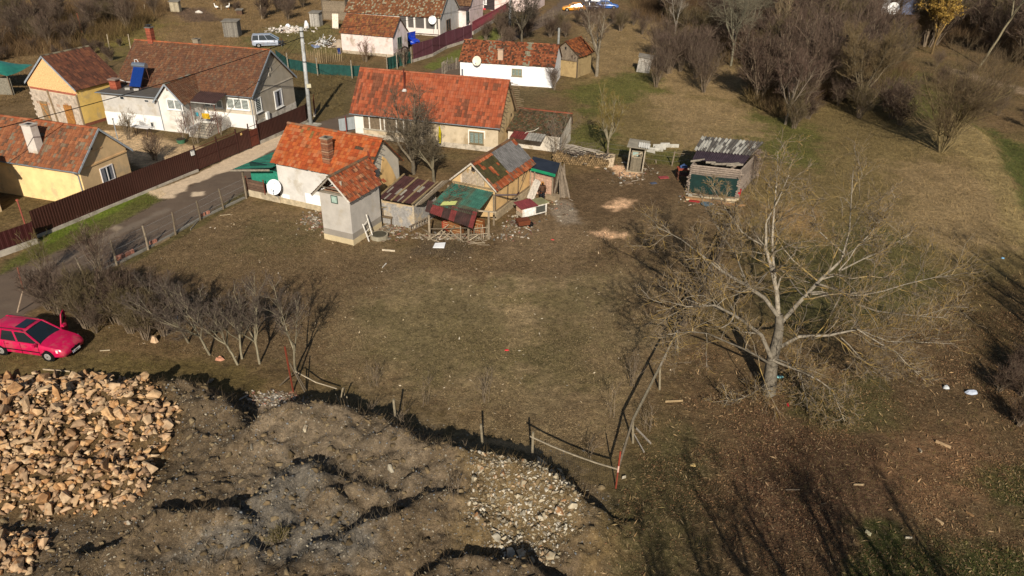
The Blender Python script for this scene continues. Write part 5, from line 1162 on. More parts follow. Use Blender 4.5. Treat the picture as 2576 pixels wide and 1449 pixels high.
# tangle of poles: rough pen in front
pn = Th('stick_pen', 'rough pen of crossed grey poles and palings below the canopy', 'pen', c1)
for i in range(22):
    p = c1+(c2-c1)*rnd.uniform(-.05,1.05)+Vector((0,rnd.uniform(-.6,.1),.1)); q = p+Vector((rnd.uniform(-1.1,1.1), rnd.uniform(-.3,.5), rnd.uniform(.2,1.0))); m = MB(); m.tube([p, q], rnd.uniform(.025,.045), 5, wood(1.1)); pn.part(m, 'pole', M_wood)
for i in range(12):
    p = c2+(c3-c2)*(i/12)+Vector((0,-.1,0)); m = MB(); m.beam(p, p+Vector((rnd.gauss(0,.08),0,rnd.uniform(.8,1.2))), .08, .03, wood(1.15)); pn.part(m, 'paling', M_wood)
for h in (.35, .8): 
    for a, b in ((c1, c2), (c2, c3)): m = MB(); m.tube([up(a,h), up(b,h+.1)], .035, 5, wood()); pn.part(m, 'rail', M_wood)
for i in range(14):
    p = c2+Vector((rnd.uniform(-.4,1.5), rnd.uniform(-.9,-.1), .04)); q = p+Vector((rnd.uniform(-.3,1.0), rnd.uniform(-.7,.5), rnd.uniform(0,.15))); m = MB(); m.tube([p, q], .025, 5, wood(1.2)); one(m, 'loose_pole', M_wood, p, ('long' if (q-p).length > .8 else 'short' if (q-p).length < .45 else 'middling')+' loose grey stick at the foot of the stick pen, '+('left' if p.x < c2.x+.2 else 'middle' if p.x < c2.x+.9 else 'right')+(' near' if p.y < c2.y-.5 else ' far')+' side', 'stick', 'sticks at the foot of the pen')
# ---- low mossy shed behind
q = U(px('5', 1590, 497)); Mh = House('mossy_roof_shed', 'low shed with mossy sagging tile roof and a flaking white end wall', 'shed', q[0], q[1], -19, 4.9, 3.6, 1.55, 2.6, oe=.25, og=.12, sym=.93)
Mh.walls(M_dirtyplaster, S('c9bfae')); gable_roof(Mh, pal(['5f4836','6d5440','7a5038','57492f','6b6248','84604a'], jit=.2), pal(['9a4a36','8a4434']), tw=.18, th=.2, mt=M_oldtile, rjit=.02)
m = MB(); a = Mh.on('roof', px('5', 1180, 330)); b = Mh.on('roof', px('5', 1365, 240)); c = Mh.on('roof', px('5', 1230, 285)); d = Mh.on('roof', px('5', 1310, 272)); m.tube([Mh.l2w(v+np.array([0,0,.08])) for v in (a, c, d, b)], .03, 5, S('bdb5a4')); one(m, 'bent_branch', M_birch, Mh.l2w(a), 'pale bent branch lying on the mossy shed roof', 'branch')
m = MB(); 
for (x0_, x1_, z) in ((-4.2,-1.2,1.5),): corrugated(m, (x0_,-1.7,1.35), (x1_,-1.7,1.35), (x0_,-.3,1.6), (x1_,-.3,1.6), 12, .02, lambda u, v: mul(S('6b2f2a') if u < .45 else S('8f8a80'), rnd.uniform(.7,1.2)))
m.build('porch_sheet', M_sheet, Mh.root)
# ---- blue roofed plank shed
bs = Th('blue_roof_shed', 'pink plank shed with dark blue tarpaulin roof and green trim', 'shed', Vector((2.2,54.6,0)))
a, b, c, d = map(Vector, ((1.15,54.5,1.95),(3.05,53.2,1.95),(3.6,55.3,2.3),(1.5,56.6,2.35)))
m = MB(); m.slab([a, b, c, d], .06, S('2a2f38')); r_ = bs.part(m, 'roof', mat('tarpaulin', var=.2, scale=2, bump=.5, bs=6, rough=.5))
m = MB(); m.slab([a+Vector((.1,-.1,.08)), b+Vector((.05,-.1,.06)), b+Vector((.1,.25,.13)), a+Vector((.15,.25,.14))], .03, S('1f8a5c')); bs.part(m, 'green_trim', M_sheet, r_)
m = MB(); plank_wall(m, (1.25,54.65), (2.95,53.5), .15, 1.9, .04, .16, lambda u, v: mul(S('b8957e'), rnd.uniform(.85,1.1)), horiz=True); bs.part(m, 'plank_wall', M_wood)
m = MB(); plank_wall(m, (2.97,53.5), (3.45,55.1), .1, 1.95, .04, .2, lambda u, v: mul(S('6b5442'), rnd.uniform(.8,1.2))); bs.part(m, 'side_boards', M_wood)
for p in ((1.3,54.4,0),(1.6,54.1,0),(2.95,53.4,0)): m = MB(); m.beam(p, (p[0],p[1],2.0), .1, .1, wood()); bs.part(m, 'corner_post', M_wood)
m = MB(); m.box((3.0,53.6,.15), (.9,.6,.5), -.6, S('8d7c64')); bs.part(m, 'stone_footing', M_stone)
def logpile(name, lab, base, n, ln, r, az, spread, col='8d7c66', grp=None, lean_=0, hmax=1.0):
    t = Th(name, lab, 'poles', base, grp)
    for i in range(n):
        o = Vector((rnd.uniform(-spread, spread), rnd.uniform(-spread*.4, spread*.4), 0)); a_ = az+rnd.gauss(0, .12); L = ln*rnd.uniform(.6,1)
        if lean_: p = base+o; q = base+o*.25+Vector((rnd.gauss(0,.12), rnd.gauss(0,.12), L))
        else: p = base+o+Vector((0,0,rnd.uniform(.05,hmax))); q = p+Vector((math.cos(a_), math.sin(a_), 0))*L+Vector((0,0,rnd.uniform(-.1,.1)))
        m = MB(); m.tube([p, (p+q)/2+Vector((rnd.gauss(0,.04),0,rnd.gauss(0,.04))), q], [r*rnd.uniform(.8,1.2), r, r*.6], 6, mul(S(col), rnd.uniform(.7,1.2))); t.part(m, 'pole', M_wood)
logpile('leaning_pole_stack', 'stack of long grey poles leaning upright against the blue roofed shed', g2('5', 1600, 980), 11, 2.9, .09, 0, .7, '7d7060', lean_=1)
p = g2('5', 1640, 560); logpile('branch_heap', 'heap of pale poles and brushwood behind the blue roofed shed', p, 26, 3.6, .045, R(-32), .9, '9a9082', hmax=1.3)
p = g2('5', 1640, 560)
m = MB()
for i in range(160): a = p+Vector((rnd.uniform(-1.2,2.6), rnd.uniform(-1.4,1.2), rnd.uniform(.3,1.2))); m.tube([a, a+Vector((rnd.gauss(.4,.5), rnd.gauss(0,.5), rnd.uniform(-.2,.5)))], .012, 3, mul(S('77695a'), rnd.uniform(.6,1.3)))
one(m, 'brushwood', M_twig, p, 'grey brushwood tangle on the pole heap', 'brushwood')
# firewood wall
wp = thing('firewood_stack', 'long low stack of round firewood logs beside the meadow', 'firewood', g2('5', 1850, 630), R(-12)); m = MB()
for i in range(24):
    for j in range(6): 
        if rnd.random() < .95 and j < 4.2+1.6*math.sin(i*.45+1): x = -2.6+i*.2+(j%2)*.1; z = .1+j*.165; r = rnd.uniform(.075,.105); c = mul(S('7d6748'), rnd.uniform(.55,1.25)); m.tube([(x,-.35,z),(x,.35,z)], r, 7, c)
m.build('log_ends', M_wood, wp); m = MB()
for i in range(40): x = rnd.uniform(-2.6,2.3); m.tube([(x,rnd.uniform(-.4,.5),rnd.uniform(.7,1.05)),(x+rnd.uniform(-.8,.8),rnd.uniform(-.4,.6),rnd.uniform(.8,1.2))], .03, 4, mul(S('5a5048'), rnd.uniform(.7,1.3)))
m.build('covering_sticks', M_wood, wp)
def pallet(k, x, y, rz, tilt, lab, col='b5a48c', n=7, w_=1.2, h=1.0):
    p = g2(k, x, y); M = Matrix.Rotation(rz, 3, 'Z') @ Matrix.Rotation(tilt, 3, 'X'); t = Th('plank_screen', lab, 'screen', p); m = MB()
    for i in range(n): m.box(p+M @ Vector((-w_/2+w_*(i+.5)/n, 0, h/2)), (w_/n-.02,.025,h*rnd.uniform(.95,1.05)), M=M, col=mul(S(col), rnd.uniform(.85,1.1)))
    t.part(m, 'boards', M_wood); m = MB()
    for z in (.2, .8): m.box(p+M @ Vector((0,.04,h*z)), (w_,.04,.08), M=M, col=S('8a7a62'))
    t.part(m, 'crossbar', M_wood)
pallet('5', 2050, 650, R(-15), R(-50), 'pale board panel leaning on the firewood stack', 'b8a488', 8, 1.9, 1.3)
pallet('5', 1265, 1010, R(-60), R(-25), 'whitish slatted panel leaning on the clay barn corner', 'd0c9bd', 5, .9, 1.6)
# ---- privy
pv = thing('wooden_privy', 'leaning grey wooden privy with gappy plank door and scrap roof', 'privy', g2('6', 520, 565), R(-14)); pv.rotation_euler[1] = R(3)
m = MB(); gw = lambda u, v: mul(S('7a7060'), rnd.uniform(.75,1.2))
plank_wall(m, (-.6,1.2), (.6,1.2), 0, 2.1, .03, .16, gw); plank_wall(m, (-.6,0), (-.6,1.2), 0, 2.1, .03, .16, gw); plank_wall(m, (.6,0), (.6,1.2), 0, 2.1, .03, .16, gw); m.build('side_wall', M_wood, pv)
m = MB(); plank_wall(m, (-.45,-.02), (.45,-.02), .1, 1.3, .03, .18, lambda u, v: mul(S('6d6453'), rnd.uniform(.85,1.15)))
m.bx(-.45,.45,-.05,-.01,1.25,1.35,S('8d816c')); m.bx(-.45,.45,-.05,-.01,1.75,1.85,S('8d816c')); m.bx(-.45,-.37,-.05,-.01,1.3,1.8,S('8d816c')); m.bx(.37,.45,-.05,-.01,1.3,1.8,S('8d816c')); m.beam((-.4,-.05,1.35),(.4,-.05,1.75),.03,.09,S('a0937c')); m.bx(-.36,.1,-.02,0,1.4,1.75,S('8fa39a')); m.build('door', M_wood, pv)
m = MB(); 
for x in (-.62,.62): m.beam((x,-.06,0),(x,-.06,2.15),.11,.09,S('9c907c'))
m.bx(-.7,.7,-.1,-.02,2.05,2.15,S('8d816c')); m.bx(-.7,.7,-.12,.05,-.05,.08,S('8d816c')); m.build('door_frame', M_wood, pv)
m = MB(); m.slab([(-.9,-.35,2.2),(.85,-.35,2.2),(.85,1.45,2.35),(-.9,1.45,2.35)],.04,S('8a8272')); corrugated(m,(.0,-.3,2.3),(.95,-.35,2.27),(.0,.6,2.42),(.95,.6,2.4),5,.04,lambda u,v: S('c9c5bb')); m.build('roof', M_sheet, pv)
plank('6', (615,480), (695,585), 'grey plank leaning beside the wooden privy', S('8d8069'), .1, z=.25)
# ---- plank hut far meadow, bird shed, sheds at the top
def hut(k, x, y, rz, w_, d, h, lab, col='8a8378', tilt=0, name='plank_hut', roofc='7d766a'):
    b = g2(k, x, y); t = thing(name, lab, 'hut', b, rz); t.rotation_euler[1] = tilt; m = MB(); cf = lambda u, v: mul(S(col), rnd.uniform(.7,1.2))
    plank_wall(m,(-w_/2,0),(w_/2,0),0,h,.03,.15,cf); plank_wall(m,(w_/2,0),(w_/2,d),0,h,.03,.15,cf); plank_wall(m,(-w_/2,0),(-w_/2,d),0,h,.03,.15,cf); plank_wall(m,(-w_/2,d),(w_/2,d),0,h,.03,.15,cf); m.build('plank_wall', M_wood, t)
    m = MB(); m.slab([(-w_/2-.15,-.2,h),(w_/2+.15,-.2,h),(w_/2+.15,d+.15,h+.15),(-w_/2-.15,d+.15,h+.15)],.05,S(roofc)); m.build('roof', M_sheet, t); return t
hut('n2', 1835, 660, R(-12), 1.6, 1.3, 1.9, 'small tilted grey plank hut alone in the meadow', 'a09a90', R(7))
hut('1', 1935, 312, R(0), 2.1, 1.6, 2.2, 'grey plank hut in the field behind the big brown roof', '7d776d')
hut('n1', 855, 225, R(-10), 1.5, 1.4, 2.1, 'narrow grey plank privy behind the pink garage', 'a29c92')
hut('1', 1465, 100, R(-5), 1.6, .8, 1.7, 'pale board windbreak hut in the goose field', 'a3977f', name='windbreak_hut')
hut('1', 2002, 125, R(0), .9, .7, .8, 'small open brown hutch in the goose field', '5f4838', name='hutch')
br = Th('plank_barn', 'ramshackle plank and brick barn at the top behind the pink garage', 'barn', g2('n1', 1060, 165)); a, b, c = g2('n1', 925, 165), g2('n1', 1120, 175), g2('n1', 1260, 130)
m = MB(); plank_wall(m, a, b, 0, 3.0, .05, .22, lambda u, v: mul(S('b58a6d' if u > .2 else '7d6f5c'), rnd.uniform(.85,1.1)), horiz=True); plank_wall(m, b, c, 0, 3.6, .05, .24, lambda u, v: mul(S('6b6052'), rnd.uniform(.7,1.2)), horiz=True); br.part(m, 'plank_wall', M_wood)
m = MB(); m.slab([up(a,3.0), up(b,3.9), up(b,3.9)+Vector((1.5,5,0)), up(a,3.0)+Vector((1.5,5,0))], .12, S('5a5046')); br.part(m, 'roof', M_sheet)
m = MB(); 
for p in (a, b, c): m.beam(p, up(p,3.6), .15, .15, S('5d5244'))
br.part(m, 'post', M_wood)
p = g2('n1', 1030, 240); m = MB(); m.box(up(p,1.1), (1.0,.06,2.2), M=Matrix.Rotation(R(-10),3,'Z') @ Matrix.Rotation(R(-12),3,'X'), col=S('d8cbb6')); one(m, 'leaning_door', M_wood, p, 'pale door panel leaning beside the plank barn', 'door')
# green tarpaulin covered heap at left edge
q = g2('1', 60, 760); tp = Th('tarpaulin_shelter', 'bulging green tarpaulin shelter left of the yellow barn', 'tarpaulin', q); vs = []; m = MB(); n = 8
for j in range(n+1):
    for i in range(n+1): u, v = i/n, j/n; vs.append(Vector((q.x-4.2+6.0*u, q.y-2+5*v, 2.0+.95*math.sin(math.pi*min(1,u*.9+.05))*math.sin(math.pi*(.15+.7*v))+.12*math.sin(9*u+5*v))))
m.add(vs, [(j*(n+1)+i, j*(n+1)+i+1, (j+1)*(n+1)+i+1, (j+1)*(n+1)+i) for j in range(n) for i in range(n)], S('2f7a68')); tp.part(m, 'cover', mat('tarp_film', var=.25, scale=2, bump=.8, bs=5, rough=.4), smooth=True)
m = MB(); m.beam((q.x-4,q.y-1.8,0),(q.x-4,q.y-1.8,2.1),.1,.1,wood()); m.beam((q.x+1.7,q.y-1.8,0),(q.x+1.7,q.y-1.8,2.1),.1,.1,wood()); m.box((q.x-1.2,q.y-1.6,.9),(6,.08,1.8),0,S('7a7466')); tp.part(m, 'frame', M_wood)
# ---- net covered log barn on the right
nb = Th('log_shed', 'grey log shed with purple corrugated roof and dark green net on its front', 'shed', Vector((15.5,55,0)))
a, b, c, d = Vector((13.75,55.35,0)), Vector((17.25,54.35,0)), Vector((20.1,59.2,0)), Vector((15.9,60.6,0)); m = MB()
for p, q in ((a, b), (b, c), (c, d), (d, a)):
    for i in range(14): z = .1+i*.165; e = (q-p).normalized()*rnd.uniform(.05,.3); m.tube([up(p,z)-e, up(q,z)+e], .075, 6, mul(S('85776a'), rnd.uniform(.7,1.2)))
nw = nb.part(m, 'log_wall', M_wood)
m = MB(); n = 14; top, bot = [], []
for i in range(n+1): k = i/n; p = a+(b-a)*k+Vector((-.03,-.14,0)); o = Vector((0,-.05*math.sin(i*1.3),0)); top.append(up(p,1.62-.06*math.sin(k*3.1))); bot.append(up(p+o,.12))
m.add(top+bot, [(n+1+i, n+2+i, i+1, i) for i in range(n)], S('162e2a')); nb.part(m, 'green_net', M_net, nw)
m = MB(); rl, rr, tl, trr = Vector((13.7,55.6,2.35)), Vector((17.3,54.6,2.35)), Vector((15.6,60.3,2.95)), Vector((20.1,59.0,2.95))
corrugated(m, rl+(tl-rl)*.12, rr+(trr-rr)*.12, rl+(tl-rl)*.5, rr+(trr-rr)*.5, 26, .03, lambda u, v: mul(S('3c3036'), rnd.uniform(.8,1.2))); nr = nb.part(m, 'purple_sheet', M_sheet)
m = MB(); corrugated(m, rl+(tl-rl)*.45+Vector((-.2,0,.05)), rr+(trr-rr)*.45+Vector((0,0,.05)), tl+Vector((-.1,0,.06)), trr+Vector((.2,0,.05)), 18, .06, lambda u, v: mul(S('a39f94') if vnoise(u*34, v*4, 1, 441) > .5 else S('5a554e'), rnd.uniform(.8,1.1))); nb.part(m, 'asbestos_sheet', M_sheet)
m = MB()
for i in range(8): p = rl+(rr-rl)*rnd.random()+Vector((0,rnd.uniform(.1,.5),.05)); m.beam(p, p+Vector((rnd.uniform(.5,1.4), rnd.uniform(-.3,.3),.05)), .04, .15, mul(S('8f8576'), rnd.uniform(.7,1.2)))
nb.part(m, 'roof_board', M_wood)
pp = g2('6', 1300, 860)
for i in range(16):
    s_ = Vector((13.6,54.55,.08+.035*(i % 5)))+Vector((rnd.uniform(-.5,.5), -rnd.uniform(-.2,.9), 0)); e_ = s_+Vector((rnd.uniform(2.0,3.8), rnd.uniform(-1.3,-.5), 0)); m = MB(); m.beam(s_, e_, .03, .14, mul(S(['6d5c46','8f887c','8a6a48','b5a486'][i % 4]), rnd.uniform(.9,1.1))); one(m, 'plank', M_wood, s_, ['dark','grey','brown','pale'][i % 4]+' weathered plank, '+['bottom','second','third','top'][i//4]+' layer of the heap below the green net', 'plank', 'planks heaped in front of the log shed')
for (x, y, w_, d_, h_, cz, lb, nm, mt_, cat) in ((1500,905,1.1,.7,.05,'7a5a4a','rusty corrugated sheet on the plank heap','rusty_sheet',M_sheet,'sheet'),(1170,885,.8,.4,.08,'8e2a2a','red metal offcut lying below the plank heap','metal_offcut',M_metal,'board'),(835,630,.8,.45,.06,'8f4040','red board on the bare ground beside the log shed','painted_board',M_wood,'board'),(445,690,.6,.5,.06,'7a6650','brown board on the ground below the privy','board',M_wood,'board'),(725,692,.5,.3,.06,'4a5060','dark blue scrap on the bare ground','scrap',M_cloth,'scrap'),(1305,925,.9,.35,.12,'5f7078','grey blue plastic basin below the plank heap','basin',M_metal,'basin'),(1640,830,.45,.3,.6,'a5252a','bright red bucket at the corner of the log shed','bucket',M_metal,'bucket'),(1040,640,.9,.7,.9,'5f3a2c','old wooden crate table with rags left of the green net','crate_table',M_wood,'crate'),(1075,590,.7,.4,.35,'3a5078','blue rag heap on the crate table','rag_heap',M_cloth,'rags')):
    p = g2('6', x, y); m = MB()
    if nm == 'bucket' or nm == 'basin': m.tube([up(p,0), up(p,h_)], [w_*.38, w_*.5], 12, S(cz))
    elif nm == 'crate_table':
        for sx in (-1,1):
            for sy in (-1,1): m.beam(p+Vector((sx*w_/2,sy*d_/2,0)), p+Vector((sx*w_/2,sy*d_/2,h_)), .06,.06,S(cz))
        m.box(up(p,h_), (w_+.1,d_+.1,.06), 0, S('9a4a34')); m.box(up(p,h_*.45), (w_,d_,.05), 0, S(cz))
    elif nm == 'rag_heap': p = up(g2('6', 1040, 640), .95); m.tube([p+Vector((-.3,0,.05)), p+Vector((0,.05,.15)), p+Vector((.3,0,.05))], [.12,.2,.1], 8, S(cz))
    else: m.box(up(p,h_/2+.02), (w_,d_,h_), rnd.uniform(-.6,.6), S(cz))
    one(m, nm, mt_, p, lb, cat)
# ---- hutch
ht = thing('rabbit_hutch', 'whitewashed rabbit hutch on legs with red corrugated lid', 'hutch', Vector((1.35,50.3,0)), R(33))
m = MB(); m.bx(-1.05,1.05,-.4,.4,.25,.95,S('cfc8bc')); m.build('body', M_wood, ht)
for sx in (-1,1):
    for sy in (-1,1): m = MB(); m.beam((sx*1.0,sy*.36,0),(sx*1.0,sy*.36,.3),.08,.08,S('a89c88')); m.build('leg', M_wood, ht)
m = MB(); m.bx(-.9,-.05,-.44,-.4,.32,.88,S('e2ded6')); m.build('door', M_wood, ht); m = MB(); m.bx(.1,.9,-.425,-.4,.35,.85,S('4a4a44')); m.build('mesh_window', M_metal, ht)
m = MB(); m.bx(-1.1,-1.05,-.38,.38,.28,.55,S('b0a088')); m.bx(-1.1,-1.05,-.38,.38,.6,.9,S('c9a68a')); m.build('end_board', M_wood, ht)
m = MB(); corrugated(m,(-1.25,-.55,.98),(.2,-.55,.98),(-1.25,.6,1.15),(.2,.6,1.15),12,.02,lambda u,v: mul(S('753638'),rnd.uniform(.8,1.15))); m.bx(.2,1.2,-.5,.55,1.0,1.05,S('8a8660')); m.build('lid', M_sheet, ht)
wb = thing('wheelbarrow', 'rusty brown wheelbarrow with odds and ends beside the clay barn', 'wheelbarrow', g2('5', 1190, 1320), R(20))
m = MB(); m.box((0,0,.5),(.8,.6,.35),tp=1.15,col=S('6b3a24')); m.build('tray', M_sheet, wb); m = MB(); m.tube([(-.85,-.25,.55),(.6,-.12,.3)],.02,5,S('4a3a30')); m.tube([(-.85,.25,.55),(.6,.12,.3)],.02,5,S('4a3a30')); m.build('handle', M_metal, wb)
m = MB(); m.tube([(.6,-.04,.2),(.6,.04,.2)],.2,12,S('222020')); m.build('wheel', M_rubber, wb); m = MB(); m.tube([(-.2,-.2,.35),(-.25,-.22,0)],.02,5,S('4a3a30')); m.tube([(-.2,.2,.35),(-.25,.22,0)],.02,5,S('4a3a30')); m.build('leg', M_metal, wb)
# ladder, window frame, chair, scrap
ld = Th('wooden_ladder', 'wooden ladder lying on edge against the rusty roof shed', 'ladder', g2('4', 2090, 1210)); a, b = g2('4', 1985, 1225), g2('4', 2215, 1110)
for h in (.08, .45):
    m = MB(); m.beam(up(a,h), up(b,h), .05, .07, S('77695a')); ld.part(m, 'rail', M_wood)
for i in range(8): m = MB(); p = a+(b-a)*((i+.5)/8); m.beam(up(p,.08), up(p,.45), .04, .04, S('8a7c68')); ld.part(m, 'rung', M_wood)
wl = Th('white_ladder', 'short white ladder frame leaning on the right wall of the tower annex', 'ladder', g2('4', 1500, 1290)); a, b = g2('4', 1510, 1290), g2('4', 1570, 1250); wv = Vector((math.sin(R(24.5)), math.cos(R(24.5)), 0)); a = Vector((tx, ty, 0))+wv*.9+Vector((.55,-.2,0)); b = a+wv*.5; ta, tb = a+Vector((-.36,.12,1.25)), b+Vector((-.36,.12,1.75))
for p, q in ((a, ta), (b, tb)): m = MB(); m.beam(p, q, .05, .07, S('d5cfc4')); wl.part(m, 'rail', M_wood)
for k in (.25,.55,.9): m = MB(); m.beam(a+(ta-a)*k, b+(tb-b)*k*.85, .04, .05, S('c9c2b5')); wl.part(m, 'rung', M_wood)
tbl = thing('broken_table', 'broken wooden table frame piled with scrap in front of the rusty roof shed', 'table', g2('4', 1740, 1120), R(-20))
m = MB(); m.box((0,0,.6),(1.2,.7,.08),col=S('6d5c46')); m.build('tabletop', M_wood, tbl)
for sx in (-1,1):
    for sy in (-1,1): m = MB(); m.beam((sx*.5,sy*.28,0),(sx*.55,sy*.3,.58),.06,.06,S('5f503e')); m.build('leg', M_wood, tbl)
st = thing('wooden_stool', 'dark upturned stool on the broken table', 'stool', tbl.location+Vector((0,.05,.65)), R(10)); m = MB(); m.box((0,0,.62),(.6,.5,.06),col=S('7a6e58')); m.build('seat', M_wood, st)
for sx in (-1,1):
    for sy in (-1,1): m = MB(); m.beam((sx*.22,sy*.18,0),(sx*.22,sy*.18,.6),.06,.06,S('4f3f30')); m.build('leg', M_wood, st)
cp = g2('4', 1660, 1280); m = MB(); m.tube([up(cp,-.1), up(cp,.28)], [.62,.6], 18, S('9a917c')); m.tube([up(cp,.28), up(cp,.29)], [.5,.5], 18, S('4a4638')); one(m, 'concrete_well_ring', M_concrete, cp, 'low round concrete well ring overgrown with weeds by the tower annex', 'well ring')
wp_ = g2('V', 1105, 622); m = MB(); m.slab([up(wp_,.1)+Vector((-.4,-.25,0)), up(wp_,.12)+Vector((.35,-.3,0)), up(wp_,.2)+Vector((.4,.35,0)), up(wp_,.15)+Vector((-.3,.35,0))], .04, S('e6e6e6')); one(m, 'white_plastic_board', M_metal, wp_, 'small white panel lying on the ground in front of the stick pen', 'board')
# scattered debris around the huts: individually too many to count
m = MB()
zones = [('4',(1540,1050),(1980,1260),260), ('4',(820,980),(1060,1200),120), ('5',(-150,1380),(900,1449),260), ('5',(950,1180),(1300,1400),120), ('6',(250,430),(700,720),90), ('n1',(480,230),(800,280),170), ('n1',(820,330),(1040,400),60), ('6',(1000,780),(1600,930),60), ('5',(1300,900),(1700,1250),60), ('n6',(60,280),(350,350),160)]
cols = ['8f8676','a09280','6b5a48','8d6650','a39a8c','7a6a58','b8b0a2','66645e','7d5546','9a8c70','6d6050','857660','5a4a3a','74644f']
for k, (xa, ya), (xb, yb_), n in zones:
    for i in range(int(n*1.6)):
        u = rnd.gauss(.5, .27); v = rnd.gauss(.5, .25); p = g2(k, xa+(xb-xa)*u, ya+(yb_-ya)*v); s_ = rnd.uniform(.03,.14)*(1.9 if k == 'n1' else 1)
        c = S('dcd0c6') if (k == 'n1' and rnd.random() < .8) else S(rnd.choice(cols))
        m.box(up(p, s_*.3), (s_*(rnd.uniform(3,9) if i % 7 == 0 else rnd.uniform(.6,2.2)), s_*(.5 if i % 7 == 0 else 1), s_*(.25 if i % 7 == 0 else .6)), M=Matrix.Rotation(rnd.uniform(0,3), 3, 'Z') @ Matrix.Rotation(rnd.gauss(0,.3), 3, 'X'), col=mul(c, rnd.uniform(.8,1.1)), tp=rnd.uniform(.5,1))
one(m, 'debris', M_stone, (0,50,0), 'small rubble and litter scattered round the sheds', 'debris', kind='stuff')
# ---- bits in the far lot
hp = g2('n1', 650, 255); m = MB()
for i in range(60): m.box(hp+Vector((rnd.gauss(0,1.0), rnd.gauss(0,.8), rnd.uniform(0,.45))), (rnd.uniform(.15,.45),.25,.2), M=Matrix.Rotation(rnd.random()*3,3,'Z') @ Matrix.Rotation(rnd.gauss(0,.4),3,'X'), col=mul(S('ddd2c6'), rnd.uniform(.7,1)))
one(m, 'rubble_heap', M_stone, hp, 'pale rubble heap beside the silver car in the far lot', 'rubble', kind='stuff')
for x, y, w_, h_, cz, lb, nm in ((625,228,.8,.5,'e6e6ea','white sack on top of the pale rubble heap','sack'),(783,235,.7,1.1,'dedede','white bag standing beside the narrow plank privy','bag'),(930,385,1.6,.9,'c9c9c6','white and dark scrap heap in the far lot','scrap_heap'),(985,392,1.3,.8,'4a3f34','tangle of dark bicycle scrap beside the pink garage','scrap_heap'),(1060,450,.5,.7,'1f2f5f','dark blue barrel at the corner of the pink garage','barrel'),(860,395,1.2,.2,'7a86a0','pale blue plastic sheet on the grass of the far lot','plastic_sheet')):
    p = g2('n1', x, y); m = MB()
    if 'barrel' in nm: m.tube([p, up(p,h_)], w_*.55, 12, S(cz))
    elif 'scrap' in nm:
        for i in range(30): a = p+Vector((rnd.gauss(0,w_*.35), rnd.gauss(0,.4), rnd.uniform(0,h_))); m.tube([a, a+Vector((rnd.gauss(0,.4), rnd.gauss(0,.3), rnd.gauss(0,.3)))], .05, 4, mul(S(cz), rnd.uniform(.5,1.1)))
    else: m.tube([p, up(p,h_*.5)+Vector((.05,0,0)), up(p,h_)], [w_*.6,w_*.5,w_*.2], 9, S(cz))
    one(m, nm, M_cloth, p, lb, 'scrap' if 'scrap' in nm else nm.split('_')[-1])
p = g2('n1', 1060, 385); m = MB(); m.tube([p, up(p,.5), up(p,.9)], [1.5,.9,.1], 14, S('a5937e')); one(m, 'sand_heap', M_stone, p, 'heap of sand against the left wall of the pink garage', 'sand')
# yard pots and plants by grey house
for k, x, y, r, h_, cz, lb, nm, cat in (('1',1517,1195,.42,.35,'3f6b50','green round tub in the gravel garden by the porch','tub','tub'),('1',1780,1090,.25,.35,'8a4a34','terracotta pot on the steps','flower_pot','flower pot')):
    p = g2(k, x, y); t = Th(nm, lb, cat, p); m = MB(); m.tube([p, up(p,h_)], [r*.8,r], 14, S(cz)); t.part(m, 'bowl', M_metal); m = MB(); m.tube([up(p,h_), up(p,h_+.03)], r*.9, 14, S('3a3024')); t.part(m, 'soil', M_stone)
p = g2('1', 1200, 1135); tb_ = thing('garden_table', 'rickety white garden table against the white base of the house', 'table', p, R(-15)); m = MB(); m.box((0,0,.85),(1.9,.7,.05),col=S('dcdad6')); m.build('tabletop', M_metal, tb_)
for sx in (-1,1): m = MB(); m.beam((sx*.6,-.2,0),(sx*.75,-.2,.85),.05,.05,S('4a3a34')); m.beam((sx*.8,.2,0),(sx*.65,.2,.85),.05,.05,S('4a3a34')); m.build('trestle', M_wood, tb_)
p = g2('1', 985, 1165); m = MB(); m.tube([p, up(p,1.9)], .045, 7, S('8d9296')); m.box(up(p,1.9), (.12,.12,.08), col=S('55585a')); one(m, 'clothes_post', M_metal, p, 'grey pipe post in the gravel garden', 'post')
p = Bh.l2w((-3.9,-2.5,1.9)); m = MB(); m.slab([p, p+Vector((.75,-.1,0)), p+Vector((.8,-.15,-.5)), p+Vector((.05,-.05,-.5))], .04, S('c9a01f')); one(m, 'yellow_blanket', M_cloth, p, 'yellow blanket hanging on the rail of the steps', 'blanket')
p = Bh.l2w((-4.4,-2.5,1.75)); m = MB(); m.box(p, (.3,.1,.35), col=S('2f9fb0')); one(m, 'turquoise_cloth', M_cloth, p, 'turquoise cloth hanging left of the yellow blanket', 'cloth')
q = Eh.on('y', px('3', 1777, 610), -.5); p = Eh.l2w(q); m = MB(); m.tube([p, p+Vector((.05,0,-.5)), p+Vector((0,-.02,-1.0)), p+Vector((.02,0,-1.55))], [.05,.12,.14,.08], 8, S('b8a800')); one(m, 'yellow_garment', M_cloth, p, 'bright yellow garment hanging under the eave behind the bare tree', 'garment')
for i, (x, cz) in enumerate(((2235,'4fa0c8'),(2252,'c83a44'),(2290,'d8d4d8'),(2325,'e9e4e6'),(2355,'c83058'))):
    q = Kh.on('y', px('n1', x, 68 if i < 2 else 85), -.6); p = Kh.l2w(q); m = MB(); m.slab([p, p+Vector((.75,-.2,0)), p+Vector((.75,-.25,-1.1)), p+Vector((0,-.02,-1.1))], .04, S(cz)); one(m, 'laundry', M_cloth, p, ['pale blue towel on the line of the pink house','red towel next to the pale blue towel','grey white shirt at the doorway of the pink house','white shirt in the middle of the doorway laundry','pink red cloth at the right end of the laundry'][i], 'laundry', 'laundry at the pink house')
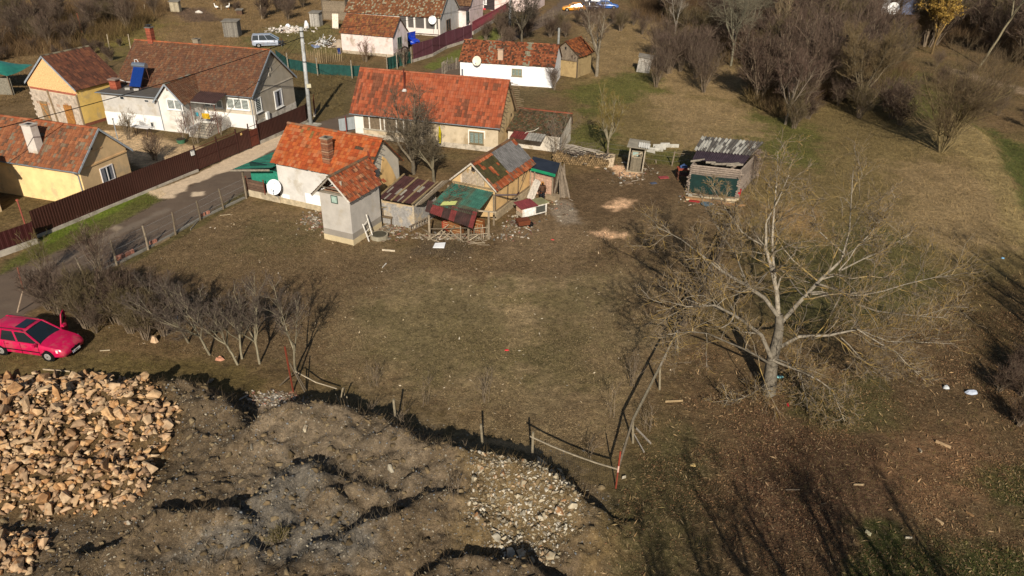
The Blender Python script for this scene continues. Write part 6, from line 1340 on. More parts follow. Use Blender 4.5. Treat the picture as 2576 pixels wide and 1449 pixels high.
# tyre at corner
p = g2('n1', 1612, 470); m = MB(); pts = [up(p,.75)+Vector((math.cos(t)*.42, .1*math.cos(t), math.sin(t)*.42)) for t in np.linspace(0, 2*math.pi, 17)]; m.tube(pts, .11, 8, S('2a2928'), cap=False); one(m, 'tyre', M_rubber, p, 'old tyre leaning at the corner of the pink garage', 'tyre')
# ---- goose flock
def goose():
    t = thing('goose', 'white goose', 'goose', (0,0,0)); m = MB()
    m.tube([(-.36,0,.34),(-.25,0,.34),(-.05,0,.32),(.12,0,.34),(.2,0,.42),(.24,0,.55),(.25,0,.66),(.29,0,.70),(.36,0,.69)], [.02,.1,.16,.13,.075,.05,.05,.06,.03], 8, S('e8e4da')); m.build('body', M_cloth, t, smooth=True)
    m = MB(); m.tube([(.35,0,.69),(.43,0,.675)], [.028,.012], 6, S('d98a3a')); m.build('beak', M_cloth, t)
    for y in (-.06,.06): m = MB(); m.tube([(0,y,.22),(.01,y,.02),(.08,y,.01)], .015, 5, S('d98a3a')); m.build('leg', M_cloth, t)
    return t
gs = goose(); gk = kmap(gs)
GS = [('1',1812,80,'white goose nearest the short white stake, on its left'),('1',1910,78,'white goose right of the short white stake'),('1',1795,8,'white goose at the top edge above the windbreak hut field'),('1',2010,-2,'white goose at the top edge in the middle of the field'),('1',2312,12,'white goose at the top edge furthest right'),('n1',533,18,'white goose near the thorny bushes at the top edge')]
for i, (k, x, y, lb) in enumerate(GS):
    o = gs if i == 0 else copy_tree(gs, gk); o.location = g2(k, x, y); o.rotation_euler = (0,0,rnd.uniform(0,6.28)); o.scale = (1.35,)*3; o['label'] = lb; o['group'] = 'geese in the far field'
p = g2('1', 1665, 112); m = MB(); m.tube([p+Vector((-.6,0,.15)), p+Vector((0,0,.25)), p+Vector((.6,0,.12))], [.15,.3,.12], 9, S('c9bfb2')); one(m, 'sleeping_sheep', M_cloth, p, 'pale bundle like a lying sheep on the bare patch of the goose field', 'sheep', smooth=True)

for k, x, y, s_, cz, lb, nm, cat in (('n7',1045,1180,(.55,.3,.06),'7fb5b5','turquoise plastic scrap lying against the walnut trunk','plastic_scrap','scrap'),('n7',1092,1332,(.14,.3,.08),'b5252f','small red object in the leaves below the walnut tree','red_object','litter'),('n8',500,745,(.3,.25,.05),'d9b878','bent yellowish scrap on the grass right of the corner post','yellow_scrap','litter'),('V',1275,882,(.25,.14,.05),'c8343a','small red scrap in the middle of the yard','red_scrap','litter'),('V',1390,604,(.25,.14,.05),'c04a44','small red scrap below the rabbit hutch','red_scrap','litter'),('n4',1208,540,(.5,.35,.12),'b5c9dc','pale blue plastic bag under the row of small trees','plastic_bag','bag'),('n4',1070,705,(.45,.35,.3),'c9a884','pair of pale split blocks in front of the hedge','wood_block','block'),('n4',1518,828,(.45,.3,.15),'b58066','pinkish hollow brick lying below the small trees','hollow_brick','brick'),('n7',2260,535,(.3,.2,.08),'7fb0d0','light blue scrap on the far right slope','blue_scrap','litter'),('n7',2090,1268,(.6,.3,.15),'aeb6c4','crumpled plastic sheets at the dark hollow on the right','plastic_sheet','scrap'),('n7',1950,1240,(.4,.25,.12),'b9bcbc','smaller crumpled plastic left of the dark hollow','plastic_sheet','scrap')):
    p = g2(k, x, y); m = MB(); n_ = 7
    ring = [p+Vector((math.cos(t)*s_[0]*.5*rnd.uniform(.7,1.2), math.sin(t)*s_[1]*.5*rnd.uniform(.7,1.2), .02)) for t in [i*6.283/n_ for i in range(n_)]]; tp_ = [v*.6+p*.4+Vector((0,0,s_[2]*rnd.uniform(.7,1.3))) for v in ring]
    m.add(ring+tp_, [tuple(range(n_, 2*n_))]+[(i, (i+1) % n_, (i+1) % n_+n_, i+n_) for i in range(n_)], S(cz)); one(m, nm, M_cloth, p, lb, cat)
for i, (x0_, y0_, x1_, y1_) in enumerate(((660,330,830,345),(720,295,1000,300),(800,280,900,285),(650,345,740,365),(740,310,860,325))):
    a, b = up(g2('6', x0_, y0_), .12), up(g2('6', x1_, y1_), .16); m = MB(); m.beam(a, b, .05, .35, S('b5b1a6'), tw=.2); one(m, 'asbestos_strip', M_sheet, a, ['lowest','longest','topmost','leftmost','middle'][i]+' broken pale roofing strip lying in the grass behind the privy', 'roofing sheet', 'broken roofing strips behind the privy')
# ------------------------------------------------------------------ cars
M_cglass = mat('car_glass', col=S('1c2428'), rough=.06, var=.1, bump=0, spec=.8, attr=False)
def car(name, label, loc, hd, col, L=4.45, Wd=1.72, H=1.48, kind='wagon', door=False, nofront=False, hood=False, plate=None, sunroof=False, cat='car', rails=False, dirt=0):
    t = thing(name, label, cat, loc, hd); hw = Wd/2; h = L/2
    prof = {'wagon': dict(bs=-.47, ts=-.42, tf=.04, bf=.225), 'mpv': dict(bs=-.485, ts=-.45, tf=.08, bf=.33), 'sedan': dict(bs=-.37, ts=-.25, tf=.05, bf=.2), 'pickup': dict(bs=-.14, ts=-.1, tf=.1, bf=.2)}[kind]
    st = [(-.5,.42,.78,.80),(-.488,.30,.90,.90),(-.44,.22,.96,.97),(-.3,.19,.95,1),(-.1,.19,.93,1),(.1,.19,.92,1),(.22,.19,.91,1),(.3,.19,.86,.99),(.38,.2,.80,.97),(.44,.22,.74,.93),(.485,.28,.64,.84),(.5,.36,.55,.70)]
    if kind in ('sedan',): st = [(-.5,.42,.70,.80),(-.485,.3,.84,.9),(-.44,.22,.90,.97)]+st[3:]
    if nofront: st = [s_ for s_ in st if s_[0] < .32]
    m = MB(); n = 9; base = 0; k = H/1.48
    for i, (x, zl, zb, w_) in enumerate(st):
        y = hw*w_; X_ = x*L; zb *= k**.5
        P = [(y*.82,zl),(y*.97,zl+.1),(y,(zl+zb)/2),(y*.985,zb-.1),(y*.9,zb-.01),(y*.5,zb+.035),(0,zb+.05)]
        ring = [(X_,-a,b) for a, b in P]+[(X_,a,b) for a, b in P[-2::-1]]
        m.v += ring; k_ = len(ring)
        if i:
            for j in range(k_):
                a, b = (i-1)*k_+j, (i-1)*k_+(j+1) % k_; m.f.append((a, b, b+k_, a+k_)); m.c.append(col)
    k_ = 13; m.f.append(tuple(range(k_))[::-1]); m.c.append(col); m.f.append(tuple((len(st)-1)*k_+j for j in range(k_))); m.c.append(col if not nofront else S('1a1a1a'))
    body = m.build('body', M_paint, t, smooth=False)
    me = body.data; me.polygons.foreach_set('use_smooth', [True]*len(me.polygons))
    try: me.set_sharp_from_angle(angle=R(38))
    except Exception: pass
    zb = .93*k**.5; q = prof; bw, tw_ = hw*.88, hw*.70
    def sec(x, z, w_): return [(x*L,-w_,z),(x*L,w_,z)]
    g = MB(); b0, b1, t0, t1 = sec(q['bs'],zb,bw), sec(q['bf'],zb-.04,bw), sec(q['ts'],H-.03,tw_*.97), sec(q['tf'],H-.03,tw_)
    vs = [b0[0],b0[1],b1[0],b1[1],t0[0],t0[1],t1[0],t1[1]]
    g.add(vs, [(0,2,6,4),(3,1,5,7),(2,3,7,6),(1,0,4,5)]); g.build('windows', M_cglass, t)
    r = MB(); nx_ = 6; vs = []
    for i in range(nx_+1):
        x = q['ts']+(q['tf']-q['ts'])*i/nx_; zz = H-.03+.05*math.sin(math.pi*i/nx_)
        for yy, dz in ((-1.03,-.02),(-.85,.02),(0,.045),(.85,.02),(1.03,-.02)): vs.append((x*L, tw_*yy, zz+dz))
    r.add(vs, [(i*5+j, (i+1)*5+j, (i+1)*5+j+1, i*5+j+1) for i in range(nx_) for j in range(4)], col)
    rf = r.build('roof', M_paint, t, smooth=True)
    pl = MB()
    def pil(a, b, w_=.07): pl.beam(a, b, w_, .05, col)
    for s_ in (-1, 1):
        A = (q['bf']*L, s_*bw*1.0, zb-.04); B = (q['tf']*L, s_*tw_*1.0, H-.02); pil(A, B)
        C_ = (q['bs']*L, s_*bw, zb); D_ = (q['ts']*L, s_*tw_, H-.02); pil(C_, D_, .12); pil(B, D_, .05); pil(A, C_, .05)
        for f_ in ((.42,) if kind in ('sedan','pickup') else (.36,.68)):
            xa = (q['bf']+(q['bs']-q['bf'])*(f_+.06))*L; xb = (q['tf']+(q['ts']-q['tf'])*(f_-.02))*L; pil((xa,s_*bw*1.005,zb),(xb,s_*tw_*1.005,H-.02),.08)
    pl.build('pillar', M_paint, t)
    if sunroof: m = MB(); m.box((-.06*L,0,H+.062),(.55,.8,.012),col=S('1c2124')); m.build('sunroof', M_cglass, rf)
    if rails:
        for s_ in (-1,1): m = MB(); m.tube([(q['ts']*L+.1,s_*tw_*.98,H+.0),(q['ts']*L+.25,s_*tw_*.98,H+.06),(q['tf']*L-.25,s_*tw_*.98,H+.07),(q['tf']*L-.1,s_*tw_*.98,H+.01)],.018,6,S('3a2326')); m.build('roof_rail', M_metal, rf)
    for x in (-.30, .295):
        if nofront and x > 0: continue
        for s_ in (-1, 1):
            m = MB(); m.tube([(x*L, s_*(hw-.2), .31), (x*L, s_*(hw-.01), .31)], .37, 18, S('0c0c0c')); 
            wh = MB(); wh.tube([(x*L, s_*(hw-.2), .305), (x*L, s_*(hw-.0), .305), (x*L, s_*(hw+.02), .305)], [.305,.305,.27], 20, S('1b1a19')); w_ = wh.build('wheel', M_rubber, t)
            rm = MB(); rm.tube([(x*L, s_*(hw+.01), .305), (x*L, s_*(hw+.035), .305)], [.2,.17], 16, S('8f8b84')); rm.tube([(x*L, s_*(hw+.03), .305), (x*L, s_*(hw+.045), .305)], .05, 8, S('5a5752'))
            for a_ in range(8): an = a_*math.pi/4; rm.box((x*L+.13*math.cos(an), s_*(hw+.032), .305+.13*math.sin(an)), (.02,.02,.02), col=S('2a2826'))
            rm.build('rim', M_metal, w_)
            m.build('wheel_arch', M_rubber, w_)
    if not nofront:
        for s_ in (-1,1):
            m = MB(); x0_, x1_ = .41*L, .485*L; m.add([(x0_,s_*hw*.955,.72*k),(x1_,s_*hw*.80,.56*k),(x1_+.02,s_*hw*.80,.47*k),(x0_+.02,s_*hw*.97,.58*k),(x0_+.05,s_*hw*.62,.74*k),(x1_+.02,s_*hw*.48,.60*k),(x1_+.03,s_*hw*.48,.50*k)], [(0,1,5,4),(0,3,2,1),(1,2,6,5)] if s_ < 0 else [(4,5,1,0),(1,2,3,0),(5,6,2,1)], S('cfd3cc')); m.build('headlight', mat('lamp_glass', rough=.15, var=.05, bump=0, spec=.7), t)
        m = MB(); m.box((.502*L,0,.5*k),(.03,.6,.1),col=S('111111')); m.box((.485*L,0,.28*k),(.06,1.0,.1),col=S('161616')); m.build('grille', M_rubber, t)
    for s_ in (-1,1): m = MB(); m.box((-.492*L,s_*hw*.78,.75),(.05,.16,.28),col=S('7a1818')); m.build('tail_light', M_metal, t)
    if plate:
        m = MB(); m.box((.508*L+.015,0,.36),(.015,.52,.12),col=S('e6e6e2')); m.box((.508*L+.0235,-.235,.36),(.004,.045,.115),col=S('1f3f9a')); pp_ = m.build('number_plate', M_metal, t)
        tc = bpy.data.curves.new('plate_text', 'FONT'); tc.body = plate; tc.size = .105; tc.align_x = 'CENTER'; tc.align_y = 'CENTER'; tc.extrude = .002; tmp = bpy.data.objects.new('plate_text', tc); COL.objects.link(tmp); bpy.context.view_layer.update(); me_ = bpy.data.meshes.new_from_object(tmp.evaluated_get(bpy.context.evaluated_depsgraph_get())); bpy.data.objects.remove(tmp); me_.materials.clear(); me_.materials.append(mat('black_print', col=(.01,.01,.01), attr=False, var=0, bump=0)); to = bpy.data.objects.new('plate_lettering', me_); COL.objects.link(to); to.parent = pp_; to.location = (.508*L+.026, .01, .36); to.rotation_euler = (R(90), 0, R(90))
        m = MB(); m.tube([(.503*L+.018,0,.58),(.503*L+.03,0,.58)],.05,10,S('20242c')); m.build('badge', M_metal, t)
    for s_ in (-1,1):
        if door and s_ > 0: continue
        m = MB(); m.box((.19*L,s_*(hw+.08),.96),(.14,.2,.13),col=col); m.build('mirror', M_paint, t)
    if kind != 'pickup':
        for s_ in (-1,1):
            for x in (.1,-.13): m = MB(); m.box((x*L-.25,s_*(hw+.004),.8),(.16,.02,.035),col=mul(col,.7)); m.build('door_handle', M_paint, t)
            m = MB(); m.box((-.02*L,s_*(hw+.004),.5),(2.1,.02,.05),col=S('3a1a20') if door else mul(col,.4)); m.build('side_moulding', M_rubber, t)
            for x in (.205,-.02,-.22): m = MB(); m.box((x*L,s_*(hw*.997),.62),(.012,.012,.6),col=(.01,.01,.01)); m.build('door_gap', M_rubber, t)
    if door:
        d = thing('x','','',(0,0,0)) ; bpy.data.objects.remove(d)
        hx, hy = .2*L, hw; an = R(62); cx, sx = math.cos(math.pi-an), math.sin(math.pi-an)
        f = lambda u, z, o=0: (hx+u*cx-o*sx, hy+u*sx+o*cx, z)
        m = MB(); m.slab([f(0,.3),f(1.0,.3),f(1.08,.93),f(0,.93)], .05, col); m.beam(f(0,.93),f(.5,H-.05),.05,.05,col); m.beam(f(.5,H-.05),f(1.0,H-.06),.05,.05,col); m.beam(f(1.0,H-.06),f(1.08,.93),.06,.05,col); dd = m.build('open_door', M_paint, t)
        m = MB(); m.slab([f(.1,.93,.01),f(1.04,.93,.01),f(.97,H-.1,.01),f(.5,H-.1,.01)], .01); m.build('door_glass', M_cglass, dd)
        m = MB(); m.box(f(.12,1.0,-.12),(.14,.22,.13),col=col); m.build('mirror', M_paint, dd)
        m = MB(); m.slab([f(.05,.4,.03),f(.95,.4,.03),f(1.0,.88,.03),f(.05,.88,.03)], .02, S('1c1a1a')); m.build('door_trim', M_rubber, dd)
    if nofront:
        m = MB()
        for i in range(46): a = Vector((.3*L+rnd.uniform(0,.7), rnd.uniform(-.7,.7), rnd.uniform(.15,.75))); m.tube([a, a+Vector((rnd.gauss(.1,.2), rnd.gauss(0,.25), rnd.gauss(0,.18)))], rnd.uniform(.015,.06), 5, S(rnd.choice(['2a2826','4a4844','8a8a88','6b3a2a','3a4a5a','1a1a1a'])))
        m.box((.36*L,-.2,.4),(.5,.5,.35),col=S('3a3836')); m.build('exposed_engine', M_metal, t)
    if hood:
        m = MB(); m.slab([(.24*L,-hw*.85,.92),(.24*L,hw*.85,.92),(.3*L,hw*.75,1.85),(.3*L,-hw*.75,1.85)],.04,col); m.build('raised_bonnet', M_paint, t)
    return t
fwd = Vector((math.cos(R(-11)), math.sin(R(-11)), 0)); lft = Vector((-fwd.y, fwd.x, 0))
wc = (g2('V', 5, 893)+g2('V', 133, 905))/2
p = wc+lft*.78; car('red_estate_car', 'dusty crimson estate car with its far front door open beside the hedge', (p.x, p.y, gh(p.x, p.y)+.0), R(-11), S('bc1048'), 4.55, 1.72, 1.47, 'wagon', door=True, plate='AB 01 XYZ' if 0 else 'A0BF 1', sunroof=True, rails=True)
p = (g2('n1', 380, 402)+g2('n1', 560, 395))/2; p = p+Vector((-.25,.75,0)); car('silver_people_carrier', 'silver people carrier with its front end torn off in the far lot', (p.x, p.y, gh(p.x,p.y)), R(14), S('9ba3b0'), 4.4, 1.75, 1.68, 'mpv', nofront=True)
p = g2('n1', 1700, 385); car('blue_car', 'bright blue car with raised bonnet half hidden behind the pink garage', (p.x-1.4, p.y+1.2, gh(p.x,p.y)), R(-38), S('1440b8'), 4.0, 1.65, 1.45, 'wagon', hood=True)
p = g2('n2', 1215, 108); car('yellow_car', 'yellow orange car with dark windscreen at the top of the lane', (p.x, p.y+1, gh(p.x,p.y)), R(178), S('e0930f'), 4.2, 1.7, 1.42, 'sedan')
p = g2('n2', 1345, 108); car('dark_blue_car', 'dark navy car parked between the yellow car and the blue pickup', (p.x, p.y+2.2, gh(p.x,p.y)), R(172), S('10183a'), 4.6, 1.75, 1.42, 'sedan')
p = g2('n2', 1530, 92); car('blue_old_saloon', 'old bright blue saloon at the right end of the parked cars', (p.x-.3, p.y+1.5, gh(p.x,p.y)), R(-4), S('1a5fae'), 4.3, 1.65, 1.4, 'sedan')
p = g2('n2', 1430, 40); v = thing('white_van', 'white van partly cut off by the top edge behind the parked cars', 'van', (p.x, p.y+2, gh(p.x,p.y)), R(-5)); m = MB(); m.box((0,0,1.35),(4.6,1.9,2.0),col=S('dfe1e4'),tp=.94); m.build('body', M_paint, v)
m = MB(); m.box((1.9,0,1.75),(.9,1.93,.5),col=S('1a2024')); m.build('windows', M_cglass, v)
for x in (-1.4,1.4):
    for s_ in (-1,1): m = MB(); m.tube([(x,s_*.75,.35),(x,s_*.98,.35)],.34,14,S('1b1a19')); m.build('wheel', M_rubber, v)
# ------------------------------------------------------------------ person by the shed
def skinned(name, pts, edges, mt, parent, root=0, sub=2):
    me = bpy.data.meshes.new(name); me.from_pydata([p[:3] for p in pts], edges, []); o = bpy.data.objects.new(name, me); COL.objects.link(o); o.parent = parent
    md = o.modifiers.new('skin', 'SKIN')
    if not me.skin_vertices: me.attributes  # created with the modifier
    sv = me.skin_vertices
    if not sv:
        bpy.context.view_layer.objects.active = o
    if me.skin_vertices:
        for i, p in enumerate(pts):
            s_ = me.skin_vertices[0].data[i]; s_.radius = (p[3], p[4] if len(p) > 4 else p[3]); s_.use_root = (i == root)
    o.modifiers.new('sub', 'SUBSURF').levels = sub; o.modifiers['sub'].render_levels = sub
    me.materials.append(mt); return o
q_ = U(px('5', 1400, 975)); pb_ = Vector((q_[0]*52.95/q_[1], 52.95, 0)); ps_ = thing('person', 'person with long fair hair in a brown top and black trousers by the plank shed', 'person', (pb_.x, pb_.y, gh(pb_.x, pb_.y)), R(-75))
ps_.scale = (.97,.97,.97)
def limb(m, pts, rad, n, col): m.tube(pts, rad, n, col)
B_ = [(0,0,.92,.15,.13),(0,0,1.12,.13,.10),(0,0,1.34,.16,.11),(.01,0,1.46,.055),(.03,0,1.58,.085),(.035,0,1.68,.07),
      (0,.19,1.40,.06),(.06,.24,1.13,.042),(.24,.2,.98,.034),(.31,.18,.95,.036),
      (0,-.19,1.40,.06),(.04,-.25,1.13,.042),(.2,-.22,.95,.034),(.27,-.2,.92,.036),
      (0,.09,.86,.10),(.06,.1,.48,.065),(.0,.1,.09,.045),(.12,.11,.04,.04),
      (0,-.09,.86,.10),(-.03,-.1,.48,.065),(-.1,-.1,.09,.045),(.02,-.11,.04,.04)]
E_ = [(0,1),(1,2),(2,3),(3,4),(4,5),(2,6),(6,7),(7,8),(8,9),(2,10),(10,11),(11,12),(12,13),(0,14),(14,15),(15,16),(16,17),(0,18),(18,19),(19,20),(20,21)]
body = skinned('body', B_, E_, M_skin, ps_)
m = MB(); m.tube([(0,0,.88),(0,0,1.0),(0,0,1.15),(0,0,1.32),(0,0,1.43)], [.19,.165,.16,.185,.09], 12, S('4f3626'))
for s_ in (-1,1): m.tube([(0,s_*.15,1.41),(.03,s_*.24,1.24),(.06,s_*.26,1.12)], [.09,.075,.062], 8, S('4f3626'))
m.build('top', M_cloth, ps_, smooth=True)
m = MB(); m.tube([(0,0,.98),(0,0,.88),(0,0,.82)], [.175,.18,.16], 12, S('15151a'))
m.tube([(0,.09,.88),(.06,.1,.48),(.0,.1,.1)], [.12,.09,.075], 8, S('15151a')); m.tube([(0,-.09,.88),(-.03,-.1,.48),(-.1,-.1,.1)], [.12,.09,.075], 8, S('15151a')); m.build('trousers', M_cloth, ps_, smooth=True)
m = MB(); m.tube([(-.0,0,1.72),(-.03,0,1.66),(-.05,0,1.55),(-.07,0,1.4),(-.08,0,1.26)], [.04,.105,.10,.09,.03], 10, S('a5733a')); m.tube([(.02,.075,1.68),(.03,.095,1.55),(.02,.09,1.42)], [.03,.035,.02], 6, S('a5733a')); m.tube([(.02,-.075,1.68),(.03,-.095,1.55),(.02,-.09,1.42)], [.03,.035,.02], 6, S('a5733a')); m.build('hair', M_cloth, ps_, smooth=True)
for s_ in (-1,1):
    for j in range(5):
        y = s_*.19+(j-2)*.014; z = .935 if j else .955; m = MB(); m.tube([(.29,y,z),(.33+.01*(j % 3),y,z-.01),(.35,y,z-.035)], [.009,.008,.006], 5, S('c08d70')); m.build('finger', M_skin, ps_)
    m = MB(); m.tube([(-.05 if s_ > 0 else -.15,s_*.1,.05),(.05 if s_ > 0 else -.05,s_*.1,.05),(.17 if s_ > 0 else .08,s_*.1,.035)], [.05,.05,.035], 8, S('1c1a1a')); m.build('shoe', M_rubber, ps_)
m = MB(); 
for s_ in (-1,1): m.box((.108,s_*.033,1.60),(.012,.022,.01),col=S('2a2420'))
m.box((.118,0,1.575),(.03,.022,.04),col=S('b98468')); m.box((.108,0,1.54),(.012,.045,.01),col=S('8a4a44')); m.build('face', M_skin, ps_)
# ------------------------------------------------------------------ bare trees and bushes
def unit(a): return a/np.maximum(np.linalg.norm(a, axis=-1, keepdims=True), 1e-9)
def tubes_np(P, Rr, n=3, C=None, rs=None):
    """P (N,K,3), Rr (N,K) -> vertices, quads, colours"""
    N_, K_, _ = P.shape; T = np.empty_like(P); T[:,1:-1] = P[:,2:]-P[:,:-2]; T[:,0] = P[:,1]-P[:,0]; T[:,-1] = P[:,-1]-P[:,-2]; T = unit(T)
    ref = np.where(np.abs(T[:,:1,2:3]) < .9, np.array([0,0,1.]), np.array([1.,0,0])); A = unit(np.cross(T, np.broadcast_to(ref, T.shape))); B = np.cross(T, A)
    an = np.arange(n)*2*np.pi/n
    V = P[:,:,None,:]+Rr[:,:,None,None]*(A[:,:,None,:]*np.cos(an)[None,None,:,None]+B[:,:,None,:]*np.sin(an)[None,None,:,None])
    ids = np.arange(N_*K_*n).reshape(N_, K_, n); a = ids[:,:-1]; b = np.roll(ids, -1, 2)[:,:-1]; c = np.roll(ids, -1, 2)[:,1:]; d = ids[:,1:]
    Q = np.stack([a, b, c, d], -1).reshape(-1, 4); CC = np.repeat(C, K_*n, axis=0)
    return V.reshape(-1, 3), Q, CC
def children(P, Rr, rs, nc, ang, lr, t0=.25, wander=.12, up=.15, rr=.55, K_=4, rmin=.004, taper=.75, spread=.35, tpow=1.0):
    N_ = len(P); K0 = P.shape[1]; idx = np.repeat(np.arange(N_), nc); M_ = len(idx)
    t = (t0+(1-t0)*rs.rand(M_)**tpow)*(K0-1); t = np.minimum(t, K0-1.001); i = t.astype(int); f = (t-i)[:,None]
    p = P[idx,i]*(1-f)+P[idx,i+1]*f; r = Rr[idx,i]*(1-f[:,0])+Rr[idx,i+1]*f[:,0]; d = unit(P[idx,i+1]-P[idx,i])
    L = np.linalg.norm(P[:,1:]-P[:,:-1], axis=-1).sum(1)[idx]
    rd = unit(rs.randn(M_, 3)); pe = unit(rd-(rd*d).sum(1, keepdims=True)*d); a = ang*(1+spread*rs.randn(M_))[:,None]
    nd = unit(d*np.cos(a)+pe*np.sin(a)+np.array([0,0,up])); ln = L*lr*(1.15-.55*t/(K0-1))*(.6+.7*rs.rand(M_))
    out = np.empty((M_, K_, 3)); out[:,0] = p; cur = nd
    for k in range(1, K_):
        cur = unit(cur+wander*rs.randn(M_, 3)+np.array([0,0,up*.35])); out[:,k] = out[:,k-1]+cur*(ln/(K_-1))[:,None]
    r0 = np.maximum(r*rr, rmin); rad = r0[:,None]*np.linspace(1, 1-taper, K_)[None,:]
    return out, np.maximum(rad, rmin*.6)
def plant(name, label, cat, base, seeds, levels, seed, bark=(.25,.2,.15), twig=(.2,.14,.11), rz=0, group=None, trunkmat=None, cut=1, twmat=None, leaves=None, tvar=.25, lichen=None, skip=0):
    """seeds: list of (points, radii) relative to base."""
    rs = np.random.RandomState(seed); t = thing(name, label, cat, base, rz, group)
    K0 = 7; SP, SR = [], []
    for pts, rad in seeds:
        pts = np.array(pts, float); rad = np.array(rad, float) if hasattr(rad, '__len__') else np.linspace(rad, rad*.3, len(pts))
        s_ = np.concatenate([[0], np.cumsum(np.linalg.norm(np.diff(pts, axis=0), axis=1))]); u = np.linspace(0, s_[-1], K0)
        q = np.stack([np.interp(u, s_, pts[:,k]) for k in range(3)], 1); q[1:-1] += rs.randn(K0-2, 3)*.018*s_[-1]*.35
        SP.append(q); SR.append(np.interp(u, s_, rad))
    P, Rr = np.array(SP), np.array(SR); lv = [(P, Rr)]; P, Rr = P[skip:], Rr[skip:]
    for L_ in levels:
        P, Rr = children(P, Rr, rs, **L_); lv.append((P, Rr))
    def emit(ls, n, col, nm, mt):
        Vs, Qs, Cs, o = [], [], [], 0
        for P_, R_ in ls:
            c = np.array(col)[None]*(1+tvar*(rs.rand(len(P_), 1)*2-1))
            v, q, cc = tubes_np(P_, R_, n, c)
            if lichen is not None and (n == 3 or P_.shape[1] < 7): mk = np.repeat(rs.rand(len(P_)*P_.shape[1]) < .28, n); cc[mk] = cc[mk]*.35+np.array(lichen)*.65
            Vs.append(v); Qs.append(q+o); Cs.append(cc); o += len(v)
        return np_mesh(nm, np.concatenate(Vs), np.concatenate(Qs), np.concatenate(Cs), mt, t, smooth=True)
    emit(lv[:2], 6, bark, 'trunk', trunkmat or M_bark)
    emit(lv[2:] or lv[1:], 3, twig, 'crown', twmat or M_twig)
    if leaves:
        n, s_, cols = leaves; Pq = lv[-1][0].reshape(-1, 3); i = rs.randint(0, len(Pq), n); c = Pq[i]+rs.randn(n, 3)*.08; a, b = unit(rs.randn(n, 3))*s_, unit(rs.randn(n, 3))*s_
        V = np.stack([c-a, c-b, c+a, c+b], 1).reshape(-1, 3); C = np.repeat(np.array([S(x) for x in cols])[rs.randint(0, len(cols), n)], 4, 0)
        np_mesh('leaves', V, np.arange(4*n).reshape(-1, 4), C, M_twig, t)
    return t
# --- the big walnut tree; limbs measured in the photo, each with its own depth from the trunk
wb0 = g2('V', 1933, 990); 
def WL(dys, *pts): 
    return [tuple(Vector(UY(px('V', *p), wb0.y+dy))-wb0) for p, dy in zip(pts, dys)]
wt = WL((0,.1,.2,.35,.5), (1933,990),(1938,935),(1948,884),(1961,830),(1960,790))
seeds = [(wt, [.35,.30,.27,.22,.17]),
 (WL((0,-.1,-.3,-.9,-1.5,-2.0,-2.4), (1940,900),(1918,850),(1893,819),(1850,790),(1800,768),(1754,777),(1661,754)), [0.116, 0.095, 0.082, 0.069, 0.052, 0.034, 0.014]),
 (WL((.4,.6,1.0,1.5,1.9,2.4,3.0), (1957,795),(1948,768),(1883,722),(1828,690),(1795,671),(1735,615),(1661,574)), [0.110, 0.103, 0.089, 0.076, 0.055, 0.034, 0.014]),
 (WL((.5,.6,.8,1.0,1.3,1.6), (1957,790),(1948,703),(1934,657),(1920,600),(1934,540),(1985,440)), [0.116, 0.103, 0.082, 0.061, 0.042, 0.014]),
 (WL((.5,.9,1.4,1.9,2.4), (1950,700),(1946,650),(1944,560),(1948,480),(1957,380)), [0.069, 0.061, 0.048, 0.034, 0.014]),
 (WL((.4,.8,1.2,1.8,2.3,2.8,3.1), (1962,815),(2000,775),(2045,735),(2064,708),(2110,680),(2135,590),(2147,420)), [0.116, 0.103, 0.089, 0.082, 0.069, 0.042, 0.014]),
 (WL((.3,.0,-.3,-.5,-.8,-1.2,-1.5), (1950,880),(1985,850),(2041,838),(2115,849),(2156,828),(2235,861),(2402,865)), [0.095, 0.082, 0.069, 0.055, 0.042, 0.031, 0.010]),
 (WL((1.2,1.3,1.5,1.6,1.8), (2060,715),(2110,735),(2179,780),(2270,790),(2385,800)), [0.061, 0.052, 0.042, 0.027, 0.010]),
 (WL((.9,1.6,2.5,3.2), (2040,740),(2160,740),(2260,716),(2400,690)), [0.048, 0.037, 0.027, 0.010]),
 (WL((2.3,2.8,3.4,4.0), (2115,680),(2170,655),(2230,625),(2290,585)), [0.048, 0.034, 0.024, 0.010]),
 (WL((0,-.8,-1.6,-2.3,-2.8), (1940,905),(1990,925),(2040,945),(2090,975),(2125,1060)), [0.069, 0.055, 0.042, 0.031, 0.010]),
 (WL((0,-.7,-1.2,-1.6), (1945,900),(2010,925),(2030,1010),(2040,1080)), [0.048, 0.037, 0.027, 0.009]),
 (WL((0,-.6,-1.1,-1.6,-2), (1936,915),(1880,880),(1800,845),(1730,832),(1680,840)), [0.061, 0.048, 0.034, 0.024, 0.009]),
 (WL((0,-.4,-.8,-1.1), (1934,960),(1900,985),(1860,1005),(1795,1012)), [0.034, 0.024, 0.018, 0.008]),
 (WL((1.0,1.6,2.2,2.8), (1885,722),(1850,640),(1800,560),(1760,500)), [0.048, 0.034, 0.024, 0.009]),
 (WL((1.0,1.3,1.7,2.2), (1925,620),(1870,590),(1830,530),(1790,470)), [0.042, 0.031, 0.020, 0.009]),
 (WL((2.4,2.7,3.0), (2125,640),(2060,580),(2030,490)), [0.042, 0.027, 0.009]),
 (WL((-.3,-.8,-1.3), (2115,849),(2170,905),(2240,960)), [0.034, 0.024, 0.009]),
 (WL((-1.0,-1.5,-2.0), (2156,828),(2260,890),(2330,960)), [0.034, 0.024, 0.009]),
 (WL((1.8,2.2,2.6), (2110,680),(2210,560),(2250,500)), [0.034, 0.024, 0.009])]
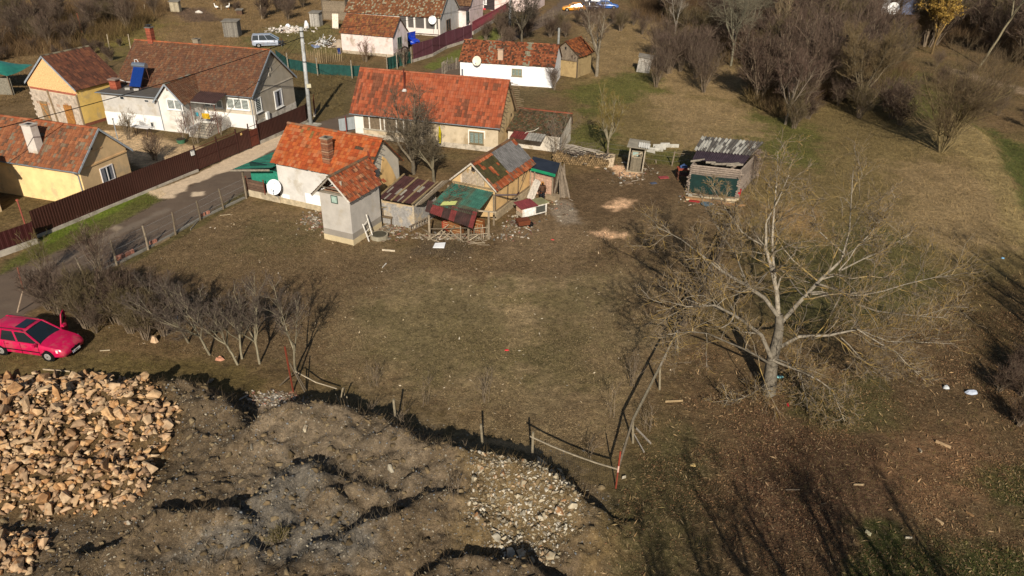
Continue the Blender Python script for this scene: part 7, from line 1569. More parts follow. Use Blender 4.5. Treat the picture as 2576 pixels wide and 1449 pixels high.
plant('walnut_tree', 'big bare walnut tree with lichen covered spreading limbs on the right', 'tree', wb0, seeds,
      [dict(nc=17, ang=.8, lr=.36, t0=.15, wander=.3, up=.12, rr=.5, K_=6, rmin=.018), dict(nc=9, ang=.75, lr=.52, t0=.12, wander=.32, up=.15, rr=.55, K_=5, rmin=.012), dict(nc=4, ang=.65, lr=.62, t0=.15, wander=.28, up=.15, rr=.6, K_=4, rmin=.0095)],
      5, bark=S('7f7667'), twig=S('756857'), lichen=S('a3832e'), tvar=.45, skip=1, trunkmat=mat('lichened_bark', var=.35, scale=4, bump=.8, bs=14, fine=.4, stain=S('4f4638'), samt=.75, sscale=7, thr=.52))
# --- prototype makers
def stems(n, h, spread, r, rs, lean=.3, cur=.2):
    out = []
    for i in range(n):
        a = rs.uniform(0, 2*np.pi); d = np.array([np.cos(a), np.sin(a), 0])*rs.uniform(.2,1)*spread; p0 = np.array([np.cos(a), np.sin(a), 0])*rs.uniform(0,.25)
        pts = [p0+np.array([0,0,-.1])]
        for k in (.33,.66,1.0): pts.append(p0+d*k**1.3*h*.5+np.array([rs.randn()*cur*.2, rs.randn()*cur*.2, h*k*rs.uniform(.8,1.0)]))
        out.append((pts, r*rs.uniform(.6,1.1)))
    return out
TW = S('6a5546'); TW2 = S('5a463a'); BK = S('7a6c5a'); OL = S('6d6238'); YL = S('8a6d30')
def bush(label, base, h, n=9, seed=1, dens=(8,5,3), tw=TW, bk=BK, spread=.8, r=.05, name='bare_bush', cat='bush', group=None, rz=0, sc=1, rm=1.0, up=.18, **kw):
    rs = np.random.RandomState(seed)
    lv = [dict(nc=dens[0], ang=.6, lr=.5, t0=.15, wander=.16, up=up, rr=.5, K_=4, rmin=.009*rm), dict(nc=dens[1], ang=.6, lr=.55, t0=.15, wander=.2, up=up, rr=.55, K_=3, rmin=.007*rm)]
    if len(dens) > 2: lv.append(dict(nc=dens[2], ang=.6, lr=.6, t0=.2, wander=.2, up=up, rr=.6, K_=3, rmin=.005*rm))
    return plant(name, label, cat, base, stems(n, h, spread, r, rs), lv, seed, bark=bk, twig=tw, group=group, rz=rz, **kw)
def tree(label, base, h, seed=1, trunk_h=.3, dens=(16,7,5), tw=TW, bk=S('9a9080'), r=.14, lean=(0,0), spread=.5, name='bare_tree', group=None, forks=4, rm=1.0, mt=None, up=.2, **kw):
    rs = np.random.RandomState(seed); th = h*trunk_h; top = np.array([lean[0]*th, lean[1]*th, th]); s_ = [([(0,0,-.1), top*.5+rs.randn(3)*.04, top], [r, r*.85, r*.75])]
    for i in range(forks):
        a = 2*np.pi*i/forks+rs.uniform(-.5,.5); sp = spread*rs.uniform(.5,1.1)*(.25 if i == 0 else 1); d = np.array([np.cos(a), np.sin(a), 0])*sp*h*.55
        hh = h*rs.uniform(.8,1.0)-th; st = top*rs.uniform(.7,1.0)
        s_.append(([st, st+d*.45+np.array([lean[0],lean[1],1])*hh*.35, st+d*.8+np.array([lean[0],lean[1],1])*hh*.7, st+d+np.array([lean[0],lean[1],1])*hh], [r*.65, r*.45, r*.25, r*.08]))
    lv = [dict(nc=dens[0], ang=.7, lr=.36, t0=.25, wander=.16, up=up, rr=.4, K_=4, rmin=.013*rm), dict(nc=dens[1], ang=.65, lr=.5, t0=.2, wander=.2, up=up, rr=.5, K_=3, rmin=.009*rm), dict(nc=dens[2], ang=.6, lr=.6, t0=.2, wander=.2, up=up, rr=.6, K_=3, rmin=.007*rm)]
    return plant(name, label, 'tree', base, s_, lv, seed, bark=bk, twig=tw, group=group, trunkmat=mt or M_birch, skip=1, **kw)
# dark lichen tree between the two cottages
tree('dense dark bare tree with grey green lichen between the two orange roofed houses', g2('3', 1560, 1010), 6.4, 11, .22, (20,8,6), tw=S('5f5444'), bk=S('6a6050'), r=.2, spread=.8, forks=7, mt=M_bark, up=.05)
tree('second dark bare tree with drooping twigs close behind the rusty roof shed', g2('3', 1735, 1075), 4.6, 12, .3, (20,9,6), tw=S('665a46'), bk=S('6d6450'), r=.14, spread=.7, forks=5, mt=M_bark, up=-.02, lean=(-.1,.1))
tree('twiggy yellowish young willow between the firewood and the meadow', g2('n2', 1518, 1400), 5.6, 13, .25, (16,7,5), tw=S('7d6c3a'), bk=S('8a8068'), r=.09, spread=.45, forks=6, up=.3)
tree('tall gnarled grey tree beside the little wooden barn', g2('n2', 1415, 690), 8.6, 14, .4, (14,7,5), tw=S('6d5c4c'), bk=S('857a68'), r=.24, spread=.6, forks=5, rm=1.5, mt=M_bark)
tree('dark round crowned tree beside the far utility pole', g2('n2', 740, 395), 7.5, 15, .3, (18,9,6), tw=S('4f463a'), bk=S('5a5244'), r=.2, spread=.75, forks=6, rm=1.6, mt=M_bark, up=.05)
tree('tall slender pale tree on the meadow left of the thicket', g2('n2', 2112, 440), 9.5, 16, .4, (12,6,4), tw=S('857868'), bk=S('8f877a'), r=.11, spread=.35, forks=4, rm=1.5)
tree('broad bare grey tree with layered horizontal branches at the thicket edge', g2('n3', 290, 512), 12.0, 17, .25, (18,7,4), tw=S('746c58'), bk=S('6f6a58'), r=.16, spread=.6, forks=6, rm=1.7, up=.0, mt=M_birch)
tree('second pale layered tree just behind the broad grey one', g2('n3', 402, 445), 11.5, 18, .3, (18,7,4), tw=S('6f6754'), bk=S('6a6454'), r=.16, spread=.5, forks=5, rm=1.7, up=.0)
tree('thin pale poplar with upswept twigs right of the layered grey trees', g2('n3', 600, 480), 10.5, 19, .3, (14,6,4), tw=S('7d6a50'), bk=S('8f8064'), r=.11, spread=.3, forks=4, rm=1.6, up=.4, lean=(.15,0))
tree('crooked pale trunked tree in the middle of the right hand thicket', g2('n3', 712, 965), 6.8, 20, .3, (18,8,6), tw=S('5f4c40'), bk=S('75695a'), r=.15, spread=.6, forks=6, rm=1.3, lean=(.1,.05))
tree('short stout pale tree with round brown crown right of the crooked tree', g2('n3', 1265, 862), 8.5, 21, .22, (22,9,6), tw=S('6b5a3e'), bk=S('665a46'), r=.15, spread=.75, forks=8, rm=1.5, lean=(.1,0))
bush('large multi stemmed bush with wide fan of twigs on the right meadow', g2('n3', 1925, 1185), 7.8, 12, 22, (14,8,6), tw=S('62523c'), bk=S('6d5f40'), spread=1.0, r=.1, name='fan_bush', rm=1.4, up=.1)
tree('ochre leaved tree beside the far shack at top right', g2('n3', 1850, 420), 11, 23, .2, (14,7,4), tw=S('8a6a34'), bk=S('7a6440'), r=.18, spread=.45, forks=6, rm=1.6, leaves=(9000,.09,['a5843a','8a6c30','b5954a','6d5628']))
tree('tall leaning pale tree with a long fork at the top right corner', g2('n3', 2222, 512), 15, 24, .5, (10,5,4), tw=S('7a6c5a'), bk=S('7a7058'), r=.18, spread=.45, forks=3, rm=1.8, lean=(.35,0))
# young trees in a row
ROW = [((1305,712),3.4,(-.3,0),'dark bare sapling at the left end of the row of small trees'),((1452,795),4.0,(-.35,.1),'pale forked little tree, second of the row above the mounds'),((1643,862),3.6,(-.4,.1),'slim leaning little tree in the middle of the row'),((1672,820),3.5,(.0,.15),'short straight little tree behind the slim leaning one'),((1792,855),4.2,(-.05,.1),'pale little tree with wide spreading fork at the right part of the row'),((2045,915),4.6,(.05,.05),'solitary white barked little tree at the right end of the row')]
for i, (p, h, ln, lb) in enumerate(ROW):
    tree(lb, g2('n4', *p), h, 30+i, .35, (16,8,5), tw=S('5c5046'), bk=S('7f7660') if i else S('665c48'), r=.065, spread=.8, forks=5 if i != 5 else 3, rm=.85, lean=ln, name='young_tree', group='row of small bare trees above the mounds', up=.22)
# shrubs near buildings, each its own
for i, (k, x, y, h, n, lb, tw) in enumerate((('2',840,1395,3.0,12,'bare dark bush standing at the roadside wire fence',TW2),('2',375,1420,2.4,6,'thin yellow twigged shrub on the lane verge at far left',OL),('n2',505,712,4.2,9,'upright grey bush in front of the long white cottage',S('8a7c6c')),('n2',600,735,3.2,6,'smaller bush next to the upright grey bush at the white cottage',S('7d6c5c')),('n2',1035,815,2.6,10,'dried vine bush at the right corner of the white cottage',TW2),('n2',1200,690,2.4,8,'bare bush before the little wooden barn',TW2),('1',1520,1185,2.2,4,'small magnolia like shrub in the green tub',S('7d5a50')),('1',1640,1200,2.8,5,'bare lilac shrub before the steps of the grey white house',S('7d665a')),('1',1080,1170,2.2,10,'low bare shrub in the gravel garden',S('7a6a50')),('1',1300,1340,2.0,14,'dark low shrub right of the yellow cottage',TW2),('1',1850,1130,2.2,4,'climbing bare rose by the gate of the grey white house',S('6d4a40')),('n1',1280,520,2.4,9,'brown bramble below the pink garage wall',S('6b4630')),('n1',1600,560,2.2,8,'bramble beside the short green net',TW2),('5',1560,600,3.8,5,'thin bare sapling rising from the pole heap',S('7a6d60')),('6',1820,700,3.0,6,'thin bare bush at the right wall of the log shed',TW2),('n5',1880,1240,.55,30,'mossy round tuft in the hollow between the mounds',S('6b6030')))):
    bush(lb, g2(k, x, y), h, n, 50+i, (7,5,3) if k not in ('n5',) else (5,4), tw=tw, r=.03, spread=.6, rm=.9 if k in 'n5' else 1.1)
# prototypes for the thickets, copied as individuals
protos = []
for s_, (h, n, tw, sp) in enumerate(((3.0,13,S('5f4e42'),.85),(2.4,15,S('554438'),.95),(3.8,13,S('665446'),.8),(2.8,13,S('5f5238'),.9),(4.6,12,S('5a4a3e'),.85))):
    b_ = bush('x', (0,0,0), h, n, 80+s_, (10,6,3), tw=tw, bk=S('6d5f4e'), spread=sp, r=.045, rm=1.5); protos.append((b_, kmap(b_), h))
used = set()
def place(i, p, hh, lb, grp, rz=None):
    b_, km, h = protos[i]; s_ = hh/h; rz = rnd.uniform(0, 6.28) if rz is None else rz
    if i not in used: used.add(i); o = b_; o.location = p; o.rotation_euler = (0,0,rz); o.scale = (s_,)*3; o['label'] = lb
    else: o = dup(b_, km, p, rz, lb, s_)
    o['group'] = grp; return o
def inpoly(x, y, P): return poly_sd(np.array([x]), np.array([y]), P)[0]
def thicket(P, n, h0, h1, lb, grp, kinds=(0,1,2,3,4), md=1.2):
    
    pts = []; lo, hi = P.min(0), P.max(0); tr_ = 0
    while len(pts) < n and tr_ < n*60:
        tr_ += 1; x, y = rnd.uniform(lo[0], hi[0]), rnd.uniform(lo[1], hi[1])
        if inpoly(x, y, P) > 0 and all((x-a)**2+(y-b)**2 > md*md for a, b in pts): pts.append((x, y))
    mx_, my_ = np.mean([a for a, b in pts]), np.mean([b for a, b in pts]); sx_, sy_ = np.std([a for a, b in pts]), np.std([b for a, b in pts])
    for x, y in pts:
        hh = rnd.uniform(h0, h1); q = (hh-h0)/(h1-h0); sz = 'tall' if q > .66 else 'medium' if q > .33 else 'low'
        wh = ('far left' if x < mx_-sx_ else 'left' if x < mx_ else 'right' if x < mx_+sx_ else 'far right')+(' rear edge' if y > my_+sy_ else ' back' if y > my_ else ' front' if y > my_-sy_ else ' front edge')
        place(rnd.choice(kinds), (x, y, gh(x, y)-.05), hh, sz+' '+lb+', '+wh, grp)
thicket(PP('n4',(150,480),(520,420),(980,560),(1180,640),(1180,740),(760,680),(640,640),(480,560),(250,500)), 10, 1.7, 2.4, 'tangled bare bush in the hedge behind the red car', 'hedge bushes behind the red car', md=.75)
thicket(PP('n4',(520,420),(700,300),(1300,430),(1300,640),(1000,600)), 7, 1.3, 1.9, 'bare bush between hedge and small trees', 'low bushes by the small trees', md=1.1)
thicket(PP('V',(-60,60),(80,40),(230,50),(400,5),(420,45),(330,75),(180,110),(60,130),(-60,150)), 26, 2.6, 4.2, 'bare brown bush in the top left thicket', 'bushes of the top left thicket', md=2.4)
thicket(PP('V',(-80,-40),(500,-50),(500,-5),(420,8),(100,30),(-80,40)), 16, 3.0, 5.0, 'bare bush along the top left edge of the photo', 'bushes at the top left edge', md=3)
thicket(PP('V',(-40,150),(60,130),(300,110),(330,160),(300,200),(60,110),(-40,200)), 16, .9, 1.6, 'dry bramble behind the yellow barn', 'brambles behind the yellow barn', kinds=(1,), md=2)
thicket(PP('V',(520,5),(860,-20),(860,30),(700,60),(560,30)), 16, 1.6, 3.0, 'thorny bare bush in the field at the top centre left', 'thorn bushes in the goose field', md=2.6)
thicket(PP('V',(1620,150),(1700,100),(1790,130),(1800,230),(1720,250),(1650,220)), 12, 3.4, 4.8, 'dense round bare bush right of the tilted plank hut', 'dense bushes right of the tilted hut', md=1.8)
thicket(PP('V',(1560,-30),(1760,-40),(2060,-20),(2060,120),(1960,170),(1820,160),(1740,75),(1600,45)), 58, 4.5, 7.4, 'bare bush in the thicket at the top right', 'bushes of the top right thicket', md=2.0)
thicket(PP('V',(1930,170),(2080,110),(2240,120),(2300,170),(2200,240),(2060,250),(1960,300),(1900,260)), 40, 4.0, 6.8, 'bare mauve bush, middle right thicket', 'bushes of the middle right thicket', md=2.0)
thicket(PP('V',(2000,-30),(2650,-40),(2700,180),(2520,130),(2420,90),(2240,110),(2060,80)), 54, 5.0, 8.5, 'dark bare bush beyond the right hand track', 'bushes beyond the track', md=2.4)
thicket(PP('V',(2360,140),(2480,180),(2620,260),(2600,300),(2420,230),(2340,190)), 10, 1.2, 2.0, 'low bush beside the worn track at far right', 'low bushes by the track', md=2.0)
thicket(PP('V',(1260,45),(1400,60),(1520,45),(1640,60),(1640,90),(1500,90),(1380,100),(1280,110)), 16, 1.8, 3.0, 'bare bush along the paling fence below the parked cars', 'bushes below the parked cars', md=2.0)
thicket(PP('V',(1200,100),(1260,60),(1330,90),(1340,125),(1240,125)), 8, 2.0, 3.0, 'bare shrub beside the far utility pole', 'shrubs by the paling fence', md=1.6)
thicket(PP('V',(2440,940),(2560,900),(2640,1060),(2520,1080)), 5, .9, 1.4, 'dark bramble clump at the right edge of the leaf litter', 'brambles at the right edge', kinds=(1,), md=1.0)
thicket(PP('V',(-300,-200),(2900,-200),(2900,-60),(-300,-60)), 8, 5, 8, 'tall bare bush at the far edge of the fields', 'far bushes beyond the fields', kinds=(2,4), md=7)
# thin saplings along the lower fence
for i, (k, x, y, h) in enumerate((('n6',805,240,1.3),('n6',1130,350,1.4),('n6',1475,340,1.6),('n6',985,505,1.3),('n6',790,430,.9),('n6',2255,430,1.5),('n6',2360,240,1.6),('n6',2110,670,1.3),('n6',2470,510,1.2),('n6',1335,690,.8),('n6',1300,900,.8),('n8',110,200,1.7))):
    bush('thin bare weed stem number of several along the lower yard fence'.replace(' number of several', ''), g2(k, x, y), h, 3 if i % 2 else 5, 120+i, (4,3), tw=S('5f5040'), r=.014, spread=.3, rm=.9, name='bare_weed', cat='weed', group='bare weed stems along the lower fence')
thicket(PP('V',(1980,250),(2080,240),(2200,250),(2300,260),(2280,320),(2120,300),(1990,330)), 14, 1.6, 3.2, 'low brown bush on the meadow below the right thicket', 'low bushes below the right thicket', kinds=(0,1,3), md=1.5)
# trees just outside the picture whose shadows fall into it
for i, (x, y, h, s_) in enumerate(((11.5,7.5,10,.7),(15.5,6.0,11,.7),(7.5,5.5,9,.6),(29.5,21,12,.7),(33,26,12,.7),(-4,4,7,.7))):
    if i < 5: tree(['bare tree just outside the lower edge of the photo, left of the pair','bare tree just outside the lower edge of the photo, right of the pair','smaller bare tree outside the lower edge of the photo','bare tree outside the right edge of the photo, nearer one','bare tree outside the right edge of the photo, farther one'][i], (x, y, gh(x, y)), h, 140+i, .25, (14,7,4), r=.3, spread=s_, forks=6, rm=1.3)
# ------------------------------------------------------------------ stones
import bmesh
def rock_mesh(seed, kind=0):
    rs = np.random.RandomState(seed); bm = bmesh.new(); sc_ = np.array([1, rs.uniform(.6,.9), rs.uniform(.5,.8)])
    for i in range(10 if kind == 0 else 14):
        v = rs.randn(3); v /= np.abs(v).max()**.85*np.linalg.norm(v)**.15; bm.verts.new(v*sc_*rs.uniform(.8,1.05)*.5)
    r = bmesh.ops.convex_hull(bm, input=bm.verts); bmesh.ops.delete(bm, geom=[g for g in r['geom_interior'] if isinstance(g, bmesh.types.BMVert)], context='VERTS')
    bmesh.ops.bevel(bm, geom=list(bm.edges), offset=.012, segments=1, affect='EDGES')
    V = np.array([v.co[:] for v in bm.verts]); bm.verts.index_update(); F_ = [[v.index for v in f.verts] for f in bm.faces]; bm.free(); return V, F_
def stone_mat(name, cols):
    m = bpy.data.materials.new(name); m.use_nodes = True; N = m.node_tree.nodes; L = m.node_tree.links.new; b = N['Principled BSDF']; b.inputs['Roughness'].default_value = .9; b.inputs['Specular IOR Level'].default_value = .15
    oi = N.new('ShaderNodeObjectInfo'); cr = N.new('ShaderNodeValToRGB'); L(oi.outputs['Random'], cr.inputs[0]); cr.color_ramp.elements[0].color = (*S(cols[0]), 1); cr.color_ramp.elements[1].color = (*S(cols[-1]), 1)
    for i, c in enumerate(cols[1:-1]): e = cr.color_ramp.elements.new((i+1)/(len(cols)-1)); e.color = (*S(c), 1)
    tc = N.new('ShaderNodeNewGeometry'); nz = N.new('ShaderNodeTexNoise'); nz.inputs['Scale'].default_value = 5; nz.inputs['Detail'].default_value = 7; L(tc.outputs['Position'], nz.inputs['Vector'])
    mr = N.new('ShaderNodeMapRange'); L(nz.outputs[0], mr.inputs[0]); mr.inputs[1].default_value = .3; mr.inputs[2].default_value = .7; mr.inputs[3].default_value = .68; mr.inputs[4].default_value = 1.3
    at = N.new('ShaderNodeAttribute'); at.attribute_name = 'Col'; mu = N.new('ShaderNodeMix'); mu.data_type = 'RGBA'; mu.blend_type = 'MULTIPLY'; mu.inputs[0].default_value = 1; L(cr.outputs[0], mu.inputs[6]); L(at.outputs['Color'], mu.inputs[7])
    vs = N.new('ShaderNodeVectorMath'); vs.operation = 'SCALE'; L(mu.outputs[2], vs.inputs[0]); L(mr.outputs[0], vs.inputs['Scale'])
    n2 = N.new('ShaderNodeTexNoise'); n2.inputs['Scale'].default_value = 2.2; n2.inputs['Detail'].default_value = 5; L(tc.outputs['Position'], n2.inputs['Vector']); m2 = N.new('ShaderNodeMapRange'); L(n2.outputs[0], m2.inputs[0]); m2.inputs[1].default_value = .54; m2.inputs[2].default_value = .62
    mx = N.new('ShaderNodeMix'); mx.data_type = 'RGBA'; L(m2.outputs[0], mx.inputs[0]); L(vs.outputs[0], mx.inputs[6]); mx.inputs[7].default_value = (*S('8f6a48'), 1); L(mx.outputs[2], b.inputs['Base Color'])
    bn = N.new('ShaderNodeBump'); bn.inputs['Strength'].default_value = .6; bn.inputs['Distance'].default_value = .03; L(nz.outputs[0], bn.inputs['Height']); L(bn.outputs[0], b.inputs['Normal'])
    return m
M_rock = stone_mat('quarry_stone', ['94785a','ad9070','bf9a6e','a38262','b08558','c0a480','8b7056','c8ac88'])
M_pale = stone_mat('pale_limestone', ['a89a80','b8ab92','9c8e74','c6bca6','8f8674'])
RK = [rock_mesh(200+i, i % 2) for i in range(9)]
def rockobj(i, mt, nm):
    V, F_ = RK[i]; me = bpy.data.meshes.new(nm); me.from_pydata(V.tolist(), [], F_); me.update(); ca = me.color_attributes.new('Col', 'FLOAT_COLOR', 'POINT'); ca.data.foreach_set('color', np.ones(len(V)*4, dtype=np.float32)); me.materials.append(mt); return me
ME_R = [rockobj(i, M_rock, 'quarried_stone') for i in range(9)]; ME_P = [rockobj(i, M_pale, 'rubble_stone') for i in range(9)]
def stone(me, nm, p, s_, lb, cat, grp=None):
    o = bpy.data.objects.new(nm, me); COL.objects.link(o); o.location = p; o.rotation_euler = (rnd.uniform(0,6.28), rnd.uniform(-.5,.5), rnd.uniform(0,6.28)); o.scale = (s_*rnd.uniform(.85,1.2), s_, s_*rnd.uniform(.8,1.1)); return tag(o, lb, cat, grp)
def scatter_poly(P, n, s_f, md=.7):
    lo, hi = P.min(0), P.max(0); out = []; tr_ = 0
    while len(out) < n and tr_ < n*40:
        tr_ += 1; x, y = rnd.uniform(lo[0], hi[0]), rnd.uniform(lo[1], hi[1])
        if poly_sd(np.array([x]), np.array([y]), P)[0] < 0: continue
        s_ = s_f(); 
        if all((x-a)**2+(y-b)**2 > (md*(s_+c)*.5)**2 for a, b, c in out[-400:]): out.append((x, y, s_))
    return out
HV = PP('n5',(-40,140),(130,135),(300,150),(540,100),(820,140),(1020,210),(1060,360),(1110,430),(1230,440),(1150,640),(960,680),(640,650),(700,690),(1050,690),(1060,900),(950,1030),(600,1010),(230,1090),(-40,980))
HV2 = PP('n5',(-40,1170),(100,1180),(290,1180),(330,1270),(200,1340),(190,1449),(-40,1470))
big = sorted(scatter_poly(HV, 262, lambda: rnd.choice([.34,.4,.45,.5,.58,.7,.85])*rnd.uniform(.85,1.1), .6), key=lambda q: -q[2])
for i, (x, y, s_) in enumerate(big):
    zn = ('back edge' if y > 29.2 else 'rear part' if y > 27.4 else 'middle' if y > 25.6 else 'front part' if y > 23.8 else 'front edge')+(', leftmost side' if x < -17.5 else ', left half' if x < -15 else ', right half' if x < -12.5 else ', right tip')
    lb = ('largest tan block' if s_ > .72 else 'large tan stone' if s_ > .55 else 'medium orange tan stone' if s_ > .44 else 'small tan stone')+' in the big stone pile, '+zn
    stone(ME_R[rnd.randrange(9)], 'quarried_stone', (x, y, gh(x, y)+s_*rnd.uniform(.12,.3)), s_, lb, 'stone', 'quarried stones of the big pile')
for x, y, s_ in scatter_poly(HV2, 36, lambda: rnd.choice([.3,.4,.5,.7,.8])*rnd.uniform(.9,1.1), .62): stone(ME_R[rnd.randrange(9)], 'quarried_stone', (x, y, gh(x, y)+s_*.22), s_, ('large' if s_ > .6 else 'medium' if s_ > .4 else 'small')+' quarried stone of the bottom left corner pile, '+('back' if y > 22.3 else 'front')+(' left' if x < -16.2 else ' right')+' part', 'stone', 'quarried stones of the small corner pile')
def stones_stuff(name, lb, P, n, s0, s1, cols, mt, md=0, zf=.2, dens=None):
    rs = np.random.RandomState(len(name)+n); lo, hi = P.min(0), P.max(0); x = rs.uniform(lo[0], hi[0], n*6); y = rs.uniform(lo[1], hi[1], n*6); m = poly_sd(x, y, P)+.3*rs.randn(len(x)) > 0; x, y = x[m][:n], y[m][:n]; z = ground_h(x, y)
    Vs, Fs, Cs, o = [], [], [], 0; C_ = [np.array(S(c)) for c in cols]
    tri = []
    for V, F_ in RK:
        T_ = []
        for f in F_:
            for j in range(1, len(f)-1): T_.append((f[0], f[j], f[j+1]))
        tri.append((V, np.array(T_)))
    s_ = s0*(s1/s0)**(rs.rand(len(x))**1.7)
    for i in range(len(x)):
        V, T_ = tri[i % 9]; a = rs.uniform(0, 6.28); b_ = rs.uniform(-.8,.8); ca, sa, cb_, sb_ = math.cos(a), math.sin(a), math.cos(b_), math.sin(b_)
        Rm = np.array([[ca,-sa,0],[sa,ca,0],[0,0,1]]) @ np.array([[1,0,0],[0,cb_,-sb_],[0,sb_,cb_]])
        Vs.append(V @ Rm.T*s_[i]+np.array([x[i], y[i], z[i]+s_[i]*zf])); Fs.append(T_+o); o += len(V); Cs.append(np.repeat((C_[rs.randint(len(C_))]*rs.uniform(.8,1.15))[None], len(V), 0))
    ob = np_mesh(name, np.concatenate(Vs), np.concatenate(Fs), np.concatenate(Cs), mt); return tag(ob, lb, 'stones', kind='stuff')
M_pebble = mat('pebble', var=.25, scale=9, bump=.3, fine=.2)
QC = ['94785a','ad9070','bf9a6e','a38262','b08558','c0a480','8b7056']
stones_stuff('small_quarry_stones', 'small tan broken stones filling the big stone pile', HV, 1900, .14, .4, QC, M_pebble, zf=.35)
stones_stuff('small_corner_stones', 'small tan stones filling the corner pile', HV2, 200, .14, .36, QC, M_pebble, zf=.35)
RB = PP('n6',(1420,860),(1500,790),(1700,760),(1880,780),(2030,900),(2050,1040),(1980,1200),(1900,1330),(1650,1320),(1500,1200),(1380,1150),(1390,960))
for i, (x, y, s_) in enumerate(sorted(scatter_poly(RB, 60, lambda: rnd.choice([.16,.2,.25,.3,.42])*rnd.uniform(.85,1.15), .9), key=lambda q: -q[2])): stone(ME_P[rnd.randrange(9)], 'rubble_stone', (x, y, gh(x, y)+s_*.18), s_, ('large' if s_ > .32 else 'medium' if s_ > .22 else 'small')+' pale cream stone on the rubble mound, '+('left' if x < 1.3 else 'middle' if x < 3 else 'right')+' side, '+('back' if y > 22 else 'centre' if y > 20 else 'front'), 'stone', 'pale stones of the rubble mound')
for k, x, y, s_, lb in (('n6',1820,745,1.0,'biggest white boulder at the foot of the fence post on the rubble mound'),('n6',1925,765,.5,'smaller white pointed boulder right of the biggest one'),('n5',1410,145,.55,'grey lone stone on the grass right of the stone pile'),('n5',1695,590,.35,'yellowish flat stone on the soil left of the mounds'),('n6',915,745,.4,'blue grey flat stone on the long mound'),('n6',400,500,.35,'grey stone near the crest of the left mound'),('n6',1545,1170,.45,'rounded cream stone low on the rubble mound'),('n6',1700,1265,.55,'long cream stone at the bottom of the rubble mound'),('n6',1805,1050,.55,'angular pale boulder in the middle of the rubble mound'),('n6',2320,795,.28,'small grey stone right of the rusty corner post'),('n8',1925,660,.3,'grey stone in the leaf litter at lower right'),('n5',780,735,.55,'loose stone on bare soil right of the big pile'),('n5',860,1100,.35,'grey stone on the edge of the hollow below the big pile')):
    p = g2(k, x, y); stone(ME_P[rnd.randrange(9)] if k != 'n5' or 'loose' not in lb else ME_R[2], 'lone_stone', up(p, s_*.2), s_, lb, 'stone')
stones_stuff('rubble', 'broken pale rubble covering the mound at the fence corner', RB, 1900, .05, .22, ['a89c86','bdb4a2','8c816c','94866a','7a705e','a0886a'], M_pebble)
MD = PP('V',(330,1010),(420,980),(620,1000),(760,1020),(1000,1060),(1230,1170),(1400,1180),(1530,1260),(1480,1600),(-100,1600),(-40,1300),(160,1300),(390,1240))
stones_stuff('pebbles', 'gravel and pebbles scattered over the soil mounds', MD, 6000, .02, .13, ['8a826f','6d6f70','636668','9a907c','5a5549','7d725f','857864'], M_pebble)
stones_stuff('brick_bits', 'white and red rubble bits at the sagging wire fence', PP('n6',(60,290),(250,270),(330,330),(200,360),(60,340)), 160, .04, .15, ['b5aa98','a09482','8d6450','857a68'], M_pebble)
# ------------------------------------------------------------------ ground cover
def cover(name, lb, P, n, seed, mk, cat, avoid=None, w_=None):
    rs = np.random.RandomState(seed); lo, hi = P.min(0), P.max(0); x = rs.uniform(lo[0], hi[0], n*3); y = rs.uniform(lo[1], hi[1], n*3); m = poly_sd(x, y, P) > 0; x, y = x[m], y[m]
    if w_ is not None: kk = rs.rand(len(x)) < w_(x, y); x, y = x[kk], y[kk]
    x, y = x[:n], y[:n]; z = ground_h(x, y); C, _, _ = colour_ground(x, y); V, F_, CC = mk(rs, x, y, z, C)
    return tag(np_mesh(name, V, F_, CC, M_cover), lb, cat, kind='stuff')
M_cover = mat('ground_cover', var=0, bump=0, rough=.9, spec=.1)
def flat_bits(s0, s1, k0, k1, warm=None, asp=.5, tilt=.35):
    def mk(rs, x, y, z, C):
        n = len(x); a = rs.uniform(0, 2*np.pi, n); s_ = rs.uniform(s0, s1, n); d = np.stack([np.cos(a), np.sin(a), rs.randn(n)*tilt], 1)*s_[:,None]*.5; e = np.stack([-np.sin(a), np.cos(a), rs.randn(n)*tilt], 1)*(s_*asp)[:,None]*.5
        c = np.stack([x, y, z+.012+s_*.12], 1); V = np.stack([c-d, c-e, c+d, c+e], 1).reshape(-1, 3); k = rs.uniform(k0, k1, n)[:,None]; col = C*k
        if warm is not None: w_ = rs.rand(n, 1)*.8; col = col*(1-w_)+np.array([S(q) for q in warm])[rs.randint(0, len(warm), n)]*w_
        return V, np.arange(4*n).reshape(-1, 4), np.repeat(col, 4, 0)
    return mk
def blades(h0, h1, k0, k1, w_=.02, lean=.5, per=3, warm=None):
    def mk(rs, x, y, z, C):
        x, y, z = [np.repeat(q, per) for q in (x, y, z)]; C = np.repeat(C, per, 0); n = len(x); x = x+rs.randn(n)*.06; y = y+rs.randn(n)*.06; h = rs.uniform(h0, h1, n); a = rs.uniform(0, 2*np.pi, n); b = np.stack([np.cos(a), np.sin(a), 0*a], 1)*w_*(h/h1)[:,None]
        p = np.stack([x, y, z-.02], 1); tp = p+np.stack([rs.randn(n)*lean*h, rs.randn(n)*lean*h, h], 1); V = np.stack([p-b, p+b, tp], 1).reshape(-1, 3); col = C*rs.uniform(k0, k1, n)[:,None]
        if warm is not None: q_ = rs.rand(n, 1)*.5; col = col*(1-q_)+np.array([S(q) for q in warm])[rs.randint(0, len(warm), n)]*q_
        return V, np.arange(3*n).reshape(-1, 3), np.repeat(col, 3, 0)
    return mk
ROADP = PP('V',*[(-150,720),(0,688),(110,645),(200,608),(300,560),(392,508),(460,470),(620,378),(790,312),(880,285),(1090,178),(1330,62),(1470,-60),(1640,-60),(1420,40),(1240,135),(1000,280),(720,400),(612,481),(505,548),(373,622),(225,705),(-150,900)])
offroad = lambda x, y: np.where(poly_sd(x, y, ROADP) > -.15, 0, 1)*np.where(poly_sd(x, y, HV) > 0, 0, 1)
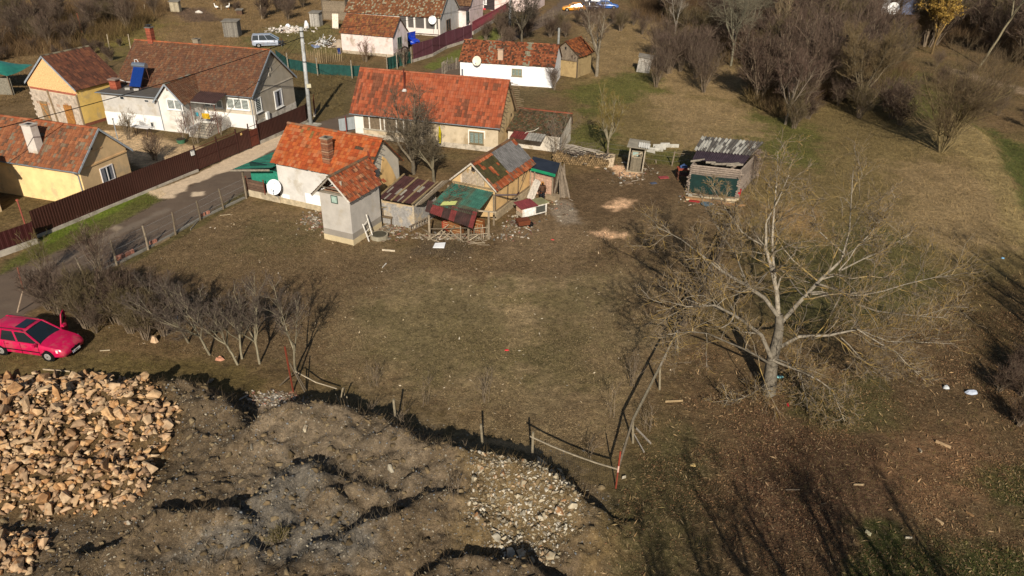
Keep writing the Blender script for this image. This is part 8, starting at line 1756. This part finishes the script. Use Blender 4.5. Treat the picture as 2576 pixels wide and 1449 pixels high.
YARD = PP('V',(620,505),(830,545),(1230,610),(1480,560),(1850,560),(1820,700),(1560,1160),(1200,1090),(980,1000),(740,925),(250,860),(240,715),(440,600))
patchy = lambda x, y: offroad(x, y)*np.clip(5*(fbm(x, y, 2.4, 501, 4)-.42), .06, 1)
cover('yard_litter', 'dry leaf and straw litter trodden into the yard soil', YARD, 120000, 1, flat_bits(.04, .10, .5, 1.65, ['7f6e54','8c7a5c','4a3d2c','6b5d44']), 'litter', w_=patchy)
cover('leaf_litter', 'brown fallen leaves and bark chips under the trees at lower right', PP('V',(1540,1300),(1640,950),(1850,820),(2300,780),(2700,640),(2750,1600),(1480,1600)), 90000, 2, flat_bits(.04, .12, .5, 1.8, ['7d5a42','8f6c4c','4a3226','6d5038','9a8464']), 'litter', w_=patchy)
cover('short_grass', 'short dull grass tufts in the yard and around the big tree', PP('V',(240,715),(640,510),(1500,600),(1850,560),(2500,620),(2700,1600),(1480,1600),(1560,1160),(740,930),(0,960),(-50,900),(150,800)), 40000, 3, blades(.04, .13, .6, 1.6, .012, .6, 3, ['5f6a2c','8f8458','6d6a3a']), 'grass', w_=lambda x, y: offroad(x, y)*np.clip(3*(fbm(x, y, 1.8, 511, 4)-.42), .03, 1))
cover('meadow_grass', 'tawny dead meadow grass on the right hand slope', PP('V',(1410,230),(1600,40),(2100,-40),(2750,0),(2750,640),(2300,800),(1850,560),(1700,420),(1430,400)), 90000, 4, blades(.08, .3, .55, 1.5, .02, .9, 3, ['8f7a58','6d5c40','5d5a32']), 'grass', w_=offroad)
cover('field_grass', 'dead straw grass on the fields at the top left', PP('V',(-100,-60),(1300,-60),(1200,20),(880,180),(860,290),(700,200),(300,110),(60,260),(-120,300)), 75000, 5, blades(.1, .38, .5, 1.5, .028, .9, 3, ['8a7450','5f4d34','55502e']), 'grass', w_=offroad)
cover('verge_grass', 'moss green grass along the concrete footing of the brown fence', PP('V',(-100,790),(93,600),(280,520),(390,470),(440,505),(300,575),(120,655),(-100,750)), 12000, 6, blades(.04, .14, .6, 1.6, .012, .5, 3, ['5d7a20','6b5f3c']), 'grass', w_=patchy)
cover('mound_weeds', 'dry weed stems and straw on the soil mounds', MD, 8000, 7, blades(.08, .32, .5, 1.7, .01, .9, 3, ['8f7f60','3f3426']), 'weeds', w_=lambda x, y: np.clip(4*(fbm(x, y, 1.4, 521, 4)-.52), .01, 1))
cover('chips', 'pale wood chips and twig bits on the ground', PP('V',(1540,1300),(1700,900),(2300,780),(2700,640),(2750,1600),(1480,1600)), 3500, 8, flat_bits(.1, .3, 1.2, 2.4, ['c0a27a','a98a64','8a6c4a'], asp=.18), 'chips')
cover('yard_chips', 'small pale scraps and twigs dotted over the yard', YARD, 800, 9, flat_bits(.06, .2, 1.4, 2.6, ['d0c6b4','b5a588','c9b9a0'], asp=.35), 'scraps')

CLP = MD
stones_stuff('soil_clods', 'clods of soil and turf lying over the mounds', MD, 1500, .1, .38, ['5f5038','6d5c42','54462f','77674c'], M_pebble, zf=.05)
def crest(x, y):
    g = np.zeros(len(x))
    for P, h, s1, s2 in RIDGES: d, sg = seg_dist(x, y, P); g = np.maximum(g, np.clip(1-d/.8, 0, 1)*(.4+.6*(sg > -.1)))
    return g**1.5
cover('crest_weeds', 'dark dead weeds and twigs growing along the mound crests', MD, 3500, 11, blades(.1, .5, .25, 1.0, .012, .6, 2, ['2e251b','6b5c44']), 'weeds', w_=crest)
for i, (P, n, lb) in enumerate(((PP('V',(1560,-40),(2060,-40),(2060,120),(1960,170),(1820,160),(1740,75),(1600,45)), 26000, 'top right'), (PP('V',(1900,170),(2080,110),(2240,120),(2300,170),(2200,240),(2060,250),(1960,300),(1880,260)), 20000, 'middle right'), (PP('V',(2000,-40),(2700,-40),(2700,180),(2520,130),(2420,90),(2240,110),(2060,80)), 26000, 'far right'), (PP('V',(-60,40),(80,20),(330,-20),(440,20),(330,90),(180,130),(60,140),(-60,160)), 12000, 'top left'))):
    cover('undergrowth', 'brown undergrowth of dead stems filling the '+lb+' thicket', P, n, 20+i, blades(.5, 2.0, .6, 1.6, .03, .5, 2, ['5f4a3a','6d5a48','4a3a2c']), 'undergrowth', w_=offroad)
